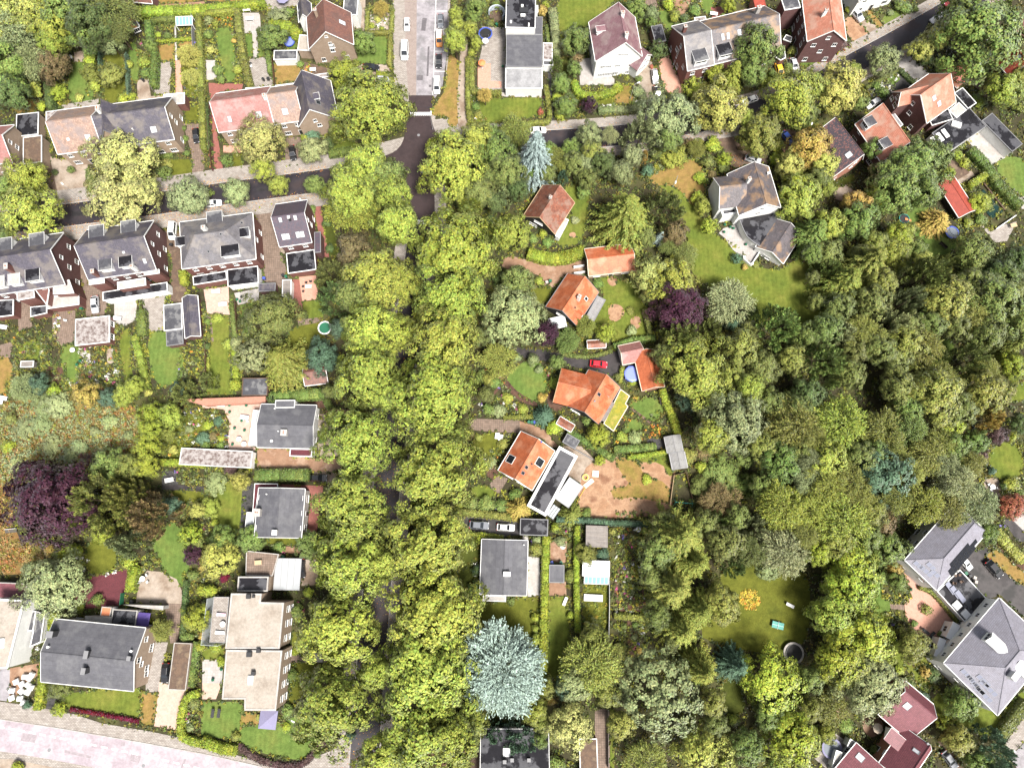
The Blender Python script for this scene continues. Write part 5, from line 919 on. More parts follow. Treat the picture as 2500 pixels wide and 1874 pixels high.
for (x,y,nu,nv)in ((1200,905,1,3),(1245,955,1,4),(1290,1010,1,3),(1330,950,3,1),(1370,1010,4,1),(1330,1060,4,1)):panels(h,s1('E4',x,y),max(nu,3),1,1.0,1.0,'solar_pale')
chimney(h,s1('E4',1535,900),1.6,1.0,.8,'render_white',0,'white'); dormer(h,s1('E4',1405,640),2.2,1.5,3.2,'white','white',kind='gable'); dormer(h,s1('E4',1640,860),2.2,1.5,3.2,'white','white',kind='gable')
for xy in ((1020,590,1085,640,1140,500,1090,480),(915,740,960,765,1048,630,985,605)):BK('E4',3.2,'white','white',*xy,h=h,win='3')
h=house('plum-tiled brick house with white dormer above the bottom right edge','the plum-tiled house',er('E4',(430,1660),(640,1385),(752,1660),(948,1402),4.6,8.0,2.4),4.6,8.0,'brick_salmon','tile_plum',win='flr')if 0 else house('plum-tiled brick house with white dormer near the bottom edge','the plum-tiled house',fit_er(s1('E4',640,1390),s1('E4',430,1690),s1('E4',946,1404),s1('E4',752,1700),4.6,8.0,3.0),4.6,8.0,'brick_salmon','tile_plum',win='flr')
dormer(h,s1('E4',600,1430),4.6,1.6,2.6,'tile_plum','white',nx=5); skylight(h,s1('E4',785,1520),.8,1.4); vent(h,s1('E4',762,1365),.2,.4,'lead'); vent(h,s1('E4',870,1455),.2,.4,'lead')
h=house('plum-tiled wing with a skylight half hidden by a tree','the plum-tiled wing',fit_er(s1('E4',510,1240),s1('E4',770,1480),s1('E4',668,1022),s1('E4',910,1205),4.6,7.6,2.4),4.6,7.6,'brick_salmon','tile_plum',win='r'); skylight(h,s1('E4',712,1155),1.4,1.5)
h=house('dark red tiled house corner at the bottom edge with a skylight','the dark red roof at the bottom edge',fit_er(s1('E4',300,1452),s1('E4',100,1700),s1('E4',530,1660),s1('E4',330,1900),3.2,5.6),3.2,5.6,'render_white','tile_plum',win='f'); skylight(h,s1('E4',332,1572),1.4,1.6)
for xy,lb in (((215,1480,260,1500,300,1450,260,1420),'upper'),((75,1640,130,1660,210,1540,165,1520),'lower')):BK('E4',2.4,'render_white','concrete',*xy,label=lb+' white flat canopy beside the dark red roof at bottom',name='canopy',cat='canopy')
# ---- kitchen-garden and small timber buildings, upper left
h=house('black summerhouse with mossy green roof and white windows','the black summerhouse',er('A1',(1035,240),(1110,235),(1040,165),(1100,115),2.3,3.6),2.3,3.6,'timber_black','tile_mossy',win='fr',name='summerhouse',cat='summerhouse',storey=[.6]); h.roof.data.materials[0]=surf('mossy_green',(.06,.09,.07),(.10,.10,.06),(.32,.15,.05),s1=.7,rough=.9)
h=house('black garden shed with red and cream window frames under trees','the black shed under the trees',er('A1',(570,355),(665,345),(575,260),(650,250),2.3,3.6),2.3,3.6,'timber_black','timber_black',win=False,name='shed',cat='shed')
for k in range(3):window(h.root,(k-1)*.95,h.y0+h.wi,.6,0,.8,1.1,1,1,'cream_paint')
glass_roof(Z('A1',1428,205,1560,205,1560,140,1425,150),2.2,5,label='small greenhouse with pale teal glass in the kitchen garden',name='greenhouse',cat='greenhouse',glass='teal_glass',tilt=.5)
# ================================================================ PLANTS
leafm('leaf',None,.45,.12,.03); leafm('needle',None,.40,.12,.03,.3); plain('bark_brown',(.10,.07,.05),.9,spec=.2); plain('bark_grey',(.32,.29,.25),.9,spec=.2)
COL=dict(yg=(.255,.297,.055),yl=(.36,.37,.09),cr=(.37,.385,.13),gr=(.15,.21,.055),dg=(.095,.135,.045),ol=(.215,.235,.055),gg=(.23,.27,.12),bg=(.09,.155,.095),bl=(.36,.46,.42),bs=(.24,.33,.31),pu=(.050,.020,.034),
           br=(.17,.135,.06),oy=(.44,.33,.09),lg=(.27,.325,.045),rd=(.12,.012,.03),lb=(.27,.31,.14),og=(.16,.19,.055),rm=(.34,.12,.07),pb=(.11,.065,.06))
CNAME=dict(yg='yellow-green',yl='pale yellow-green',cr='cream-yellow',gr='mid-green',dg='dark green',ol='olive',gg='grey-green',bg='bluish green',bl='silver-blue',bs='silver-blue',pu='deep purple',br='brownish',oy='orange-yellow',lg='lime green',rd='dark red',lb='silvery green',og='deep olive',rm='rust-red',pb='purplish brown')
def unit(rg,n):
    v=rg.normal(size=(n,3)); return v/np.linalg.norm(v,axis=1,keepdims=True)
def norm(v):return v/np.maximum(np.linalg.norm(v,axis=1,keepdims=True),1e-9)
def quads(name,c,t,b,mats,mi=None,core=None):
    """diamond-shaped leaves: centres c, half axes t and b"""
    n=len(c); v=np.empty((n,4,3)); v[:,0]=c-t; v[:,1]=c+b; v[:,2]=c+t; v[:,3]=c-b
    v=v.reshape(-1,3); base=0; faces=None
    if core is not None:
        cv,cf=core; nv=len(cv); V=np.vstack([np.array(cv),v])
    else:nv=0; V=v; cf=[]
    me=bpy.data.meshes.new(name); me.vertices.add(len(V)); me.vertices.foreach_set('co',V.astype(np.float32).ravel())
    cl=[i for f in cf for i in f]; me.loops.add(len(cl)+4*n); me.loops.foreach_set('vertex_index',np.concatenate([np.array(cl,dtype=np.int32),np.arange(nv,nv+4*n,dtype=np.int32)]))
    st=[]; k=0
    for f in cf:st.append(k); k += len(f)
    me.polygons.add(len(cf)+n); me.polygons.foreach_set('loop_start',np.concatenate([np.array(st,dtype=np.int32),k+4*np.arange(n,dtype=np.int32)]))
    if mi is not None:me.polygons.foreach_set('material_index',np.concatenate([np.zeros(len(cf),dtype=np.int32),np.asarray(mi,dtype=np.int32)]))
    for m in mats:me.materials.append(MATS[m])
    me.update(calc_edges=True); me.validate(); return me
def frames(rg,nrm,s,asp=.62):
    r=unit(rg,len(nrm)); t=norm(np.cross(nrm,r)); b=np.cross(nrm,t)
    k=s*rg.uniform(.7,1.3,len(nrm)); return t*k[:,None],b*(k*asp)[:,None]
def fib(n,zmin,rg):
    out=[]; i=0
    z=np.linspace(1,zmin,n); a=np.arange(n)*2.39996+rg.uniform(0,6); r=np.sqrt(np.maximum(0,1-z*z)); return np.stack([r*np.cos(a),r*np.sin(a),z],1)+rg.normal(0,.13,(n,3))
def crown_broad(seed,nl=36,n=9000,ls=.045,lr=(.2,.34),core=.66,zr=.8,k=6,sq=.35,name='crown'):
    rg=np.random.default_rng(seed); d=fib(nl,-.35,rg); d=d[rg.random(nl)>.1]; nl=len(d); nl2=nl // 4
    a=np.arctan2(d[:,1],d[:,0]); wob=1.0+.07*np.sin(2*a+rg.uniform(0,6))+.06*np.sin(3*a+rg.uniform(0,6))+.06*np.sin(5*a+rg.uniform(0,6))
    cen=d*(core*rg.uniform(.8,1.12,(nl,1))*wob[:,None])*np.array([1,1,zr]); cen=np.vstack([cen,unit(rg,nl2)*rg.uniform(0,.4,(nl2,1))]); rad=rg.uniform(*lr,len(cen))
    m=n // k; p=rad ** 2/(rad ** 2).sum(); li=rg.choice(len(cen),m,p=p); u=unit(rg,m); od=norm(cen[li]+np.array([0,0,.25]))
    u=norm(u+od*.55); cp=cen[li]+u*(rad[li]*rg.uniform(.72,1.08,m))[:,None]*np.array([1,1,.85])
    lp=np.repeat(cp,k,0)+rg.normal(0,ls*.75,(m*k,3)); nr=norm(np.repeat(u,k,0)*.8+norm(lp*np.array([1,1,1.15]))*1.15+unit(rg,m*k)*.5+np.array([0,0,sq])); t,b=frames(rg,nr,ls)
    return quads(name,lp,t,b,['leaf'])
def crown_spruce(seed,asp=2.2,nw=15,nb=10,ns=9,wide=1.,droop=.16,sl=.17,name='crown'):
    rg=np.random.default_rng(seed); C,T,B=[],[],[]
    for i in range(nw):
        h=(i+.3)/nw; rad=wide*(1-h)** .8*rg.uniform(.85,1.08)+.05; off=rg.uniform(0,6.28); m=max(5,int(nb*(1-.45*h)))
        for j in range(m):
            az=off+j*6.283/m+rg.normal(0,.14); L=rad*rg.uniform(.78,1.12); dx,dy=math.cos(az),math.sin(az); z0=h*asp
            for q in range(ns):
                t=.12+.9*q/(ns-1); zz=z0+.12*L*t-droop*L*t*t*2; p=np.array([dx*L*t,dy*L*t,zz]); w=sl*(1.05-.55*t)*(.7+.5*rad)
                for sgn in (-1,1):
                    an=az+sgn*rg.uniform(.55,1.0); d=np.array([math.cos(an),math.sin(an),-.25-.3*rg.random()]); d/=np.linalg.norm(d); C.append(p+d*w*.55+rg.normal(0,.012,3)); T.append(d*w*.75); s_=np.cross(d,[0,0,1]); s_=s_/np.linalg.norm(s_)*w*.26; s_[2]+= rg.normal(0,.012); B.append(s_)
                d=np.array([dx,dy,-.3*t]); C.append(p+np.array([0,0,.015])); T.append(d*w*.6); B.append(np.array([-dy,dx,0])*w*.2)
    for q in range(14):az=rg.uniform(0,6.28); d=np.array([math.cos(az)*.5,math.sin(az)*.5,.8]); C.append(np.array([0,0,asp*.97])); T.append(d*.07); B.append(np.cross(d,[0,0,1])*.03)
    return quads(name,np.array(C),np.array(T),np.array(B),['needle'])
def crown_plume(seed,nl=70,n=7000,asp=1.5,pl=.30,pw=.075,ls=.04,up=.5,name='crown',prof=.75):
    """dense conifer of upright or outward plumes over an egg-shaped body of height asp"""
    rg=np.random.default_rng(seed); h=rg.uniform(0,1,nl)** .9; a=np.arange(nl)*2.4+rg.normal(0,.3,nl); r=(np.sqrt(np.maximum(0,1-h ** 1.6))*prof)*rg.uniform(.8,1.1,nl)
    base=np.stack([r*np.cos(a),r*np.sin(a),h*asp],1); ax=norm(np.stack([np.cos(a)*(1-.5*h),np.sin(a)*(1-.5*h),np.full(nl,up)+h*.8],1))
    m=n; li=rg.integers(0,nl,m); t=rg.uniform(-.3,1,m); w=pw*np.sqrt(np.maximum(0,1-np.clip(t,0,1)** 2))+.015; u=unit(rg,m); u=norm(u-(u*ax[li]).sum(1,keepdims=True)*ax[li])
    c=base[li]+ax[li]*(t*pl)[:,None]+u*(w*rg.uniform(.7,1.1,m))[:,None]; tt=norm(ax[li]*1.0+u*.55+rg.normal(0,.25,(m,3))); nr=norm(u+rg.normal(0,.3,(m,3))); b=norm(np.cross(nr,tt)); k=ls*rg.uniform(.7,1.3,m)
    return quads(name,c,tt*(k*1.15)[:,None],b*(k*.5)[:,None],['needle'])
def crown_feather(seed,ns=1300,k=9,ls=.032,zr=.8,name='crown',droop=.5,nl=16):
    """loose crown of hanging twigs"""
    rg=np.random.default_rng(seed); d=fib(nl,-.2,rg); cen=d*(.52*rg.uniform(.75,1.2,(nl,1)))*np.array([1,1,zr]); li=rg.integers(0,nl,ns); u=norm(unit(rg,ns)+norm(cen[li])*.6)
    st=cen[li]+u*rg.uniform(.12,.3,(ns,1)); dr=norm(norm(st*np.array([1,1,.3]))*.8+rg.normal(0,.35,(ns,3))); C,T,B=[],[],[]
    for q in range(k):
        s=q/(k-1); p=st+dr*(s*.24)-np.array([0,0,1])*(droop*.22*s*s)+rg.normal(0,.012,(ns,3)); t=norm(dr-np.array([0,0,1])*droop*s+rg.normal(0,.45,(ns,3))); nr=norm(rg.normal(0,.6,(ns,3))+np.array([0,0,.8])); b=norm(np.cross(nr,t)); w=ls*rg.uniform(.6,1.3,ns); C.append(p); T.append(t*w[:,None]); B.append(b*(w*.45)[:,None])
    return quads(name,np.vstack(C),np.vstack(T),np.vstack(B),['leaf'])
def trunk_mesh(seed,limbs=6,mat='bark_brown'):
    """tapered trunk with limbs; unit height from the ground to the middle of the crown (z=1) and limbs into it"""
    rg=random.Random(seed); m=M(); m.tube((0,0,-.02),(.01,.005,.45),.05,.036,8); m.tube((.01,.005,.45),(.0,.01,1.05),.036,.018,7)
    for i in range(limbs):
        a=i*6.283/limbs+rg.uniform(-.4,.4); z=rg.uniform(.5,.95); r=rg.uniform(.28,.42); p=(math.cos(a)*r*.5,math.sin(a)*r*.5,z+.12); q=(math.cos(a)*r,math.sin(a)*r,z+.3); m.tube((0.005,.005,z),p,.018,.012,5); m.tube(p,q,.012,.005,5)
    return m.mesh('trunk',[mat],uv=False)
CR={'b':[crown_broad(s,46+s*4,13000,.036,(.14,.25),.74,1.0,6,.0)for s in range(5)],'c':[crown_broad(20+s,52,12000,.031,(.16,.24),.77,.95,5,.0)for s in range(3)],'s':[crown_spruce(30+s,1.9+.2*s,18,13,11,1.,.16,.125)for s in range(3)],'w':[crown_feather(37,2300,9,.030,.75,'crown',.12,24)],'B':[crown_broad(100+s,54+s*4,18000,.030,(.14,.24),.74,1.05,6,.0)for s in range(4)],
      'p':[crown_plume(40+s)for s in range(3)],'k':[crown_plume(50+s,90,5200,2.6,.34,.10,.055,1.2,prof=.8)for s in range(2)],'f':[crown_feather(60+s)for s in range(4)],'r':[crown_broad(70,130,9000,.034,(.085,.13),.86,.8,6,.3)],
      'h':[crown_broad(80+s,13,1500,.095,(.3,.46),.5,.8,5,.3,'foliage')for s in range(4)],'o':[crown_broad(90+s,60,2600,.07,(.16,.2),.8,.95,4,.1,'foliage')for s in range(2)]}
TRK=[trunk_mesh(s)for s in range(3)]; TRKC=M(); TRKC.tube((0,0,-.02),(0,0,.55),.05,.035,8); TRKC.tube((0,0,.55),(0,0,1.9),.035,.006,7); TRKC=TRKC.mesh('trunk',['bark_brown'],uv=False)
KIND=dict(b='broad tree',c='tree with billowing crown',s='spruce with star-like branches',w='broad spruce',p='plumed conifer',k='narrow conical conifer',f='feathery tree',r='tree with rosette foliage',h='shrub',o='clipped round bush')
NAMES=dict(b='broadleaf_tree',c='broadleaf_tree',s='spruce_tree',w='spruce_tree',p='conifer_tree',k='conifer_tree',f='feathery_tree',r='broadleaf_tree',h='shrub',o='clipped_bush')
NT=[0]
def jit(c,r,a=.16):k=1+r.uniform(-a,a); return tuple(max(0,x*k*(1+r.uniform(-.05,.05)))for x in c)
def plant(px,r,kind,c,ht=None,label=None,group=None):
    """px: middle of the crown in the photo; r: crown radius in photo pixels"""
    NT[0]+= 1; i=NT[0]; rr=random.Random(i*77+5); small=kind in 'ho'
    Rm=r*mpp(px,4)
    if small:H_=ht or Rm*(1.5 if kind == 'h' else 1.75); rz=H_/2*1.05; zc=H_-rz
    elif kind in 'sp':asp={'s':2.0,'p':1.5}[kind]; H_=(ht or min(20,max(5,Rm*(2.7 if kind == 's' else 2.2))))*(1.22 if Rm >3.4 else 1); zc=H_*.5
    elif kind == 'w':H_=ht or 14; zc=H_*.6
    elif kind == 'k':H_=ht or min(14,Rm*3); zc=H_*.5
    else:H_=(ht or min(17,max(4.5,Rm*1.95)))*1.06; rz=min(H_*.46,Rm*1.05); zc=H_-rz
    P=W(px,zc); a=rr.uniform(0,6.28); var=CR['B' if kind == 'b' and Rm >6 else 'c' if kind == 'h' and Rm >2.5 else kind]; me=var[i % len(var)]; co=(*jit(COL[c],rr),1)
    desc='%s %s' % (CNAME[c],KIND[kind])
    if small:
        o=link(NAMES[kind],me,None,(P.x,P.y,zc),a,(Rm*1.06,Rm*1.06*rr.uniform(.9,1.1),rz)); o.color=co
        return auto(o,desc,px,'shrub' if kind == 'h' else 'bush',group or ('shrubs in the gardens' if kind == 'h' else 'clipped bushes'))if not label else tag(o,label,'bush',group)
    root=link(NAMES[kind],None,None,(P.x,P.y,0),0)
    if kind in 'swpk':
        base={'s':.06,'w':.14,'p':.05,'k':.02}[kind]*H_; zs={'s':(H_-base)/(1.9+.2*((i % 3))),'w':(H_-base)/1.3,'p':(H_-base)/1.72,'k':(H_-base)/2.9}[kind]
        fk={'s':1.26,'w':1.1,'p':1.16,'k':1.05}[kind]; cr=link('crown',me,root,(0,0,base),a,(Rm*fk,Rm*fk,zs))if kind != 'w' else link('crown',me,root,(0,0,H_*.55),a,(Rm*1.22,Rm*1.22,H_*.5)); tr=link('trunk',TRKC,root,None,0,(H_*.3,H_*.3,H_*.5))
    else:
        cr=link('crown',me,root,(0,0,zc),a,(Rm*1.14,Rm*1.14*rr.uniform(.94,1.06),rz*1.16)); tr=link('trunk',TRK[i % 3],root,None,a,(max(Rm,zc*.6),max(Rm,zc*.6),zc))
    cr.color=co
    if label:tag(root,label,'tree',group); LAND.append((group or 'the '+label.split(' by ')[0],px))if 0 else None
    else:
        size='large' if Rm >7.5 else ('small' if Rm <3.2 else ''); auto(root,(size+' '+desc).strip(),px,'tree',group or 'garden trees')
    return root
def TP(tile,*rows,group=None):
    for r in rows:plant(z1(tile,r[0],r[1]),r[2]*ZK,r[3],r[4],r[5]if len(r)>5 else None,group=group)
# the avenue
for px,r in (((856,470),63),((964,548),56),((922,682),72),((901,803),60),((892,912),78),((871,1083),84),((862,1231),82),((856,1366),86),((820,1537),86),((814,1721),94),((925,1845),56)):plant((px[0]+6,px[1]),r*.98,'b','yg',15.5,group='avenue trees')
for px,r in (((1127,612),100),((1109,727),84),((1090,842),84),((1075,974),98),((1078,1149),100),((1054,1321),94),((1066,1490),104),((1052,1624),100),((1050,1762),102),((1120,1800),60)):plant((px[0]-10,px[1]),r*.99,'b','yg',16.5,group='avenue trees')
for px,r in (((960,475),45),((985,690),44),((965,820),46),((950,960),40),((935,1380),44),((915,1640),40)):plant(px,r,'b','yg',13,group='avenue trees')  # lower filler crowns, added to hide the road so the gap reads dark
TP('A1',(60,110,190,'b','yl',15),(300,60,170,'b','yl',15),(420,200,160,'b','yg',14),(600,110,200,'b','gr',15),(760,170,200,'b','dg',15),(900,120,170,'f','og',14),(940,240,110,'f','og',11),(130,340,200,'f','gg',14),(60,560,190,'b','gr',13),(90,750,150,'b','dg',11),(270,500,140,'f','gg',12),(430,545,140,'b','br',9),(420,350,110,'b','yg',11),(530,260,90,'b','yg',9),(900,610,105,'b','ol',5),(890,340,100,'b','gg',8),
   (735,590,85,'h','ol',4),(730,420,65,'h','gr',4),(725,500,60,'h','lg',4),(770,690,55,'h','yg',3),(480,750,80,'h','lg',4),(285,730,75,'h','yg'),(335,860,45,'h','lg'),(1005,800,60,'h','lg'),(1160,500,65,'h','yg',3),(1220,370,55,'b','gr',4),(1180,590,55,'h','gr'),(1040,520,40,'h','yg'),(1530,450,95,'f','yl',5),(1550,620,70,'f','yl',4),(1280,280,28,'h','lg'),(1355,285,34,'h','gr'),(640,790,40,'h','yl'),(1070,780,40,'h','lg'),
   (575,1375,32,'o','gr'),(445,1395,26,'o','dg'),(1010,1285,250,'c','cr',11),(1335,1400,60,'o','gr'),(1490,1040,22,'o','gr'),(1500,1120,24,'o','gr'),(225,1440,150,'c','yg',10),(1345,1330,55,'h','ol',1.2),(1510,1240,30,'h','gr'),(740,1450,50,'h','gr',2))
TP('A2',(985,130,255,'c','cr',12),(230,235,250,'c','yg',12),(1525,110,150,'b','gg',8),(1190,60,110,'c','cr',8),(60,60,130,'b','gr',9),(20,400,80,'h','dg',3))
TP('B1',(545,310,110,'b','gr',6),(600,130,85,'h','gg',3.5),(680,100,50,'h','gr',3),(1140,600,120,'c','lg',7),(1360,880,290,'b','yg',15),(455,1150,190,'c','cr',11),(470,1375,90,'c','yg',7),(600,1500,82,'b','yg',7),(890,1500,80,'b','gr',7),(255,1560,108,'b','gg',8),(875,1225,105,'b','gg',7),(175,1300,56,'o','gr'),(1005,1150,55,'h','dg',3),(1065,1045,70,'b','og',5),(870,1090,70,'h','bg',3.5),(815,1130,45,'h','lg',3),(840,1050,35,'h','oy',3),(1285,350,95,'b','gr',6),(1430,70,65,'f','oy',5),(110,570,55,'h','gr'),(130,640,45,'h','gr'),(30,170,40,'o','gg'),(85,190,32,'o','yg'),(30,280,50,'h','gr'),(50,400,48,'h','yl'),(265,560,45,'h','yg'),(235,330,25,'h','oy'),(690,490,26,'h','lg'),(770,520,35,'h','gr'),(1405,150,40,'h','yl',1.5),(1350,210,26,'o','lg'),(1435,235,22,'o','lg'),(1040,520,40,'h','yg'),(1330,290,40,'h','gg'),
   (1300,1330,180,'b','yg',14),(1460,1440,160,'b','og',12),(40,1560,40,'h','gr'))
TP('B2',(1210,210,200,'f','yg',13),(1220,560,150,'b','br',11),(1020,740,130,'p','og',10),(1060,930,150,'p','dg',11),(1190,900,140,'b','og',12),(540,1080,212,'b','og',10),(390,1390,130,'r','lb',7),(640,1440,200,'s','ol',11),(960,1400,135,'b','bg',8),(1110,1170,85,'b','bg',8),(770,1080,32,'h','oy',2),(250,1280,60,'h','gg',3),(240,1620,55,'h','lg',3),(100,1085,50,'h','yg',1.5),(20,1110,30,'h','gr',1.5),(15,1310,35,'h','dg',1.5),(30,1590,75,'p','og',5),(870,200,40,'h','gr'),(990,310,45,'h','dg'),(1010,520,45,'h','dg',2),(190,1290,50,'h','yg',2),(1330,1340,100,'b','og',10),(1430,1200,90,'b','og',11))
TP('C1',(370,1340,245,'b','yg',14),(700,1250,150,'b','gr',11),(790,1400,140,'b','og',11),(560,1130,120,'b','yg',11),(850,1060,130,'f','ol',9),(765,1590,78,'k','gg',8),(880,1540,90,'b','dg',8),(1195,1290,90,'f','ol',8),(1330,1320,90,'b','og',8),(1430,1320,70,'b','gg',7),(1450,1090,100,'b','gg',9),(1240,1430,48,'k','bg',6),(1560,1320,100,'b','dg',8),(1120,1400,80,'b','og',7),(1130,1210,60,'b','gr',7),(1440,1450,90,'b','og',6),(1620,1090,70,'f','gg',7),(370,330,95,'b','yg',10),(370,120,62,'b','yg',9),(380,200,60,'b','yg',9),(510,150,55,'b','gr',6),(490,240,60,'b','yg',6),(540,350,50,'b','yg',5),(540,50,90,'b','gr',8),(610,770,58,'f','oy',6),(1340,330,115,'b','gr',8),(1185,520,55,'k','gr',6),(1230,680,80,'b','gr',5),(1270,860,95,'b','gr',5),(1190,790,45,'h','lg',2.5),(1335,560,58,'b','gr',5),(1450,850,62,'o','pu',5),(1350,470,60,'h','br',3.5),(1075,95,42,'b','oy',5),(1100,40,40,'h','lg',3),(650,195,34,'h','og',1.5),(700,35,42,'h','gr'),(525,795,20,'o','gr'),(535,860,40,'h','gr'),(555,930,38,'h','ol',1.2),(1060,905,32,'h','rm',1.5),(1230,920,60,'h','lg',2),(510,420,45,'h','yg',3),(1240,320,60,'h','lg',4),(640,1080,80,'b','gr',9),(990,1380,60,'b','gr',7))
plant(z1('C1',1020,1255),150*ZK*.95,'s','bs',17,label='tall silver-blue spruce beside the dark street',group='blue spruces')
TP('C2',(820,390,150,'c','yg',8),(870,780,130,'b','og',9),(650,330,75,'b','dg',7),(850,1085,235,'c','gg',10),(1110,1210,98,'b','pu',5),(1280,1270,105,'f','gr',5),(1420,1150,82,'f','ol',5),(720,1420,140,'f','ol',8),(865,1400,48,'h','gg',3.5),(1000,1420,55,'h','gg',3.5),(1195,1440,62,'b','gr',4.5),(1590,1200,80,'c','lg',5),(1000,440,45,'h','gr'),(1080,400,40,'h','lg',2),(1120,470,45,'h','gr',1.5),(580,1560,60,'h','gr',2),(640,1580,70,'h','ol',2.5),(1050,780,40,'h','yg',1.5),(1530,800,45,'h','gr',1.2),(1050,1500,40,'h','gg',1.6),(1340,290,40,'h','gg',1.2),(1180,1600,60,'h','yg',2),(720,760,60,'h','dg',3),(560,1240,80,'b','og',9))
TP('D2',(90,260,230,'s','ol',15),(400,220,165,'p','og',10),(490,400,110,'b','br',7),(560,580,110,'f','og',6),(270,740,150,'c','cr',9),(470,800,200,'b','yg',10),(540,1010,215,'b','pu',10),(930,950,190,'f','lb',10),(1310,1180,215,'p','gr',12),(760,1180,110,'p','og',9),(530,1230,165,'p','og',10),(640,1490,255,'b','yg',13),(1010,1330,150,'b','ol',12),(1200,1480,140,'b','og',10),(715,180,68,'b','yg',4),(765,340,72,'o','lg',4),(1480,120,170,'b','yg',9),(1610,390,145,'s','gr',10),(990,600,45,'o','bg',2.5),(1055,670,30,'h','oy'),(1145,650,36,'h','ol',1),(30,1560,40,'h','og',1.5),(150,1600,34,'h','lg',1.2),(130,1020,40,'h','ol',1.2),(140,1180,50,'h','gg',1.8),(430,500,70,'f','og',5),(960,1130,60,'b','bg',6),(260,900,60,'b','og',6),(250,420,90,'b','og',8),(930,1560,120,'b','ol',10),(1090,1180,70,'b','og',8),(380,1380,90,'b','og',8),(1600,760,60,'b','og',6))
plant(z1('D2',372,425),46*ZK,'s','bl',6,label='small silver-blue spruce below a dark cedar',group='blue spruces')
TP('D1',(1140,400,170,'b','gr',14),(1110,580,110,'b','gr',9),(950,610,110,'s','yg',9),(800,590,80,'b','lg',6),(635,710,82,'o','lg',5),(430,940,205,'b','gg',12),(840,880,205,'b','yl',12),(1060,960,70,'b','yg',7),(1400,800,225,'b','yg',12),(1600,700,110,'b','yg',11),(1170,1090,165,'b','ol',9),(350,420,80,'o','dg',6),(210,1100,140,'p','gg',11),(450,1130,100,'b','gr',9),(150,1260,90,'b','gg',8),(238,1270,36,'k','oy',6),(480,1270,110,'h','yg',3.5),(660,1200,75,'f','ol',5),(800,1170,75,'h','lg',3),(760,1310,62,'h','og',3.5),(890,1290,60,'o','lg',3),(880,1360,48,'h','og',2),(1590,1210,165,'b','oy',10),(1480,1560,150,'b','lg',8),(1420,1330,110,'b','yl',8),(1640,1460,100,'b','og',8),(1520,930,115,'b','og',8),(200,640,28,'o','gr'),(200,740,58,'h','gg',2),(235,800,42,'h','gg',2),(300,540,22,'h','rm',1),(25,700,48,'h','lg',1.6),(170,80,90,'b','gr',7),(130,110,50,'h','gr',3),(300,110,60,'b','gg',5),(300,180,45,'b','gr',4),(440,30,60,'h','lg',3),(490,130,50,'h','yg',3),(510,220,40,'h','gr',2),(650,80,60,'h','gr',3),(920,50,60,'b','lg',4.5),(620,200,32,'h','gr',2),(880,130,26,'h','gr',2),(1440,410,40,'h','ol',3),(1410,540,38,'h','gr',2),(1280,590,36,'h','gr',2),(560,150,45,'h','dg',2),(1320,1180,70,'h','lg',3),(1310,1290,55,'h','lg',3),(60,1400,100,'b','gg',8),(600,1170,60,'h','br',3),(700,1440,60,'h','lg',1.5),(790,1410,40,'h','br',1.6),(680,1600,70,'h','lg',3),(350,1240,70,'h','og',3),(270,1380,60,'h','bg',3))
TP('E1',(1270,270,325,'b','gr',17),(960,290,105,'b','yl',10),(820,400,100,'b','yl',8),(1120,110,110,'b','yg',12),(860,480,60,'h','dg',4),(510,500,118,'b','gg',8),(150,720,200,'b','yl',11),(270,610,80,'b','yg',10),(330,830,70,'b','gr',7),(760,1360,230,'b','gr',13),(920,1280,120,'b','gr',11),(600,1400,140,'b','gr',11),(420,1210,82,'b','gr',7),(40,1330,110,'b','yl',9),(60,1520,70,'b','yg',7),(1470,740,140,'b','yg',9),(1620,640,105,'b','ol',9),(1120,1255,36,'o','lg',2),(1175,1320,42,'o','lg',2),(1310,1650,75,'b','lg',4),(1120,1560,45,'h','gr',2),(232,78,26,'o','lg'),(170,360,58,'h','pb',2.5),(50,410,62,'h','rm',2.5),(120,330,28,'h','oy',1.5),(465,700,34,'o','gr'),(515,755,46,'o','gr'),(575,105,32,'h','gg'),(700,60,60,'h','gr',2.5),(780,75,30,'h','gr',2),(640,35,50,'h','gr',2.5),(1040,1400,50,'b','lg',6),(1000,520,70,'h','og',4),(1300,820,60,'h','yg',2),(1620,870,60,'h','ol',3),(1260,790,40,'h','gr',2))
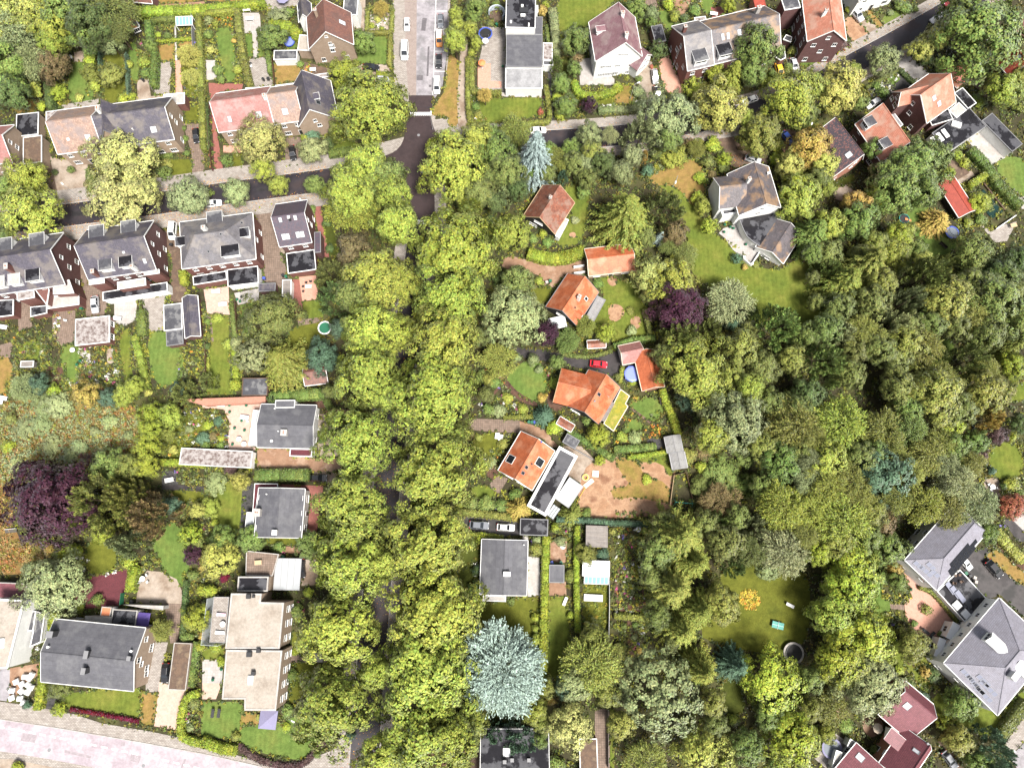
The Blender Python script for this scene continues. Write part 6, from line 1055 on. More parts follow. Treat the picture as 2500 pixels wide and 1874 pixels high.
TP('E2',(300,300,150,'b','gr',10),(290,170,115,'b','oy',8),(80,330,125,'b','yg',9),(600,80,180,'b','gr',12),(820,70,150,'b','gr',12),(470,120,100,'b','lg',7),(960,290,112,'s','oy',5),(1240,560,165,'b','og',10),(1290,150,90,'b','lg',4),(1310,280,58,'h','gr',2.2),(1200,310,45,'h','yg',1.8),(640,430,120,'b','lg',6),(620,560,130,'b','yg',7),(770,520,90,'b','gr',6),(830,620,75,'b','yl',6),(450,480,100,'b','ol',7),(740,360,60,'h','ol',3),(1600,620,130,'b','dg',10),(1430,730,130,'b','dg',10),(390,640,190,'s','ol',13),(200,790,170,'s','ol',12),(850,750,170,'p','og',13),(700,950,115,'p','gg',12),(560,1150,140,'p','lb',11),(1010,960,180,'b','ol',13),(1400,970,240,'b','og',14),(1220,800,130,'b','og',12),(430,960,140,'b','og',11),(150,1010,130,'b','og',10),(20,1470,195,'p','gr',12),(160,1230,130,'k','gg',12),(1350,1220,140,'b','og',12),(1560,1470,125,'b','lg',9),(800,1280,175,'f','ol',12),(1190,1430,150,'p','og',12),(950,1580,150,'f','ol',12),(620,1420,130,'b','og',10),(330,580,90,'b','og',8),(1600,1100,150,'b','og',12),(1560,880,120,'b','og',12),(420,1270,120,'f','ol',11),(1340,1500,110,'f','ol',11),(740,1130,100,'b','og',11),(1090,1150,110,'b','og',11),(60,560,110,'b','og',8),(1550,1300,110,'s','ol',11),(1000,640,70,'p','og',9))
TP('E3',(900,150,235,'b','ol',14),(640,90,130,'b','og',12),(1330,130,165,'b','ol',13),(1130,260,120,'b','og',12),(150,390,225,'f','yg',14),(480,430,180,'f','ol',13),(720,430,140,'f','gr',12),(490,790,210,'b','bg',13),(850,640,160,'f','ol',13),(1100,870,175,'f','gg',13),(830,1030,160,'f','yg',13),(1260,1020,150,'f','gg',12),(1320,340,120,'p','oy',10),(1040,380,100,'b','lg',9),(1430,470,85,'b','pb',7),(1260,520,100,'b','gr',8),(1280,650,70,'b','pb',6),(1560,1040,105,'b','rm',5),(170,1150,225,'f','yg',14),(60,880,160,'f','yg',13),(60,660,150,'b','yg',13),(530,1390,150,'b','gr',8),(260,1560,190,'b','lg',10),(610,1560,60,'o','oy',3),(120,1340,130,'b','ol',10),(1360,1260,90,'b','gr',8),(1040,1080,140,'f','ol',12),(640,960,130,'f','ol',12),(330,640,120,'b','og',12),(1560,480,50,'h','lg',3),(1560,870,70,'h','yg',2.5),(1620,940,50,'h','gr',2),(1400,760,40,'h','bg',2),(1490,880,36,'h','dg',2),(1620,380,90,'b','dg',8),(500,1180,110,'b','br',8),(1240,700,100,'f','ol',12),(700,780,130,'f','ol',12),(980,560,130,'f','ol',12),(250,850,140,'f','ol',13),(1000,700,120,'f','gg',12),(600,640,120,'f','ol',12),(300,1000,130,'f','ol',12),(520,1620,70,'h','gr',2))
TP('D3',(960,360,245,'b','gg',14),(1100,90,120,'b','yg',13),(720,60,170,'b','yg',12),(780,470,130,'b','yg',12),(1450,400,215,'f','ol',13),(1330,690,165,'b','gr',11),(860,770,150,'h','gr',3),(850,1010,135,'f','br',6),(1350,1050,200,'f','yg',13),(1130,1220,115,'p','gg',11),(1350,1410,195,'f','lb',12),(520,1290,230,'s','ol',15),(340,1400,150,'b','gr',11),(900,1340,140,'b','og',11),(650,1500,140,'s','ol',13),(1570,850,110,'f','gg',11),(1560,140,130,'b','dg',10),(1610,500,120,'f','ol',12),(800,180,110,'b','bg',8),(1580,1100,140,'f','yg',12),(600,200,90,'b','bg',6),(1100,880,100,'h','gr',3),(950,860,80,'h','og',2.5),(710,730,60,'h','lg',2),(1540,1280,110,'f','ol',11),(320,1620,110,'b','og',9),(400,1180,100,'b','og',9),(1100,1420,110,'f','og',11),(1600,680,100,'f','gg',12),(1500,620,110,'b','og',10),(1650,1420,100,'b','lg',9),(260,830,50,'h','lg',1.2),(720,620,70,'h','br',2),(170,490,60,'h','gg',2),(60,480,50,'h','yg',1.8),(960,1500,120,'p','dg',10),(1230,1560,90,'b','lb',8))
TP('D4',(480,200,185,'s','ol',14),(680,370,150,'s','ol',13),(860,330,145,'b','ol',11),(540,540,150,'s','ol',12),(360,1050,300,'r','gg',11),(700,860,155,'s','ol',12),(990,830,125,'s','bg',10),(1270,940,235,'c','lg',10),(1440,1420,225,'b','lg',10),(720,1540,205,'c','yl',10),(260,1600,150,'f','ol',10),(1060,1490,130,'b','gr',9),(800,1130,105,'b','ol',9),(1590,930,110,'b','og',8),(1240,1230,110,'b','gr',9),(350,420,110,'b','og',10),(60,1300,110,'b','yl',8),(1580,1180,100,'b','ol',8),(200,705,34,'h','oy',1.2),(160,600,30,'h','gg',1.2),(75,510,26,'o','gr'),(165,500,22,'o','gr'),(40,700,70,'h','ol',2.5),(960,1270,60,'h','yg',2),(470,640,70,'b','og',7),(1330,1650,90,'h','gr',4),(900,1640,90,'b','yg',7),(820,1300,90,'b','og',8))
TP('E4',(220,190,200,'b','lg',12),(100,420,180,'b','yg',12),(350,580,215,'b','lg',12),(150,760,190,'b','lg',12),(420,970,250,'b','lb',11),(90,1160,140,'f','ol',8),(760,660,135,'b','ol',6),(1150,1120,135,'b','gr',7),(1010,1285,68,'o','lg',4),(1130,1430,130,'b','ol',6),(1390,1520,165,'p','bg',9),(1280,1620,120,'b','gr',7),(640,150,75,'b','gr',4),(620,50,55,'o','oy',3),(862,885,46,'o','oy',2),(925,905,70,'h','dg',2.5),(868,375,46,'o','ol',1.5),(830,1080,60,'h','bg',2),(640,860,50,'h','lg',2),(720,1000,70,'h','gr',2.5),(220,1320,60,'h','gr',1.5),(60,1380,80,'b','yg',5),(450,1520,55,'h','og',2),(560,1600,50,'h','gr',2),(540,780,70,'b','yg',7),(985,575,34,'h','gr',1.2),(770,490,34,'h','gr',1.2))
TP('A3',(430,1010,325,'b','pu',15),(840,1000,235,'p','ol',14),(1230,1110,180,'p','br',11),(880,720,135,'b','gr',8),(1050,720,110,'b','ol',7),(1060,1360,115,'p','gg',10),(950,1340,70,'k','gg',9),(1540,1270,90,'o','lg',4.5),(1570,1440,80,'o','pu',4),(1390,1030,72,'b','bg',4),(1200,570,118,'c','lg',7),(1210,300,92,'c','lg',7),(1220,420,90,'c','lg',7),(1190,720,95,'b','lg',6),(1380,320,110,'b','yg',6),(1370,460,60,'b','ol',4),(710,150,115,'c','oy',7),(880,170,75,'b','bg',5),(1010,150,95,'b','yg',5),(200,90,110,'f','gg',6),(320,60,85,'b','bg',5),(430,100,60,'h','lg',2.5),(470,220,110,'h','lb',3),(1100,70,80,'b','yg',5),(1500,130,110,'p','og',7),(1440,90,60,'h','bg',3),(1600,1080,60,'b','yl',4),(1610,1350,60,'h','og',3),(400,1400,60,'h','oy',2),(500,1420,75,'h','lg',3),(600,1400,70,'h','lg',3),(1560,1600,50,'h','gr',2),(1050,1500,70,'h','lg',2.5),(80,330,60,'h','og',2.5),(1530,420,40,'h','gg',1.5),(1400,590,45,'h','yl',1.6),(1500,580,45,'h','lg',1.6),(1640,500,60,'h','bg',1.8),(830,1250,100,'h','lg',4),(1200,130,40,'h','yl',1.6),(1630,1480,34,'o','oy',2),(1635,1540,30,'o','oy',2),(1020,980,150,'p','ol',12),(680,1130,120,'p','ol',12))
TP('A4',(450,190,235,'b','lb',10),(1590,440,108,'c','lg',5),(1640,590,42,'h','oy',1.6),(480,1015,95,'h','og',2.5),(480,1185,58,'o','lg',2),(1310,545,85,'f','ol',5),(220,1150,40,'h','bg',2),(1640,220,60,'h','lg',2.5),(790,295,60,'h','og',2),(640,360,50,'h','yg',1.5),(140,1650,60,'h','lg',2),(1540,1330,34,'h','lb',1.2),(1620,680,50,'h','lg',2.5),(1570,1130,50,'h','og',2),(1510,600,60,'h','gr',2.5))
TP('B3',(290,840,78,'c','yl',5),(130,1460,150,'c','yl',7),(840,1360,105,'b','gr',5),(370,1300,110,'b','gr',5),(150,1300,110,'b','gr',5),(210,745,62,'h','pb',2.5),(155,1620,45,'h','rd',1.8),(40,1060,90,'h','yg',3),(10,560,50,'h','gr',1.6),(20,390,50,'h','lg',1.2),(110,360,45,'h','bg',1.0),(950,500,45,'h','gr',1.5),(980,580,32,'h','gr',1.5),(1010,360,32,'o','ol',1.2),(60,480,40,'h','br',1),(130,500,32,'h','lg',1),(130,560,40,'h','gr',1.2),(85,870,90,'h','lb',1.8),(80,1180,34,'h','lg',1.2),(1010,120,60,'b','og',5),(1000,1420,60,'b','og',8),(600,1380,55,'h','gr',1.8),(430,1350,60,'b','gr',4))
TP('B4',(40,220,60,'h','lg',3),(750,390,65,'h','gr',2.2),(710,910,55,'h','gr',2.2),(840,240,45,'h','lg',2),(730,720,36,'h','lg',1.2),(670,1190,60,'h','gr',2),(660,1330,40,'h','lg',1),(250,1400,40,'h','ol',1.5),(130,800,45,'h','lg',1.5),(440,1250,32,'h','yl',1),(910,1550,36,'h','gr',1.2),(90,680,50,'h','lg',1.5),(1180,1390,50,'h','bg',3))
TP('C3',(1080,310,82,'s','bg',6),(885,1065,95,'s','oy',5),(1310,1110,90,'s','ol',5),(1540,675,45,'o','lg',2),(1175,1215,42,'h','lg',2),(1225,1330,55,'h','gg',2),(1020,1390,62,'h','ol',3),(408,1030,34,'o','lg',2),(585,1300,46,'o','lg',2.4),(1170,410,70,'h','lg',2.2),(720,270,60,'h','gg',2.5),(640,260,55,'h','gr',2.5),(790,170,55,'h','yg',1.5),(920,260,50,'h','yg',1.5),(660,690,45,'h','lb',1.5),(850,950,60,'h','gr',2.2),(620,1030,80,'h','gr',2.2),(740,1040,60,'h','gr',2.2),(500,1020,60,'h','og',2.2),(1430,1100,45,'h','gr',1.5),(1430,1430,80,'b','ol',4),(1560,1440,60,'h','bg',2),(1300,1600,45,'h','ol',2),(560,620,40,'h','yg',1.5),(480,480,50,'h','br',1.5),(760,540,50,'h','ol',1.5),(1530,480,90,'b','lg',4.5),(1070,170,45,'h','oy',1.5),(1430,360,45,'h','gr',2),(560,490,36,'h','yl',1.2),(690,40,60,'h','gr',2),(540,1560,40,'h','bg',2),(1640,1250,30,'o','yl',1.6),(1030,1320,45,'h','lb',2),(620,140,70,'b','og',6))
TP('C4',(1470,830,225,'f','ol',12),(1340,960,130,'b','gg',9),(1300,1330,170,'c','cr',9),(1010,1190,105,'b','yg',7),(900,1400,150,'p','bg',8),(500,1290,135,'b','yg',10),(1140,1115,42,'h','oy',2.2),(1250,1000,80,'b','bg',7),(565,335,56,'o','lg',3),(820,302,40,'o','gr',2),(1110,1000,75,'b','ol',5),(690,1380,85,'p','bg',6),(1190,1620,70,'h','gr',3),(1500,600,110,'b','ol',8),(1340,700,90,'h','ol',3),(1020,440,38,'h','lg',2),(1020,620,50,'h','yg',2.5),(1060,1290,80,'b','ol',6),(520,200,60,'h','dg',2.5),(540,60,50,'h','dg',2),(1290,120,45,'h','ol',2.5),(1300,420,36,'h','lg',1.6),(1020,530,36,'h','yg',1.8),(1600,1060,110,'b','ol',8),(420,1640,90,'b','yg',9),(1580,760,110,'f','ol',10),(1010,780,60,'h','ol',2.5),(930,265,26,'h','yl',1.2),(1060,1430,70,'b','gr',5),(1130,1400,50,'h','ol',3),(370,1100,90,'b','og',11))
plant(z1('C4',745,850),290*ZK,'w','bl',15,label='huge silver-blue spruce below the grey bungalow',group='blue spruces'); LAND.append(('the huge silver-blue spruce',z1('C4',745,850))); LAND.append(('the purple beech',z1('A3',430,1010)))

TP('E2',(480,1330,130,'b','og',11),(330,1180,120,'f','ol',11),(250,1540,120,'b','og',9),(680,1280,130,'b','ol',12),(60,1180,120,'b','gr',11),(280,1340,110,'b','og',9),(500,800,120,'b','ol',11),(900,1130,120,'b','gr',12),(1230,1060,130,'f','ol',12),(60,700,110,'p','gr',9),(1500,760,120,'b','gr',11))
TP('D2',(1560,1230,110,'b','og',9),(1440,1420,120,'b','ol',10),(1630,950,70,'b','og',7),(1600,560,80,'b','gr',8))
TP('D3',(1200,880,110,'b','gr',8),(1480,250,110,'b','gr',10),(1250,200,120,'b','og',9),(700,880,90,'h','og',3),(1180,560,110,'b','ol',10),(1040,620,110,'h','gr',3.5),(600,640,80,'h','ol',2.5),(1000,1130,100,'b','og',8),(720,1180,110,'b','og',9),(820,1180,100,'p','gr',9))
TP('C1',(1480,1240,90,'b','ol',8),(1300,1200,80,'b','gr',7),(640,1440,110,'b','og',9),(600,1560,110,'b','og',9),(450,1560,110,'b','yg',9)); TP('C2',(560,80,110,'b','og',10),(700,150,90,'b','dg',8),(640,470,90,'b','og',7),(1400,60,70,'h','gr',3))
TP('E3',(720,250,110,'b','gr',11),(420,620,110,'b','gr',11),(1080,560,110,'b','gr',11),(430,1080,120,'b','ol',11),(380,1300,110,'b','gr',9),(1180,700,90,'b','gr',10))
# ================================================================ HEDGES, BORDERS, UNDERGROWTH
HN=dict(yg='yellow-green',lg='bright lime',ol='olive',gr='green',dg='dark green',og='deep olive',rd='dark red',bg='bluish green',gg='pale flowering',pb='purple-brown',yl='pale yellow',br='brownish')
def hedge(tile,c,w,h,*xy,label=None,s=0):
    px=[z1(tile,xy[i],xy[i+1])for i in range(0,len(xy),2)]if tile else [tuple(q)for q in xy]
    pts=[W(p,h).xy for p in (smooth_line(px,4)if len(px)>2 else px)]; fr=line_frame([tuple(p)for p in pts]); rg=np.random.default_rng(int(px[0][0]*7+px[0][1])); m=M(); C,N=[],[]
    for k,((a,na),(b,nb))in enumerate(zip(fr,fr[1:])):
        L=(b-a).length; i=w/2-.1; f=.86
        m.hull([(*(a-na*i),0),(*(b-nb*i),0),(*(b+nb*i),0),(*(a+na*i),0)],[(*(a-na*i*f),h-.1),(*(b-nb*i*f),h-.1),(*(b+nb*i*f),h-.1),(*(a+na*i*f),h-.1)])
        for face,area in (('t',L*w),('l',L*h),('r',L*h)):
            n=int(area*16)+2; u=rg.uniform(0,1,n); v=rg.uniform(-1,1,n); A=np.array(a); B=np.array(b); NA=np.array(na); base=A+(B-A)*u[:,None]
            if face == 't':p=np.c_[base+NA*(v*w/2*.93)[:,None],h+rg.normal(0,.05,n)-.1*v ** 6]; nn=np.tile([0,0,1.],(n,1))
            else:sg=1 if face == 'l' else-1; p=np.c_[base+NA*(sg*(w/2+rg.normal(0,.05,n)))[:,None],(v+1)/2*h]; nn=np.tile([NA[0]*sg,NA[1]*sg,.35],(n,1))
            C.append(p); N.append(nn)
    for (a,na),s_ in ((fr[0],-1),(fr[-1],1)):
        n=int(w*h*16)+3; d=np.array([na.y,-na.x])*s_; p=np.c_[np.array(a)+np.array(na)*rg.uniform(-w/2,w/2,n)[:,None]+d*rg.normal(.03,.05,n)[:,None],rg.uniform(0,h,n)]; C.append(p); N.append(np.tile([d[0],d[1],.3],(n,1)))
    C=np.vstack(C); N=norm(np.vstack(N)+rg.normal(0,.55,C.shape)); t,b=frames(rg,N,.17,.75)
    o=link('hedge',quads('hedge',C,t,b,['leaf'],core=(m.v,m.f))); o.color=(*(q*.8 for q in jit(COL[c],random.Random(len(C)),.1)),1)
    mid=px[len(px)// 2]
    if label:tag(o,label,'hedge','garden hedges')
    else:auto(o,'%s %s hedge' % (HN.get(c,'green'),'long' if sum((Vector(p)-Vector(q)).length for p,q in zip(pts,pts[1:]))>16 else 'short'),mid,'hedge','garden hedges')
    return o
for a in (('A1','gr',1.6,2.5,1190,160,1200,300,1240,430,1230,680),('A1','lg',2.6,2.5,1075,75,1400,72,1658,62),('A1','og',1.2,2.0,1222,152,1412,140),('A1','ol',1.5,2.5,1600,110,1622,700,1640,1200),('A1','lg',.7,1.0,1250,330,1560,305),('A1','dg',1.6,3.2,370,660,392,860),('A1','bg',.5,2.0,1012,420,1028,760),('A1','bg',.5,2.0,792,400,800,600),('A1','gr',1.2,1.4,705,1370,722,1540),('A1','gr',1.0,1.0,1270,1262,1390,1248),
          ('B1','yg',1.4,2.2,-40,100,240,74),('B1','ol',1.7,2.4,255,70,275,260,310,480,358,690),('B1','lg',1.8,2.2,-30,58,200,36,480,8),('B1','gr',1.2,2.0,502,380,522,580),('B1','ol',1.1,1.4,1318,54,1522,54),('B1','ol',1.1,1.4,1318,60,1308,240),('B1','ol',1.1,1.4,1516,60,1508,240),('B1','ol',1.1,1.4,1300,256,1515,254),('B1','ol',1.2,1.4,1500,270,1492,520),('B1','lg',1.4,1.2,1388,588,1472,600),('B1','gr',2.0,1.6,1000,1240,1185,1205),('B1','lg',2.8,2.4,510,190,690,210,745,290),('B1','dg',1.0,1.5,2,830,22,1200),
          ('C1','ol',1.3,1.6,474,450,475,880,510,980,620,1030,730,1040,1000,985,1125,965,1122,800,1105,690),('C1','ol',1.4,1.9,508,480,505,700,560,742,742,742),('C1','gr',1.1,1.6,1108,200,1130,340),('C1','gg',2.2,3.2,1158,60,1180,240,1192,420),('C1','lg',2.0,1.7,1330,645,1375,740,1480,770,1658,728),('C1','gg',1.8,1.3,1530,885,1658,878),('D1','gg',1.8,1.3,0,875,110,880,220,860),('D1','lg',1.6,1.4,0,735,62,690),('D1','br',.7,1.0,1005,1192,1120,1205,1215,1232),
          ('E1','og',1.0,.9,385,705,640,560),('E1','dg',1.2,.9,650,556,775,668),('E1','gr',2.2,2.2,1240,1195,1360,1320,1480,1500,1650,1660),('E1','lg',1.8,2.0,1232,1492,1365,1402),
          ('C2','lg',3.0,2.2,960,545,1100,585,1250,585,1420,528),('C2','og',1.0,.8,1240,1372,1450,1392,1640,1345),('D2','gr',1.5,1.8,0,1312,150,1255,330,1240),('D2','og',1.1,1.8,252,1010,292,1200),('D2','yg',1.0,1.3,68,1470,50,1600),
          ('C3','ol',1.1,1.2,760,325,1000,318),('C3','ol',1.7,1.8,385,1090,600,1108,820,1135),('C3','yg',1.1,1.5,445,1262,760,1300),('C3','bg',1.3,1.8,1190,1152,1400,1160,1658,1180),('D3','bg',1.3,1.8,5,1180,268,1192),('C3','gr',1.7,1.6,1285,435,1500,565,1658,662),('D3','gr',1.7,1.5,0,585,200,572,340,558),('D3','lg',1.1,1.4,110,650,260,630,442,600),('D3','lg',1.7,1.8,392,95,420,200,480,330,522,470),('D4','ol',1.4,1.4,0,430,280,448),('C3','bg',.6,1.6,385,430,380,540),
          ('A2','lg',1.8,2.2,1468,690,1480,800),('A2','gr',2.1,2.2,1132,1010,1138,1210),('A2','yg',1.6,1.6,1080,1220,1140,1450,1180,1650),('B2','gr',1.2,1.6,210,960,240,1240),('B2','lg',1.4,1.6,222,1240,240,1450,250,1658),('B2','ol',.9,.8,20,1195,30,1240),('B2','yg',.8,1.0,20,1400,30,1550),
          ('B3','gr',2.7,2.4,515,165,680,150,975,128),('B3','dg',2.0,2.4,528,150,545,205),('B3','gr',2.8,2.4,400,795,600,790,838,790),('A3','lg',1.6,1.8,1290,690,1480,692,1650,708),('B3','gr',1.6,1.8,975,180,1010,250),
          ('A4','lg',2.1,2.2,1075,30,1040,230),('A4','lg',1.8,2.0,430,400,345,880,290,1190),('A4','rd',.9,.8,560,1185,840,1230,1115,1282),('A4','dg',1.1,1.8,1500,140,1482,400,1470,640),('A4','gr',1.7,1.8,1592,640,1560,800,1535,1000),('A4','lg',1.7,1.6,1600,1055,1495,1110,1455,1300,1480,1420,1658,1470),('B4','lg',2.2,1.6,-30,1440,100,1500,250,1525),('B4','pb',1.5,.7,262,1480,420,1585,640,1645,800,1620,960,1445),
          ('E3','yl',2.4,1.6,1440,1240,1560,1380,1668,1490),('E4','og',2.2,2.0,1700,1130,1480,1410),('E4','ol',1.0,1.2,820,195,950,260,1140,485)):hedge(*a)
hedge(None,'lg',1.8,2.2,z1('C3',1108,1290),z1('C3',1098,1658),z1('C4',1088,560),z1('C4',1078,1090)); hedge(None,'lg',1.3,1.8,z1('C3',1358,1205),z1('C3',1352,1658),z1('C4',1366,560))
PAL={}
def pal(n,c):
    leafm('leaf_'+n,c,.4,.25,.03); PAL[n]=c
for n,c in dict(mid=(.15,.19,.045),lime=(.28,.29,.045),deep=(.075,.10,.03),grey=(.24,.27,.13),olive=(.19,.17,.04),white=(.78,.78,.72),pink=(.50,.10,.24),orange=(.70,.30,.05),violet=(.22,.17,.46),yellow=(.62,.48,.08),rust=(.38,.17,.06),straw=(.44,.33,.14),mint=(.30,.38,.20),wine=(.13,.03,.05)).items():pal(n,c)
def inside(P,x,y):
    c=np.zeros(len(x),bool); n=len(P)
    for i in range(n):
        (x1_,y1_),(x2,y2)=P[i-1],P[i]
        if y1_ == y2:continue
        c ^= ((y1_ >y)!= (y2 >y))& (x <(x2-x1_)*(y-y1_)/(y2-y1_)+x1_)
    return c
def border(px,mix_,dens=1.3,hh=(.25,.9),ls=.13,k=13,name='border_planting',desc='mixed planted border',excl=(),spread=(.25,.6),label=None):
    """plants of a bed, too many to count: leafy tufts over the outline px"""
    P=[tuple(W(p,.1)[:2])for p in px]; X=np.array(P); rg=np.random.default_rng(int(px[0][0]*13+px[1][1])); lo,hi=X.min(0),X.max(0); n=int((hi[0]-lo[0])*(hi[1]-lo[1])*dens)
    x,y=rg.uniform(lo[0],hi[0],n),rg.uniform(lo[1],hi[1],n); ok=inside(P,x,y)
    for e in excl:ok &= ~inside([tuple(W(p,.1)[:2])for p in e],x,y)
    x,y=x[ok],y[ok]; n=len(x)
    if n == 0:return
    names=list(mix_); w=np.array([mix_[q]for q in names],float); mi=rg.choice(len(names),n,p=w/w.sum()); r=rg.uniform(*spread,n); h=rg.uniform(*hh,n)
    u=unit(rg,n*k); u[:,2]=np.abs(u[:,2]); rr=np.repeat(r,k); hk=np.repeat(h,k); c=np.c_[np.repeat(x,k),np.repeat(y,k),np.full(n*k,.06)]+np.c_[u[:,0]*rr,u[:,1]*rr,u[:,2]*hk]*rg.uniform(.6,1.05,(n*k,1))
    nr=norm(u+rg.normal(0,.5,u.shape)+np.array([0,0,.4])); t,b=frames(rg,nr,ls,.6); o=link(name,quads(name,c,t,b,['leaf_'+q for q in names],np.repeat(mi,k)))
    cx=(sum(p[0]for p in px)/len(px),sum(p[1]for p in px)/len(px)); tag(o,label,None,None,'stuff')
    if not label:AUTO.append((o,desc,cx))
    return o
GAR=dict(mid=5,lime=4,deep=3,grey=3,olive=3,white=.12,pink=.05,orange=.08,violet=.05,yellow=.2); FLO=dict(mid=5,lime=4,deep=2,grey=3,white=.9,pink=.5,violet=.35,yellow=.5,rust=.5); WHT=dict(mid=3,lime=2,grey=2,white=4); VEG=dict(mid=3,lime=3,deep=1,yellow=.6); ORA=dict(mid=3,lime=2,orange=2.2,yellow=1.2); MEA=dict(straw=3,rust=1.4,mint=5,olive=2,lime=2.5,grey=2); WOOD=dict(deep=5,olive=4,mid=3,rust=1)
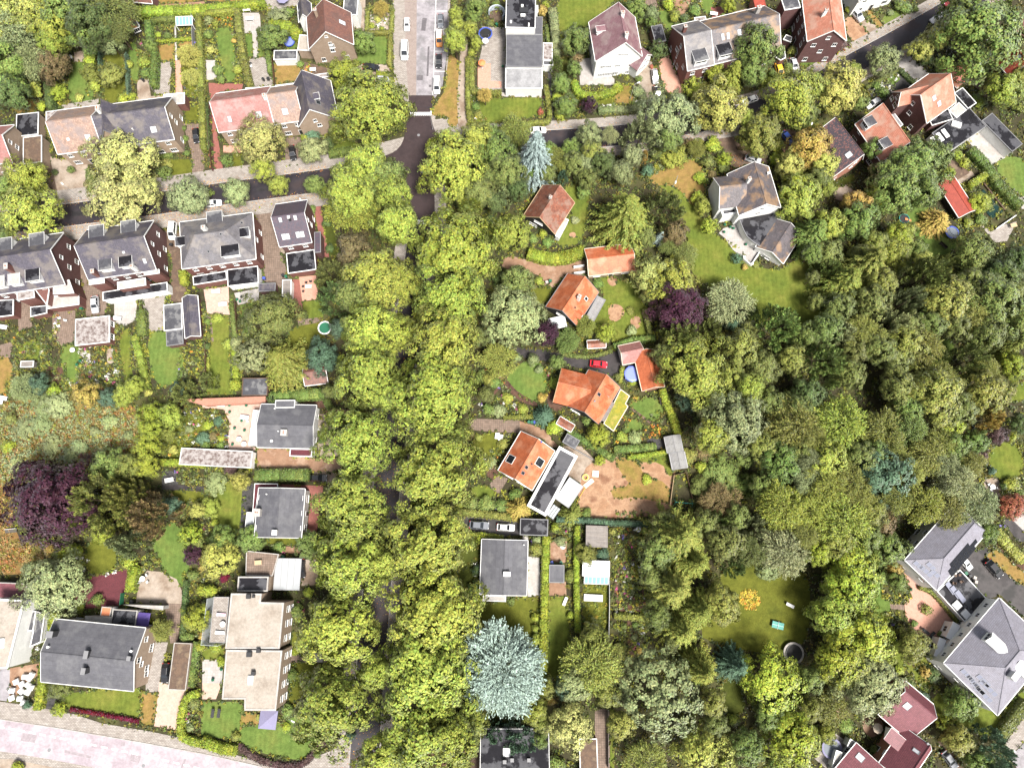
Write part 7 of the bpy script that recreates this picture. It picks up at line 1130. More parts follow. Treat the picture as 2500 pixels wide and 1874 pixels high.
for tile,pl,xy in (('A1',GAR,(690,380,775,380,800,800,700,800)),('A1',GAR,(1040,640,1110,650,1110,820,1040,800)),('A1',VEG,(1222,165,1408,150,1408,320,1240,328)),('A1',VEG,(1430,225,1560,215,1560,300,1430,310)),('A1',GAR,(1385,520,1418,510,1420,750,1392,760)),('A1',GAR,(400,640,545,640,545,860,420,870)),('A1',WOOD,(560,500,600,500,560,850,540,850)),('A1',GAR,(800,420,870,440,840,830,800,830)),('A1',GAR,(1110,340,1190,330,1230,640,1130,650)),('A1',GAR,(1570,330,1600,330,1620,780,1480,760,1480,720,1590,500)),
    ('B1',ORA,(0,120,230,100,235,220,90,240,0,200)),('B1',GAR,(-10,200,80,240,110,430,160,640,100,640,90,480,-10,480)),('B1',GAR,(225,230,262,230,320,650,240,660)),('B1',WHT,(1345,90,1500,90,1500,235,1345,240)),('B1',ORA,(805,520,880,540,860,600,805,610)),('B1',dict(deep=2,wine=3,rust=2,mid=2),(12,830,45,830,95,1380,40,1380)),('B1',GAR,(780,1050,1100,1000,1190,1090,1030,1230,960,1240,800,1160)),('B1',GAR,(480,40,600,60,520,180,470,110)),('B1',GAR,(1195,260,1240,260,1240,520,1210,500)),
    ('C1',GAR,(492,782,560,782,620,985,520,975)),('C1',GAR,(590,0,705,0,690,60,600,75)),('C1',GAR,(1168,740,1280,740,1425,900,1385,965,1190,990)),('C1',WHT,(1530,845,1658,850,1658,905,1520,905)),('C1',GAR,(455,0,580,0,580,250,480,450)),('C1',GAR,(1225,280,1450,230,1470,440,1250,440)),('C1',WOOD,(300,1130,560,1080,900,1120,1140,1160,1300,1290,1658,1200,1658,1500,1440,1560,1250,1480,1060,1480,960,1658,600,1658,250,1500)),('C1',dict(mid=2,lime=2,wine=1),(1060,790,1100,790,1110,940,1060,930)),
    ('D1',WHT,(130,700,260,780,230,880,120,840)),('D1',GAR,(0,-20,240,-20,270,200,130,150)),('D1',GAR,(560,-20,700,-20,700,130,560,240,480,260,470,100)),('D1',GAR,(280,1180,700,1120,780,1180,760,1300,560,1330,300,1420)),('D1',GAR,(1000,990,1330,990,1330,1200,1010,1185)),('D1',GAR,(1250,1240,1400,1240,1500,1500,1360,1400)),('D1',GAR,(620,650,900,540,1180,560,1000,740,700,760)),('D1',WOOD,(1330,950,1658,850,1658,1100,1500,1120)),
    ('E1',WHT,(385,705,650,560,690,600,560,690,640,730,560,830,430,800)),('E1',dict(mid=3,lime=2,rust=2,wine=1),(0,380,230,310,260,400,0,520)),('E1',GAR,(550,110,760,20,800,90,700,130)),('E1',GAR,(1150,1180,1380,1340,1658,1658,1480,1658)),('E1',GAR,(1080,1560,1220,1470,1360,1658,1100,1658)),('E1',GAR,(1180,700,1320,760,1330,930,1260,830)),('E1',WOOD,(720,440,900,400,1200,560,1180,620,920,590)),
    ('C2',GAR,(980,400,1170,420,1180,500,980,500)),('C2',GAR,(640,660,780,700,1000,740,1080,760,1060,830,960,850,760,790)),('C2',FLO,(560,1480,780,1500,760,1658,560,1658)),('C2',FLO,(1080,1460,1260,1480,1180,1658,1100,1658)),('C2',GAR,(1200,1180,1500,1130,1480,1260,1220,1330)),('C2',WOOD,(560,260,960,260,940,540,760,560,600,420)),
    ('C3',FLO,(560,0,720,0,880,200,1030,260,1000,330,560,310)),('C3',ORA,(1020,190,1100,100,1160,60,1130,140,1050,225)),('C3',GAR,(390,440,560,450,480,560,400,520)),('C3',GAR,(600,640,760,480,860,460,720,740,640,860)),('C3',WHT,(600,650,690,650,690,750,610,740)),('C3',GAR,(380,1000,620,990,820,960,960,1060,820,1120,390,1085)),('C3',GAR,(1080,430,1240,470,1230,330,1350,440,1560,560,1658,640,1658,400,1540,370,1450,430,1350,400,1300,300,1230,300,1200,330,1100,400)),('C3',GAR,(1140,1160,1340,1180,1340,1658,1270,1658,1270,1340,1140,1330)),('C3',dict(violet=3,mid=2,lime=1),(970,1285,1015,1290,1010,1345,965,1340)),('C3',GAR,(1385,1380,1620,1390,1620,1480,1390,1490)),('C3',GAR,(1010,1300,1085,1300,1060,1450,975,1440)),
    ('D3',ORA,(0,420,100,470,230,440,300,380,420,400,410,470,0,540)),('D3',GAR,(290,310,400,240,440,380,330,370)),('D3',GAR,(0,560,340,540,340,600,0,640)),('D3',GAR,(0,1085,260,1080,260,1150,0,1150)),('D3',FLO,(0,1205,270,1215,260,1658,0,1658)),('D4',FLO,(0,0,255,0,280,410,0,410)),('D4',WHT,(0,470,70,470,60,560,0,560)),('D4',GAR,(0,480,270,480,260,700,180,800,0,800)),('D4',WHT,(200,480,270,490,265,600,195,590)),('D3',VEG,(480,800,580,780,600,880,490,890)),('D3',ORA,(60,290,150,270,160,340,70,370)),('D3',ORA,(140,140,250,150,220,190,130,200)),
    ('A2',GAR,(150,1190,440,1180,480,1300,370,1420,540,1450,540,1658,100,1658,100,1250)),('A2',FLO,(610,1300,900,1290,980,1340,980,1658,620,1658)),('A2',GAR,(900,1090,1000,1140,980,1200,900,1280)),('A2',GAR,(1050,1200,1180,1210,1200,1658,1130,1658)),('A2',FLO,(420,1060,480,1060,480,1200,420,1200)),('A2',GAR,(1440,1290,1658,1280,1658,1658,1440,1600)),('A2',dict(pink=4,mid=2),(850,1580,950,1570,950,1630,860,1630)),('A2',WHT,(920,1470,980,1470,980,1550,920,1550)),
    ('A3',GAR,(60,0,640,0,640,260,0,280)),('A3',GAR,(640,60,1140,60,1140,260,640,260)),('A3',FLO,(1320,240,1658,250,1658,660,1330,660)),('A3',FLO,(1310,740,1500,740,1500,790,1440,860,1440,780,1310,780)),('A3',GAR,(1440,770,1658,740,1658,860,1450,860)),('A3',GAR,(1420,1000,1658,980,1658,1300,1480,1160)),('A3',WHT,(560,1420,720,1440,690,1570,600,1540)),('A3',GAR,(940,1440,1160,1430,1320,1480,1240,1560,960,1560)),
    ('A4',GAR,(1480,60,1658,0,1658,640,1480,640)),('A4',WOOD,(560,330,760,280,900,300,800,380,580,390)),('A4',FLO,(1490,1080,1658,1050,1640,1200,1540,1380,1480,1340)),('A4',WHT,(300,500,370,420,350,640,290,760)),('A4',WHT,(850,70,950,60,940,110,850,110)),
    ('B2',GAR,(200,1200,330,1200,300,1658,220,1658)),('B2',GAR,(0,1040,50,1060,60,1290,0,1400)),('B2',GAR,(860,170,890,170,900,280,850,260)),('B2',WOOD,(700,1330,960,1300,960,1420,800,1420,760,1560,640,1600)),
    ('B3',FLO,(0,260,150,265,200,400,190,575,0,580)),('B3',GAR,(0,745,230,745,280,830,10,920)),('B3',GAR,(0,1080,110,1230,330,1260,480,1310,480,1400,0,1400)),('B3',GAR,(920,300,1040,300,1040,420,920,640)),('B3',GAR,(520,1360,640,1375,640,1430,520,1400)),
    ('B4',dict(mid=4,deep=2,pink=1.6),(700,280,800,300,800,440,700,440)),('B4',WHT,(625,1140,680,1140,660,1260,620,1260)),('B4',GAR,(690,810,740,810,740,1000,680,1000)),('B4',dict(rust=2,pink=1,mid=3),(50,420,85,420,75,540,45,540)),
    ('C4',GAR,(980,380,1050,380,1060,1160,1000,1160,1005,640)),('C4',GAR,(1265,270,1340,270,1330,820,1295,700)),('C4',VEG,(1395,320,1610,320,1610,640,1395,640)),('C4',WHT,(505,0,560,0,550,250,505,240)),('C4',WOOD,(620,1270,1050,1240,1050,1450,640,1430)),('C4',VEG,(1405,180,1600,180,1600,240,1405,240)),
    ('E2',WOOD,(400,300,700,300,860,560,900,660,700,700,400,600)),('E2',FLO,(1180,380,1310,360,1330,470,1190,460)),('E2',GAR,(870,300,920,380,1000,430,900,420)),('E2',GAR,(1150,200,1320,180,1400,380,1300,330)),
    ('E3',GAR,(1330,480,1500,460,1500,520,1380,600,1330,700)),('E3',GAR,(1470,830,1658,800,1658,960,1480,940)),('E3',dict(violet=2,pink=1,mid=2),(1430,1190,1500,1190,1545,1260,1460,1240)),('E3',WOOD,(1300,560,1400,560,1380,840,1320,800)),
    ('E4',VEG,(505,165,700,165,760,260,690,335,590,315,505,285)),('E4',GAR,(515,405,700,392,725,430,640,540,545,500)),('E4',GAR,(700,780,900,820,930,900,1000,860,980,1000,860,1090,640,900)),('E4',dict(mid=2,violet=1.4,pink=1,lime=1),(305,1430,380,1420,385,1500,330,1480)),('E4',GAR,(150,1290,320,1300,360,1400,300,1440,170,1380)),('E4',GAR,(420,1490,620,1560,640,1690,480,1690,400,1560)),('E4',GAR,(950,1380,1200,1560,1250,1690,1160,1690,1000,1450))):
    d={id(GAR):'mixed leafy garden border',id(FLO):'flowery garden border',id(WHT):'bed of white blossoms',id(VEG):'kitchen garden planting',id(ORA):'orange-flowered border',id(WOOD):'dark shady undergrowth'}.get(id(pl),'colourful flower bed')
    border(Z(tile,*xy),pl,1.9 if pl is not WOOD else .9,(.25,.9)if pl is not VEG else (.15,.5),.19 if pl is not WOOD else .24,14,'undergrowth' if pl is WOOD else 'border_planting',d)
def cover():
    """low undergrowth wherever no lawn, path, road or terrace lies, and rough tufts along the lawn edges"""
    rg=np.random.default_rng(5); n=66000; A,B=W((-40,-40)),W((2540,1920)); A2=W((2540,-40)); x=rg.uniform(A.x,A2.x,n); y=rg.uniform(B.y,A.y,n); ok=np.ones(n,bool)
    for nm,P_ in SHEETS:
        X=np.array(P_); lo,hi=X.min(0)-.3,X.max(0)+.3; c=np.where((x >lo[0])& (x <hi[0])& (y >lo[1])& (y <hi[1])& ok)[0]
        if len(c):ok[c]&= ~inside(P_,x[c],y[c])
    x,y=x[ok],y[ok]; h=rg.uniform(.2,.9,len(x)); r=rg.uniform(.3,.85,len(x)); q=9; ex,ey=[],[]
    for nm,P_ in SHEETS:
        if nm not in ('lawn','garden_bed','ground_plot','driveway'):continue
        X=np.array(P_); D=np.roll(X,-1,0)-X; L_=np.hypot(D[:,0],D[:,1]); m_=int(L_.sum()*(1.5 if nm == 'lawn' else .7)); k_=rg.choice(len(X),m_,p=L_/L_.sum()); e=X[k_]+D[k_]*rg.uniform(0,1,(m_,1))+rg.normal(0,.22,(m_,2)); ex.append(e)
    E=np.vstack(ex); x=np.r_[x,E[:,0]]; y=np.r_[y,E[:,1]]; h=np.r_[h,rg.uniform(.1,.45,len(E))]; r=np.r_[r,rg.uniform(.15,.4,len(E))]; n=len(x)
    nz=np.sin(x*.11+1.3)*np.sin(y*.09+.4)+rg.normal(0,.5,n); mi=np.digitize(nz,[-.7,-.2,.2,.7]); u=unit(rg,n*q); u[:,2]=np.abs(u[:,2]); c=np.c_[np.repeat(x,q),np.repeat(y,q),np.full(n*q,.05)]+np.c_[u[:,0]*np.repeat(r,q),u[:,1]*np.repeat(r,q),u[:,2]*np.repeat(h,q)]*rg.uniform(.6,1.05,(n*q,1))
    t,b=frames(rg,norm(u+rg.normal(0,.5,u.shape)+np.array([0,0,.4])),.24,.6); tag(link('undergrowth',quads('undergrowth',c,t,b,['leaf_deep','leaf_olive','leaf_mid','leaf_deep','leaf_lime'],np.repeat(mi,q))),'low weeds and ground cover between hedges, beds and trees',None,None,'stuff')
cover()
border(Z('A3',-60,230,300,200,600,200,1140,250,1140,450,1060,650,650,720,200,870,-60,870),MEA,4.2,(.3,1.4),.17,14,'meadow_grass',spread=(.3,.8),label='tall rusty grass and pale nettles of the overgrown meadow')
border(Z('A3',-60,850,110,850,100,1300,350,1350,330,1560,-60,1580),dict(straw=3,rust=4,olive=3,lime=1.5),3.6,(.3,1.0),.15,14,'meadow_grass',spread=(.3,.7),label='rusty rough grass below the purple beech')
for i,(x,y,r,c)in enumerate(((200,420,110,'lb'),(420,560,110,'lb'),(560,640,90,'lb'),(120,700,80,'lb'),(880,360,90,'lb'),(770,440,60,'gg'),(330,380,110,'gg'),(60,560,80,'lg'),(640,560,90,'lb'),(1040,470,60,'gg'),(350,230,120,'gg'),(520,260,90,'gg'))):plant(z1('A3',x,y),r*ZK*.8,'h',c,1.6,group='pale shrubs in the overgrown meadow')
# fallen leaves along the kerbs
def litter(px,offs,n,label,cols=('leaf_rust','leaf_orange','leaf_straw'),sd=.5):
    fr=line_frame([tuple(W(p,0))for p in smooth_line(px,8)]); rg=np.random.default_rng(n); C=[]
    P=np.array([list(a)+list(na)for a,na in fr]); i=rg.integers(0,len(P)-1,n); u=rg.uniform(0,1,n)[:,None]; base=P[i]*(1-u)+P[i+1]*u; off=np.array(offs)[rg.integers(0,len(offs),n)]+rg.normal(0,sd,n); c=np.c_[base[:,:2]+base[:,2:]*off[:,None],rg.uniform(.145,.21,n)]
    nr=norm(rg.normal(0,.35,(n,3))+np.array([0,0,1])); t,b=frames(rg,nr,.10,.7); tag(link('fallen_leaves',quads('fallen_leaves',c,t,b,list(cols),rg.integers(0,len(cols),n))),label,None,None,'stuff')
litter(WEST[:-2],(-3.6,3.6,-5,3.3,-3.3),5200,'fallen orange leaves along the dark street'); litter(EAST[2:],(-3.4,3.4,-4.4),3600,'fallen leaves along the curving street'); litter(AVE[5:],(-4,4,0,-5,5),3200,'fallen leaves along the avenue',sd=1.4)
litter([(560,560),(580,640),(600,690)],(0,),700,'fallen leaves on the mossy slab drive',sd=1.2); litter([(1770,380),(1790,430),(1860,470)],(0,2,-2),700,'fallen leaves on the brown drive of the white house',sd=1.6)
border([z1('D4',1130,215),z1('D4',1185,290),z1('D4',1140,370),z1('D4',1060,375),z1('D4',1015,290),z1('D4',1035,215)],dict(yellow=7,orange=1),7,(.06,.3),.17,12,'flower_bed',label='round bed of yellow and orange flowers in the lawn')
# ================================================================ VEHICLES, FURNITURE, STREET THINGS
CARS={}
def carpaint(n,c):return plain('paint_'+n,c,.32,.0,.5,1.0,0)
for n,c in dict(white=(.78,.78,.78),silver=(.42,.43,.45),black=(.012,.012,.014),grey=(.13,.14,.16),red=(.62,.015,.03),yellow=(.80,.47,.03),blue=(.03,.06,.22),orange=(.70,.26,.05),maroon=(.20,.02,.03),teal=(.10,.25,.26)).items():carpaint(n,c)
plain('lamp_white',(.8,.8,.8),.15,grain=0); plain('lamp_red',(.5,.01,.01),.2,grain=0)
def loft(secs,m):
    rings=[]
    for x,w,zl,zt in secs:
        zm=zl+(zt-zl)*.55; b=len(m.v); m.v += [(x,-w*.94,zl),(x,-w,zm),(x,-w*.86,zt),(x,w*.86,zt),(x,w,zm),(x,w*.94,zl)]; rings.append(b)
    for a,b in zip(rings,rings[1:]):
        for i in range(6):j=(i+1)% 6; m.f.append([a+i,a+j,b+j,b+i][::-1]); m.mi.append(0)
    m.f.append([rings[0]+i for i in range(6)]); m.f.append([rings[-1]+i for i in range(6)][::-1]); m.mi += [0,0]
def car_parts(kind):
    if kind in CARS:return CARS[kind]
    v=kind == 'van'; k=1.13 if v else 1.0; body=M()
    if v:sec=[(-2.3,.74,.35,1.0),(-2.25,.86,.25,1.15),(-1,.93,.2,1.15),(.8,.93,.2,1.12),(1.6,.9,.2,1.05),(2.2,.82,.28,.82),(2.32,.66,.38,.62)]
    else:sec=[(-2.12,.66,.38,.74),(-2.02,.80,.27,.93),(-1.4,.87,.2,1.0),(-.2,.89,.2,.97),(.8,.88,.2,.95),(1.5,.86,.2,.87),(2.0,.78,.26,.72),(2.13,.60,.36,.58)]
    loft(sec,body)
    zb,zt=(1.08,1.92)if v else (.93,1.46); xb0,xb1,xt0,xt1=(-2.24,1.62,-2.12,.75)if v else (-1.85,1.0,-1.25,.22); wb,wt_=(.84,.72)if v else (.79,.62)
    A=[(xb0,-wb,zb),(xb1,-wb,zb),(xb1,wb,zb),(xb0,wb,zb)]; B=[(xt0,-wt_,zt),(xt1,-wt_,zt),(xt1,wt_,zt),(xt0,wt_,zt)]; body.hull(A,B); n_=[(xt0+.1,-wt_+.1,zt+.05),(xt1-.1,-wt_+.1,zt+.05),(xt1-.1,wt_-.1,zt+.05),(xt0+.1,wt_-.1,zt+.05)]; body.hull(B,n_)
    P={'body':body.mesh('body',['paint_white'])}
    def pane(i,nm,u0=.07,u1=.93,v0=.12,v1=.9):
        a,b,c,d=Vector(A[i]),Vector(A[(i+1)% 4]),Vector(B[(i+1)% 4]),Vector(B[i]); f=lambda u,w:(a*(1-u)+b*u)*(1-w)+(d*(1-u)+c*u)*w
        q=[f(u0,v0),f(u1,v0),f(u1,v1),f(u0,v1)]; n=(q[1]-q[0]).cross(q[3]-q[0]).normalized()*.015; m=M(); b0=len(m.v); m.v += [tuple(p-n)for p in q]+[tuple(p+n)for p in q]; m.f += [[4,5,6,7],[3,2,1,0]]+[[i_,(i_+1)% 4,4+(i_+1)% 4,4+i_]for i_ in range(4)]; m.mi += [0]*6; P.setdefault(nm,[]).append(m.mesh(nm,['glass']))
    pane(1,'windscreen'); pane(3,'rear_window')
    for i in (0,2):pane(i,'side_window',.10 if not v else .5,.46 if not v else .68); pane(i,'side_window',.52 if not v else .71,.9 if not v else .93)
    if v:
        for i in (0,2):pane(i,'side_window',.06,.27); pane(i,'side_window',.29,.48)
    w=M(); w.tube((0,-.1,0),(0,.1,0),.31,n=14); r=M(); r.tube((0,-.115,0),(0,.115,0),.2,n=10); P['tyre']=w.mesh('wheel',['rubber']); P['rim']=r.mesh('rim',['chrome'])
    hl=M(); hl.box(-.06,.06,-.17,.17,-.07,.07); P['lamp']=hl.mesh('headlight',['lamp_white']); tl=M(); tl.box(-.05,.05,-.15,.15,-.09,.09); P['tail']=tl.mesh('tail_light',['lamp_red']); mi=M(); mi.box(-.07,.07,-.1,.1,-.06,.07); P['mirror']=mi.mesh('mirror',['dark_metal'])
    CARS[kind]=P; return P
BODY={}
def car(tile,x,y,dx,dy,paint,label,kind='car',k=1.0,z=.13):
    """x,y: middle of the roof; dx,dy: heading in the photo"""
    P=car_parts(kind); p0=z1(tile,x,y); a=W(p0,1.0); b=W((p0[0]+dx,p0[1]+dy),1.0); d=b-a
    root=thing('parked_car' if kind == 'car' else 'parked_van',label,'car' if kind == 'car' else 'van',(a.x,a.y,z),math.atan2(d.y,d.x),'parked cars and vans'); root.scale=(k,k,k)
    key=(kind,paint)
    if key not in BODY:me=P['body'].copy(); me.materials[0]=MATS['paint_'+paint]; BODY[key]=me
    link('body',BODY[key],root)
    for nm in ('windscreen','rear_window','side_window'):
        for me in P[nm]:link(nm,me,root)
    v=kind == 'van'; xa,xr=(1.5,-1.5)if v else (1.35,-1.3)
    for sx in (xa,xr):
        for sy in (-.8,.8):w=link('wheel',P['tyre'],root,(sx,sy,.31)); link('rim',P['rim'],w)
    for sy in (-.56,.56):link('headlight',P['lamp'],root,(2.17 if v else 1.98,sy,.68 if v else .66)); link('tail_light',P['tail'],root,(-2.25 if v else-2.04,sy*1.15,.95 if v else .84)); link('mirror',P['mirror'],root,(1.25 if v else .72,sy*1.72,1.1 if v else .98))
    return root
car('A1',1585,1095,4,38,'black','black car on the brown drive beside the grey terraced house'); car('A2',1395,375,-3,30,'white','white van in the brown passage beside the hip-roofed brick house','van'); car('A2',765,970,1,40,'silver','pale silver car between brick houses near the lichen-roofed garage',k=1.05); car('B2',65,150,40,-4,'white','white car parked on the lower kerb of the dark street'); car('B1',708,1235,6,38,'black','black car in front of the mottled tan terraced house'); car('B1',1345,543,40,3,'black','long black car on the gravel drive below a small lawn',k=1.05)
car('B1',1438,640,40,2,'silver','silver car half hidden by the big corner tree',k=.95); car('B1',1618,410,-1,40,'white','long white van on the tan brick parking strip','van',1.15,.05); car('B1',1635,190,0,40,'white','small white car above the long white van',k=.95,z=.05); car('C1',250,165,1,40,'grey','dark grey car topmost in the row of parking bays',z=.06); cv=car('C1',240,312,0,40,'orange','orange van with white roof in the parking bays','van',.98,.06); m=M(); m.box(-2.05,.7,-.68,.68,1.972,1.985); m.build('roof_panel','white',cv); car('C1',235,492,0,40,'black','black car between orange van and white van in the bays',z=.06); car('C1',221,690,-1,40,'white','white van lowest in the row of parking bays','van',1.0,.06)
car('C1',1040,1052,40,-3,'white','white car on the street above the tall blue spruce'); car('C1',1372,1210,30,20,'teal','small teal car hidden under trees by the street',k=.8); car('D1',330,615,5,40,'silver','silver car on the pale gravel drive of the tall white house'); car('D1',348,748,6,40,'black','black car below the silver car on the gravel drive'); car('D1',1340,570,12,36,'yellow','yellow car beside the moss-roofed brick house',k=1.05); car('D1',1458,522,12,36,'silver','silver car right of the yellow car'); car('D1',1102,806,-40,15,'white','white car driving on the dark street between tree crowns')
car('D1',1125,1285,40,12,'silver','silver car behind the white house on the large lawn'); car('D1',1402,1110,20,24,'blue','dark blue car half under trees beside the brown drive',k=.95); car('E1',310,115,20,24,'silver','silver estate car beside the bare orange plot',k=1.1); car('E1',960,142,-34,20,'white','white car driving towards the upper right corner'); car('E1',1072,8,-30,22,'maroon','maroon car cut by the top edge on the curving street'); car('E1',440,832,-34,20,'white','white car in front of the pink-roofed house with two dormers')
car('C2',1530,1452,40,4,'red','bright red car on the black drive'); car('B3',915,816,40,0,'black','black car with pale roof beside the clipped hedge and gravel drive'); car('C3',563,1198,40,3,'grey','grey estate car on the black drive near the avenue',k=1.08); car('C3',778,1216,40,2,'white','white car beside the black garage',k=.98); car('A4',1335,890,-3,40,'black','black car half under the gravel-roofed carport'); car('B3',780,1550,2,40,'black','black car under the glass canopy of the tan block'); car('E3',1420,1552,26,30,'black','black car on the dark drive beside the solar-panelled house',k=1.08); car('E3',1190,1502,26,30,'white','white car tucked against the solar-panelled house',k=.9); car('E4',1062,1592,24,32,'grey','grey car beside the plum-tiled house'); car('C4',350,1550,40,5,'white','white car beneath the avenue trees at the bottom')

PRO={}
def put(key,name,cat,desc,px,parts,z=.12,rz=None,scale=1.0,group=None,label=None):
    """furniture: parts is a list of (part name, builder, material, repeats); the meshes are shared between alike things"""
    if key not in PRO:PRO[key]=[(n,f(M()).mesh(n,[mt],uv=False),locs)for n,f,mt,locs in parts]
    p=W(px,z); root=link(name,None,None,(p.x,p.y,z),rng.uniform(0,6.28)if rz is None else rz); root.scale=(scale,)*3
    for n,me,locs in PRO[key]:
        for l in locs:link(n,me,root,l[:3],l[3]if len(l)>3 else 0)
    if label:tag(root,label,cat,group)
    else:auto(root,desc,px,cat,group)
    return root
O=[(0,0,0)]
def bx_(*a):return lambda m:m.box(*a)
def cy_(*a):return lambda m:m.cyl(*a)
def table(px,mt='white',w=1.8,d=.9,rz=None,z=.12,nm='white'):
    L4=[(sx*(w/2-.1),sy*(d/2-.1),0)for sx in (-1,1)for sy in (-1,1)]; return put(('t',mt,w,d),'garden_table','table',nm+' garden table',px,[('table_top',bx_(-w/2,w/2,-d/2,d/2,.7,.75),mt,O),('leg',bx_(-.04,.04,-.04,.04,0,.7),mt,L4)],z,rz,group='garden furniture')
def rtable(px,mt='white',r=.6,z=.12,nm='round white'):return put(('rt',mt,r),'garden_table','table',nm+' garden table',px,[('table_top',cy_(0,0,.7,.75,r,r,20),mt,O),('leg',cy_(0,0,0,.7,.05,.05,8),mt,O),('base',cy_(0,0,0,.04,r*.45,r*.45,14),mt,O)],z,group='garden furniture')
def chair(px,mt='white',rz=None,z=.12,nm='white'):return put(('ch',mt),'garden_chair','chair',nm+' garden chair',px,[('seat',bx_(-.26,.26,-.26,.26,.42,.47),mt,O),('backrest',bx_(-.26,.26,.22,.28,.47,.95),mt,O),('leg',bx_(-.025,.025,-.025,.025,0,.42),mt,[(a,b,0)for a in (-.22,.22)for b in (-.22,.22)])],z,rz,group='garden furniture')
def lounger(px,mt='white',rz=0.,nm='white',z=.12):return put(('lo',mt),'sun_lounger','sun lounger',nm+' sun lounger',px,[('seat',bx_(-.33,.33,-.95,.45,.28,.36),mt,O),('backrest',lambda m:m.hull([(-.33,.45,.28),(.33,.45,.28),(.33,1.0,.62),(-.33,1.0,.62)],[(-.33,.45,.36),(.33,.45,.36),(.33,1.0,.70),(-.33,1.0,.70)]),mt,O),('leg',bx_(-.03,.03,-.03,.03,0,.28),'grey_metal',[(a,b,0)for a in (-.28,.28)for b in (-.8,.4)])],z,rz,group='garden furniture')
def parasol(px,mt,r=1.5,nm='',z=.12):
    def can(m):
        n=8
        for i in range(n):a,b=i*6.2832/n,(i+1)*6.2832/n; m.slab([(math.cos(a)*r,math.sin(a)*r,2.2),(math.cos(b)*r,math.sin(b)*r,2.2),(0,0,2.75)],.03)
        return m
    return put(('pa',mt,r),'parasol','parasol',nm+' garden parasol',px,[('canopy',can,mt,O),('pole',cy_(0,0,0,2.8,.03,.03,8),'grey_metal',O),('base',cy_(0,0,0,.1,.3,.25,12),'stone',O)],z)
def ring(r0,r1,z0,z1_,n=28):
    def f(m):
        for i in range(n):
            a,b=i*6.2832/n,(i+1)*6.2832/n; q=[(math.cos(a)*r1,math.sin(a)*r1),(math.cos(b)*r1,math.sin(b)*r1),(math.cos(b)*r0,math.sin(b)*r0),(math.cos(a)*r0,math.sin(a)*r0)]; m.hull([(*p,z0)for p in q],[(*p,z1_)for p in q])
        return m
    return f
def trampoline(px,r,pad,label,mat_='rubber',net=False,z=.12):
    pts=[(math.cos(k*6.2832/6)*r*.96,math.sin(k*6.2832/6)*r*.96,0)for k in range(6)]
    parts=[('pad',ring(r*.82,r,.78,.86),pad,O),('jumping_mat',cy_(0,0,.76,.79,r*.83,r*.83,28),mat_,O),('leg',cy_(0,0,0,.78,.04,.04,6),'grey_metal',pts)]
    if net:parts.append(('net_pole',cy_(0,0,.8,2.4,.03,.03,6),'grey_metal',pts)); parts.append(('net_ring',ring(r*.95,r*.985,2.36,2.41),'dark_metal',O))
    return put(('tr',r,pad,net),'trampoline','trampoline','',px,parts,z,0,label=label)
k1=lambda t,x,y:z1(t,x,y)
trampoline(k1('B1',690,355),1.5,'blue_paint','blue trampoline behind the brown-roofed tan house','blue_tarp'); trampoline(k1('C1',615,288),1.9,'blue_paint','black trampoline with blue rim on the grey terrace',net=True); trampoline(k1('B2',978,1168),1.7,'white','trampoline with white rim under the avenue trees','green_plastic'); trampoline(k1('D4',1440,722),2.3,'stone','black trampoline with grey rim on the round lawn',net=True); trampoline(k1('E2',1062,400),1.7,'blue_paint','grey trampoline with blue skirt on the lawn by the red shed','slate_cloth',True); trampoline(k1('E4',90,1490),2.2,'lilac_cloth','blue-grey covered trampoline in the grey yard at the bottom','slate_cloth')
put('pool','covered_pool','pool','',k1('D2',140,1540),[('pool_wall',ring(1.85,1.95,0,1.05),'blue_paint',O),('cover',lambda m:m.cyl(0,0,1.0,1.12,1.98,1.5,24),'blue_tarp',O),('skirt',lambda m:[m.cyl(math.cos(k*.9)*1.85,math.sin(k*.9)*1.85,.55,1.0,.3,.22,7)for k in range(7)]and m,'blue_tarp',O)],label='round pool under a crumpled blue tarpaulin between the orange barns')
surf('mosaic',(.55,.62,.72),(.10,.16,.24),(.6,.65,.7),s1=2.2,rough=.4,lo=.47,hi=.53)
def arc(m):
    for i in range(17):
        a=-.7+i*.22; q=[(math.cos(t)*r,math.sin(t)*r)for t,r in ((a,1.95),(a,2.25),(a+.215,2.25),(a+.215,1.95))]; m.hull([(*p,0)for p in q],[(*p,1.6)for p in q])
    return m
put('arc','curved_screen','screen','',k1('C1',705,130),[('screen_wall',arc,'mosaic',O),('seat_floor',cy_(0,0,0,.05,1.9,1.9,24),'gravel_brown',O)],rz=0,label='curved blue mosaic screen beside the long modern house')
parasol(k1('C1',588,552),'orange_cloth',1.0,'orange'); parasol(k1('B1',650,32),'lilac_cloth',1.8,'lilac'); parasol(k1('E4',435,1315),'beige_cloth',1.1,'beige'); parasol(k1('C1',615,376),'white',.9,'white round')
for t,x,y,mt,nm in (('B1',370,165,'white','white'),('B3',330,330,'white','white'),('B2',845,832,'cream_paint','cream'),('B2',100,872,'white','white'),('B2',152,975,'white','white'),('A2',40,1160,'white','white'),('A2',960,1090,'white','white'),('A3',40,175,'white','white'),('E4',1105,130,'cream_paint','cream'),('B3',440,1500,'wood_pale','pale wooden'),('D1',800,125,'white','white'),('E2',1560,340,'wood_pale','pale wooden'),('A3',1380,835,'white','white'),('B1',345,90,'white','white'),('B1',880,575,'white_soft','pale')):table(k1(t,x,y),mt,2.0 if mt == 'white' else 1.6,1.0,rng.uniform(-.2,.2),nm=nm,z=.14 if t+str(x)!= 'B3440' else 3.4)
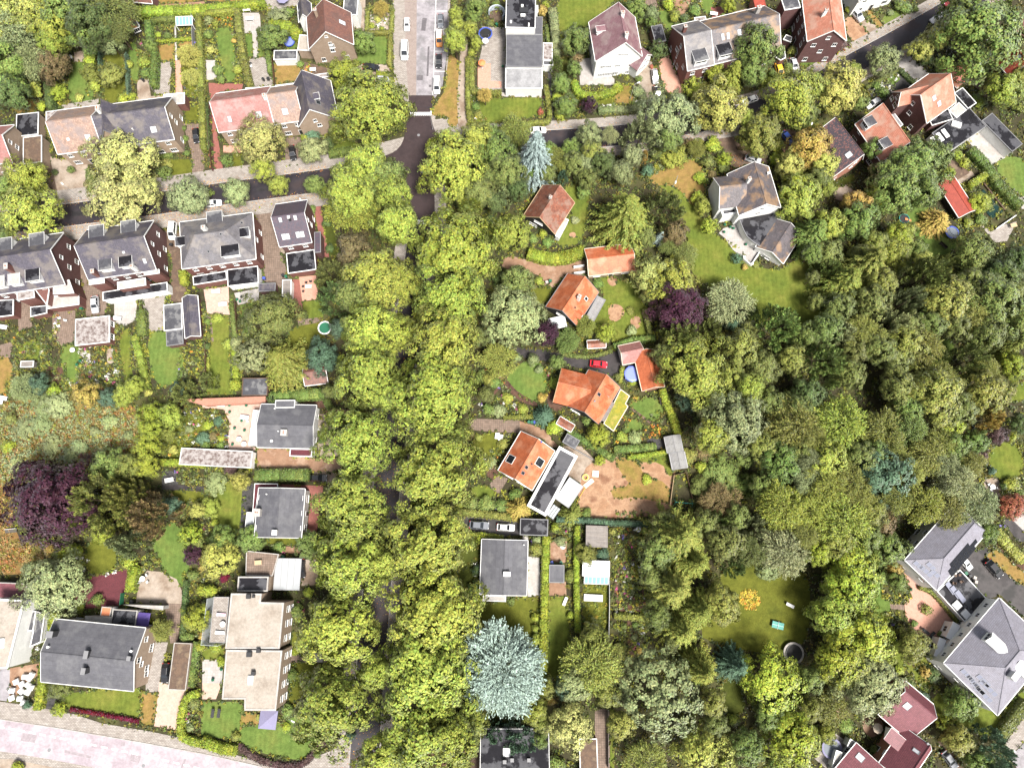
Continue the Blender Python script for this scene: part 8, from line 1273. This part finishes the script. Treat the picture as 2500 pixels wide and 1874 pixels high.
for t,x,y,mt in (('A4',1165,125,'white'),('E3',1390,890,'white'),('B4',155,490,'white'),('B3',285,505,'white'),('B3',325,545,'white'),('C3',1240,1370,'white'),('D3',190,1232,'white'),('A2',600,1345,'white')):rtable(k1(t,x,y),mt,.6,z=3.02 if (t,x)== ('B4',155)else .13)
for t,x,y,mt,nm in (('A4',1130,90,'white_soft','pale'),('A4',1195,95,'white_soft','pale'),('A4',1140,150,'white_soft','pale'),('A4',1200,150,'white_soft','pale'),('B2',800,830,'dark_metal','black'),('B2',800,870,'dark_metal','black'),('B2',825,798,'dark_metal','black'),('B2',862,790,'dark_metal','black'),('E4',1095,100,'wood_dark','dark'),('E4',1130,95,'wood_dark','dark'),('E4',1140,150,'wood_dark','dark'),('E4',1080,160,'wood_dark','dark'),('A2',490,1085,'white','white'),('A2',540,1105,'white_soft','pale'),('A2',485,1150,'white','white'),('E3',1365,870,'white','white'),('E3',1415,900,'white','white'),('E3',1380,915,'white','white'),('B1',380,545,'white','white'),('B1',375,520,'dark_metal','black'),('B3',350,360,'white','white'),('B3',310,350,'white','white'),('A2',460,1200,'wood_pale','pale wooden'),('D2',1000,350,'white','white'),('B2',300,915,'dark_metal','black'),('C2',1062,410,'white','white'),('A1',585,475,'white','white')):chair(k1(t,x,y),mt,None,3.05 if (t == 'E4' and x >1070)else .13,nm)
for t,x,y,mt,a,nm in (('B4',68,1210,'dark_metal',-.1,'black'),('B4',118,1210,'dark_metal',-.1,'black'),('D4',1418,340,'white',1.1,'white'),('B4',130,560,'white',1.5,'white'),('B4',140,415,'pink_cloth',1.5,'pink'),('C4',1258,308,'white',-.4,'white'),('C4',858,1228,'white',1.57,'white'),('B3',135,228,'white',1.5,'white'),('A3',20,190,'white',0,'white'),('E4',905,585,'dark_metal',-.6,'black'),('E4',855,550,'dark_metal',.9,'black')):lounger(k1(t,x,y),mt,a,nm,3.05 if t == 'B4' and x >120 else .13)
# bins, pots, benches
for t,x,y,mt,nm in (('C3',965,368,'green_plastic','pale green'),('C3',990,370,'green_plastic','pale green'),('C3',1012,372,'blue_paint','blue'),('C2',1110,800,'stone','pale grey'),('C2',1138,790,'green_plastic','green'),('B2',665,755,'green_plastic','green'),('B2',640,745,'dark_metal','black'),('A2',672,1010,'green_plastic','green'),('B2',488,768,'blue_paint','blue'),('B1',480,655,'dark_metal','black'),('B1',520,650,'dark_metal','black'),('C3',1225,1500,'green_plastic','pale green'),('C3',1150,1500,'blue_paint','blue'),('E4',1205,100,'dark_metal','black'),('E4',1240,115,'stone','pale grey'),('E4',1170,80,'green_plastic','green'),('E4',1250,150,'stone','pale grey'),('B3',640,1452,'green_plastic','green'),('A2',1395,498,'dark_metal','black'),('C1',705,215,'green_plastic','dark green'),('A1',1165,660,'dark_metal','black'),('D1',250,490,'dark_metal','black'),('A4',1080,310,'dark_metal','black')):put(('bin',mt),'wheelie_bin','bin',nm+' wheelie bin',k1(t,x,y),[('bin_body',lambda m:m.hull([(-.22,-.26,.05),(.22,-.26,.05),(.22,.26,.05),(-.22,.26,.05)],[(-.29,-.33,.95),(.29,-.33,.95),(.29,.33,.95),(-.29,.33,.95)]),mt,O),('lid',bx_(-.31,.31,-.36,.34,.955,1.04),mt,O),('wheel',lambda m:m.tube((-.03,0,.1),(.03,0,.1),.1,n=8),'rubber',[(-.25,.28,0),(.25,.28,0)])],group='wheelie bins')
for t,x,y in (('B3',70,225),('B3',205,230),('B3',340,232),('B3',205,285),('B3',245,415),('B3',325,432),('B3',228,545),('B3',303,355),('D2',890,330),('D2',935,350),('D2',960,360),('D2',885,390),('B2',265,935),('B2',290,950),('B4',70,940),('B4',138,855),('D2',1060,490),('D2',1040,375),('E4',1030,508),('E4',735,210),('C3',1060,880),('A2',630,1460),('A2',655,1430),('C1',755,545),('C1',1003,765)):put('pot','plant_pot','plant pot','potted plant',k1(t,x,y),[('pot',cy_(0,0,0,.45,.2,.3,12),'terracotta',O),('plant',lambda m:m.cyl(0,0,.4,.9,.38,.12,9),'green_plastic',O)],.16,group='potted plants')
# lamp posts
def lamp(tile,bx,by,hx,hy,label):
    b=W(k1(tile,bx,by),.12); p=k1(tile,hx,hy); zt=6.0; hd=W(p,zt); d=(hd-b); d.z=0
    if d.length >1.6:d=d.normalized()*1.6
    root=thing('street_lamp',label,'street lamp',(b.x,b.y,.12),math.atan2(d.y,d.x),'street lamps'); m=M(); m.tube((0,0,0),(0,0,zt),.08,.05,8); m.build('pole','grey_metal',root); m=M(); m.tube((0,0,zt-.02),(d.length+.3,0,zt+.15),.04,.035,6); m.build('arm','grey_metal',root); m=M(); m.box(d.length+.1,d.length+.85,-.14,.14,zt+.1,zt+.24); m.build('lamp_head','white',root); m=M(); m.cyl(0,0,0,.6,.12,.12,8); m.build('base','grey_metal',root)
lamp('A1',660,1610,520,1500,'white-headed street lamp beside the billowing cream tree'); lamp('B4',750,1205,700,1270,'street lamp on the lawn below the tan block'); lamp('D1',128,800,180,680,'street lamp in front of the tall white house'); lamp('D1',470,1515,498,1470,'thin lamp post on the dry lawn left of the white house'); lamp('D1',1535,1070,1600,995,'street lamp right of the dark blue car'); lamp('E4',1490,1480,1360,1430,'street lamp beside the bottom right pavement'); lamp('B2',805,165,770,115,'street lamp above the narrow violet-roofed house'); lamp('C1',188,1050,170,930,'street lamp on the junction corner pavement')
# gazebos
for t,x,y,mt,r,lb in (('A4',1175,465,'purple_cloth',2.0,'purple square gazebo behind the grey-roofed house'),('B4',540,1245,'lilac_cloth',1.9,'grey-violet square gazebo below the tan block')):
    put(('gz',mt),'gazebo','gazebo','',k1(t,x,y),[('canopy',lambda m,r=r:[m.slab([(-r,-r,2.2),(r,-r,2.2),(0,0,2.9)],.04),m.slab([(r,-r,2.2),(r,r,2.2),(0,0,2.9)],.04),m.slab([(r,r,2.2),(-r,r,2.2),(0,0,2.9)],.04),m.slab([(-r,r,2.2),(-r,-r,2.2),(0,0,2.9)],.04)]and m,mt,O),('pole',cy_(0,0,0,2.2,.04,.04,6),'grey_metal',[(a*r*.95,b*r*.95,0)for a in (-1,1)for b in (-1,1)])],rz=-.08,label=lb)
# building sacks
def sack(m):
    m.hull([(-.42,-.42,0),(.42,-.42,0),(.42,.42,0),(-.42,.42,0)],[(-.52,-.5,.5),(.5,-.52,.5),(.52,.5,.5),(-.5,.52,.5)]); return m.hull([(-.52,-.5,.5),(.5,-.52,.5),(.52,.5,.5),(-.5,.52,.5)],[(-.38,-.36,.85),(.36,-.38,.85),(.38,.36,.85),(-.36,.38,.85)])
for x,y in ((110,1025),(145,955),(190,975),(250,925),(185,1030),(240,980),(110,1085),(175,1090),(235,1040),(215,915),(270,900),(205,1125),(265,1000)):put('sack','building_sack','sack','bulging white building sack',k1('A4',x,y),[('bag',sack,'white',O),('strap',lambda m:[m.tube((a,-.4,.8),(a,.4,.8),.03,n=5)for a in (-.3,.3)]and m,'white_soft',O)],group='white building sacks by the left edge',scale=1.15)
# small garden structures
block(Z('C3',1240,530,1340,585,1380,515,1272,450),2.0,'timber_grey','bitumen_grey',label='grey chicken shed roof beside the long black annex',name='shed',edge='lead')
fn=lambda t,pts,h,lb,mt='timber_brown',w=.08:fence([k1(t,*p)for p in pts],h,lb,mt,w)
def fence(px,h,label,mt,w):
    root=thing('fence',label,'fence',(0,0,0)); k=0
    for a,b in zip(px,px[1:]):
        A,B=W(a,.1),W(b,.1); d=B-A; n=max(1,round(d.length/1.8)); L=d.length/n; ang=math.atan2(d.y,d.x); m=M(); m.box(-L/2+.06,L/2-.06,-w/2,w/2,.05,h); pm=m.mesh('panel',[mt]); q=M(); q.box(-.055,.055,-.055,.055,0,h+.08); qm=q.mesh('post',[mt])
        for i in range(n):c=A+d*(i+.5)/n; link('panel',pm,root,(c.x,c.y,.02),ang); c=A+d*i/n; link('post',qm,root,(c.x,c.y,0),ang)
        link('post',qm,root,(B.x,B.y,0),ang)
fn('C4',((1610,-10),(1612,300),(1606,620)),1.6,'grey metal fence right of the vegetable plot','grey_metal'); fn('B1',((1,660),(30,1000),(70,1390)),1.6,'brown fence left of the red brick path'); fn('D3',((478,795),(445,1040)),1.0,'low pale timber fence round the vegetable bed','wood_pale'); fn('D3',((478,795),(575,775),(625,980)),1.0,'low timber fence beside the wood','timber_brown'); fn('C4',((1600,1190),(1605,1650)),1.6,'grey fence beside the bottom slab path','timber_grey'); fn('A4',((1010,240),(1000,330)),1.8,'short green fence below the lime hedge','green_plastic'); fn('B2',((255,960),(275,1215)),1.5,'brown timber fence beside narrow lawn'); fn('B2',((15,1290),(20,1640)),1.2,'brown fence left of the long lawn'); fn('A1',((1215,680),(1260,760)),1.8,'grey fence beside the slab patio','timber_grey'); fn('B1',((555,490),(575,700)),1.8,'brown fence beside the dry yard'); fn('C3',((1340,590),(1480,670)),1.2,'thin wire fence of the gravel run','grey_metal'); fn('E2',((1330,1),(1500,215)),.5,'dark timber edge of the sunken pond','wood_dark',.3); fn('E2',((1420,370),(1580,260)),.8,'white low wall beside the pond terrace','white',.2); fn('B4',((78,276),(30,640),(160,648)),4.0,'grey balcony railing of the tan block','clear_glass'); fn('A1',((1570,150),(1582,420)),2.0,'grey fence of the kitchen garden','grey_metal')
sheet('pond',Z('E2',1250,110,1330,40,1490,220,1400,280),plain('pond_water',(.01,.03,.025),.05,grain=0)and 'pond_water',.2,'dark green rectangular garden pond',kind='structure')
# oval garden path
for i in range(1):
    E=[(1538+34*math.cos(a),1435+66*math.sin(a))for a in [k*6.2832/28 for k in range(29)]]; strip('path',E,.45,.45,'bark',.19,'oval brown path round the flower garden',2); strip('path',Zs(('D4',125,320),('D4',122,480),('D4',128,700),('D4',165,790)),.5,.5,'bark',.186,'brown path leading down from the oval flower garden',4); strip('path',Zs(('D3',122,1310),('D3',120,1430)),.4,.4,'bark',.187,'short brown path above the oval',3)
# steps on the garden path below the avenue
st=thing('garden_steps','five garden steps on the path below the avenue trees','steps')
for k in range(5):p=W(k1('B4',875+k*18,765),.3); m=M(); m.box(p.x-.25,p.x+.25,p.y-.95,p.y+.95,.02,.2+.03*k); m.build('step','concrete',st)
# yellow hose reel, slabs, play things
put('reel','hose_reel','hose','',k1('C3',1423,812),[('coil',ring(.45,.85,.02,.3),'beige_cloth',O),('inner_coil',ring(.5,.72,.3,.45),'yellow_paint',O)],label='coil of pale yellow pipe beside the glass canopy')
m=M(); m.path([tuple(W(p,.2))for p in smooth_line(Zs(('C3',1440,860),('C3',1400,930),('C3',1365,990),('C3',1345,1035)),5)],.06); tag(m.build('pipe','yellow_paint',uv=False),'yellow pipe snaking beside the glass canopy','pipe')
for x,y,a,w_,l_,lb in ((1505,783,-.1,1.5,1.5,'square pale board lying on the bare yard'),(1450,860,-.9,1.0,2.6,'long pale board beside the coil of pipe')):p=W(k1('C3',x,y),.1); m=M(); m.box(-w_/2,w_/2,-l_/2,l_/2,0,.1); o=m.build('board','cream_paint'); o.location=(p.x,p.y,.13); o.rotation_euler=(0,0,a); tag(o,lb,'board')
for x,y,lb in ((710,478,'left of two pale crates on the lawn by the orange house'),(738,492,'right of two pale crates on the lawn by the orange house')):put('crate','crate','crate','',k1('C3',x,y),[('box',bx_(-.5,.5,-.7,.7,0,.5),'white_soft',O),('rim',lambda m:[m.box(-.52,.52,s-.05,s+.05,.5,.56)for s in (-.67,.67)]and m,'white',O)],rz=-.15,label=lb)
put('tt','table_tennis_table','table','',k1('D4',1315,500),[('table_top',bx_(-1.37,1.37,-.76,.76,.72,.76),'teal',O),('line',bx_(-1.36,1.36,-.02,.02,.761,.766),'white',O),('net',bx_(-.02,.02,-.9,.9,.76,.91),'white',O),('leg',bx_(-.04,.04,-.04,.04,0,.72),'dark_metal',[(a,b,0)for a in (-1.2,1.2)for b in (-.6,.6)])],rz=-.25,scale=.95,label='teal table tennis table on the round lawn')
put('slide','climbing_frame','play set','',k1('E2',680,285),[('platform',lambda m:m.cyl(0,0,.3,.4,1.3,1.3,8),'dark_metal',O),('rim',ring(1.2,1.35,.4,.55,12),'teal',O),('slide',lambda m:m.hull([(.2,-.25,.5),(1.9,-.25,.1),(1.9,.25,.1),(.2,.25,.5)],[(.2,-.25,.6),(1.9,-.25,.2),(1.9,.25,.2),(.2,.25,.6)]),'orange_cloth',O)],rz=-.2,label='teal-rimmed play set with an orange slide on the lawn')
put('swing','swing_frame','swing','',k1('D3',550,1020),[('frame',lambda m:m.tube((-2,0,2),(2,0,2),.06).tube((-2,0,2),(-2.1,-.9,0),.05).tube((-2,0,2),(-2.1,.9,0),.05).tube((2,0,2),(2.1,-.9,0),.05).tube((2,0,2),(2.1,.9,0),.05),'teal',O),('seat',bx_(-.25,.25,-.1,.1,.5,.54),'teal',[(-.8,0,0),(.8,0,0)]),('rope',lambda m:m.tube((-.22,0,.54),(-.22,0,2),.015,n=4).tube((.22,0,.54),(.22,0,2),.015,n=4),'stone',[(-.8,0,0),(.8,0,0)])],rz=-.1,label='teal swing frame beside the vegetable bed')
put('gbench','garden_bench','bench','',k1('E2',995,500),[('seat',bx_(-1.1,1.1,-.25,.25,.4,.48),'timber_brown',O),('backrest',bx_(-1.1,1.1,.25,.32,.48,.9),'timber_brown',O),('leg',bx_(-.05,.05,-.22,.22,0,.4),'timber_brown',[(-.95,0,0),(.95,0,0)])],rz=-.8,label='weathered bench on the lawn by the trampoline')
put('gbench2','garden_bench','bench','',k1('D3',373,195),[('seat',bx_(-.9,.9,-.25,.25,.4,.48),'timber_grey',O),('backrest',bx_(-.9,.9,.25,.32,.48,.9),'timber_grey',O),('leg',bx_(-.05,.05,-.22,.22,0,.4),'timber_grey',[(-.75,0,0),(.75,0,0)])],rz=1.7,label='grey garden bench against the lime hedge'); put('gbench3','garden_bench','bench','',k1('A3',100,1245),[('seat',bx_(-1.3,1.3,-.4,.4,.4,.48),'timber_grey',O),('backrest',bx_(-1.3,1.3,.4,.47,.48,.95),'white_soft',O),('leg',bx_(-.05,.05,-.3,.3,0,.4),'timber_grey',[(-1.1,0,0),(1.1,0,0)])],rz=.1,label='grey bench in the rough grass left of the purple beech')
block(Z('C4',1412,305,1562,312,1565,258,1412,250),.7,'white','milky',label='long white cold frame in the vegetable plot',name='cold_frame',cat='cold frame',ew=.08)
block(Z('A2',165,1480,272,1478,272,1425,165,1430),1.6,'timber_grey','timber_grey',label='small grey summerhouse roof among the rear gardens',name='shed',edge='white_soft')
house('short tiled woodshed roof between shrubs below the orange cottage',None,er('C2',(1436,1328),(1590,1318),(1445,1290),(1588,1283),1.9,2.5),1.9,2.5,'timber_brown','tile_weathered',win=False,name='shed',cat='shed',oh=.15)
house('narrow tiled woodshed below the cross-roofed orange house',None,er('C3',(1188,375),(1300,442),(1205,345),(1330,418),1.9,2.4),1.9,2.4,'timber_brown','tile_weathered',win=False,name='shed',cat='shed',oh=.15)
# ================================================================ LABELS
def resolve():
    taken={}
    for o in sc.objects:
        if o.parent is None and o.get('label'):taken.setdefault(o['label'],o)
    rows={}
    for o,desc,px in AUTO:
        best=min(LAND,key=lambda l:(l[1][0]-px[0])** 2+(l[1][1]-px[1])** 2); dx,dy=px[0]-best[1][0],px[1]-best[1][1]
        a=math.degrees(math.atan2(-dy,dx))% 360; rel=['right of','above and right of','above','above and left of','left of','below and left of','below','below and right of'][int((a+22.5)// 45)% 8]
        rows.setdefault((desc,rel,best[0]),[]).append((math.hypot(dx,dy),o))
    ORD=['nearest','second nearest','third nearest','fourth nearest','fifth nearest','sixth nearest','seventh nearest','eighth nearest','ninth nearest','tenth nearest']
    for (desc,rel,lm),L in rows.items():
        L.sort(key=lambda q:q[0])
        for i,(d,o)in enumerate(L):
            lb='%s %s %s' % (desc,rel,lm)if len(L)== 1 else '%s %s %s %s' % (ORD[min(i,9)],desc,rel,lm)
            w=lb.split()
            o['label']=' '.join(w[:16])
resolve()
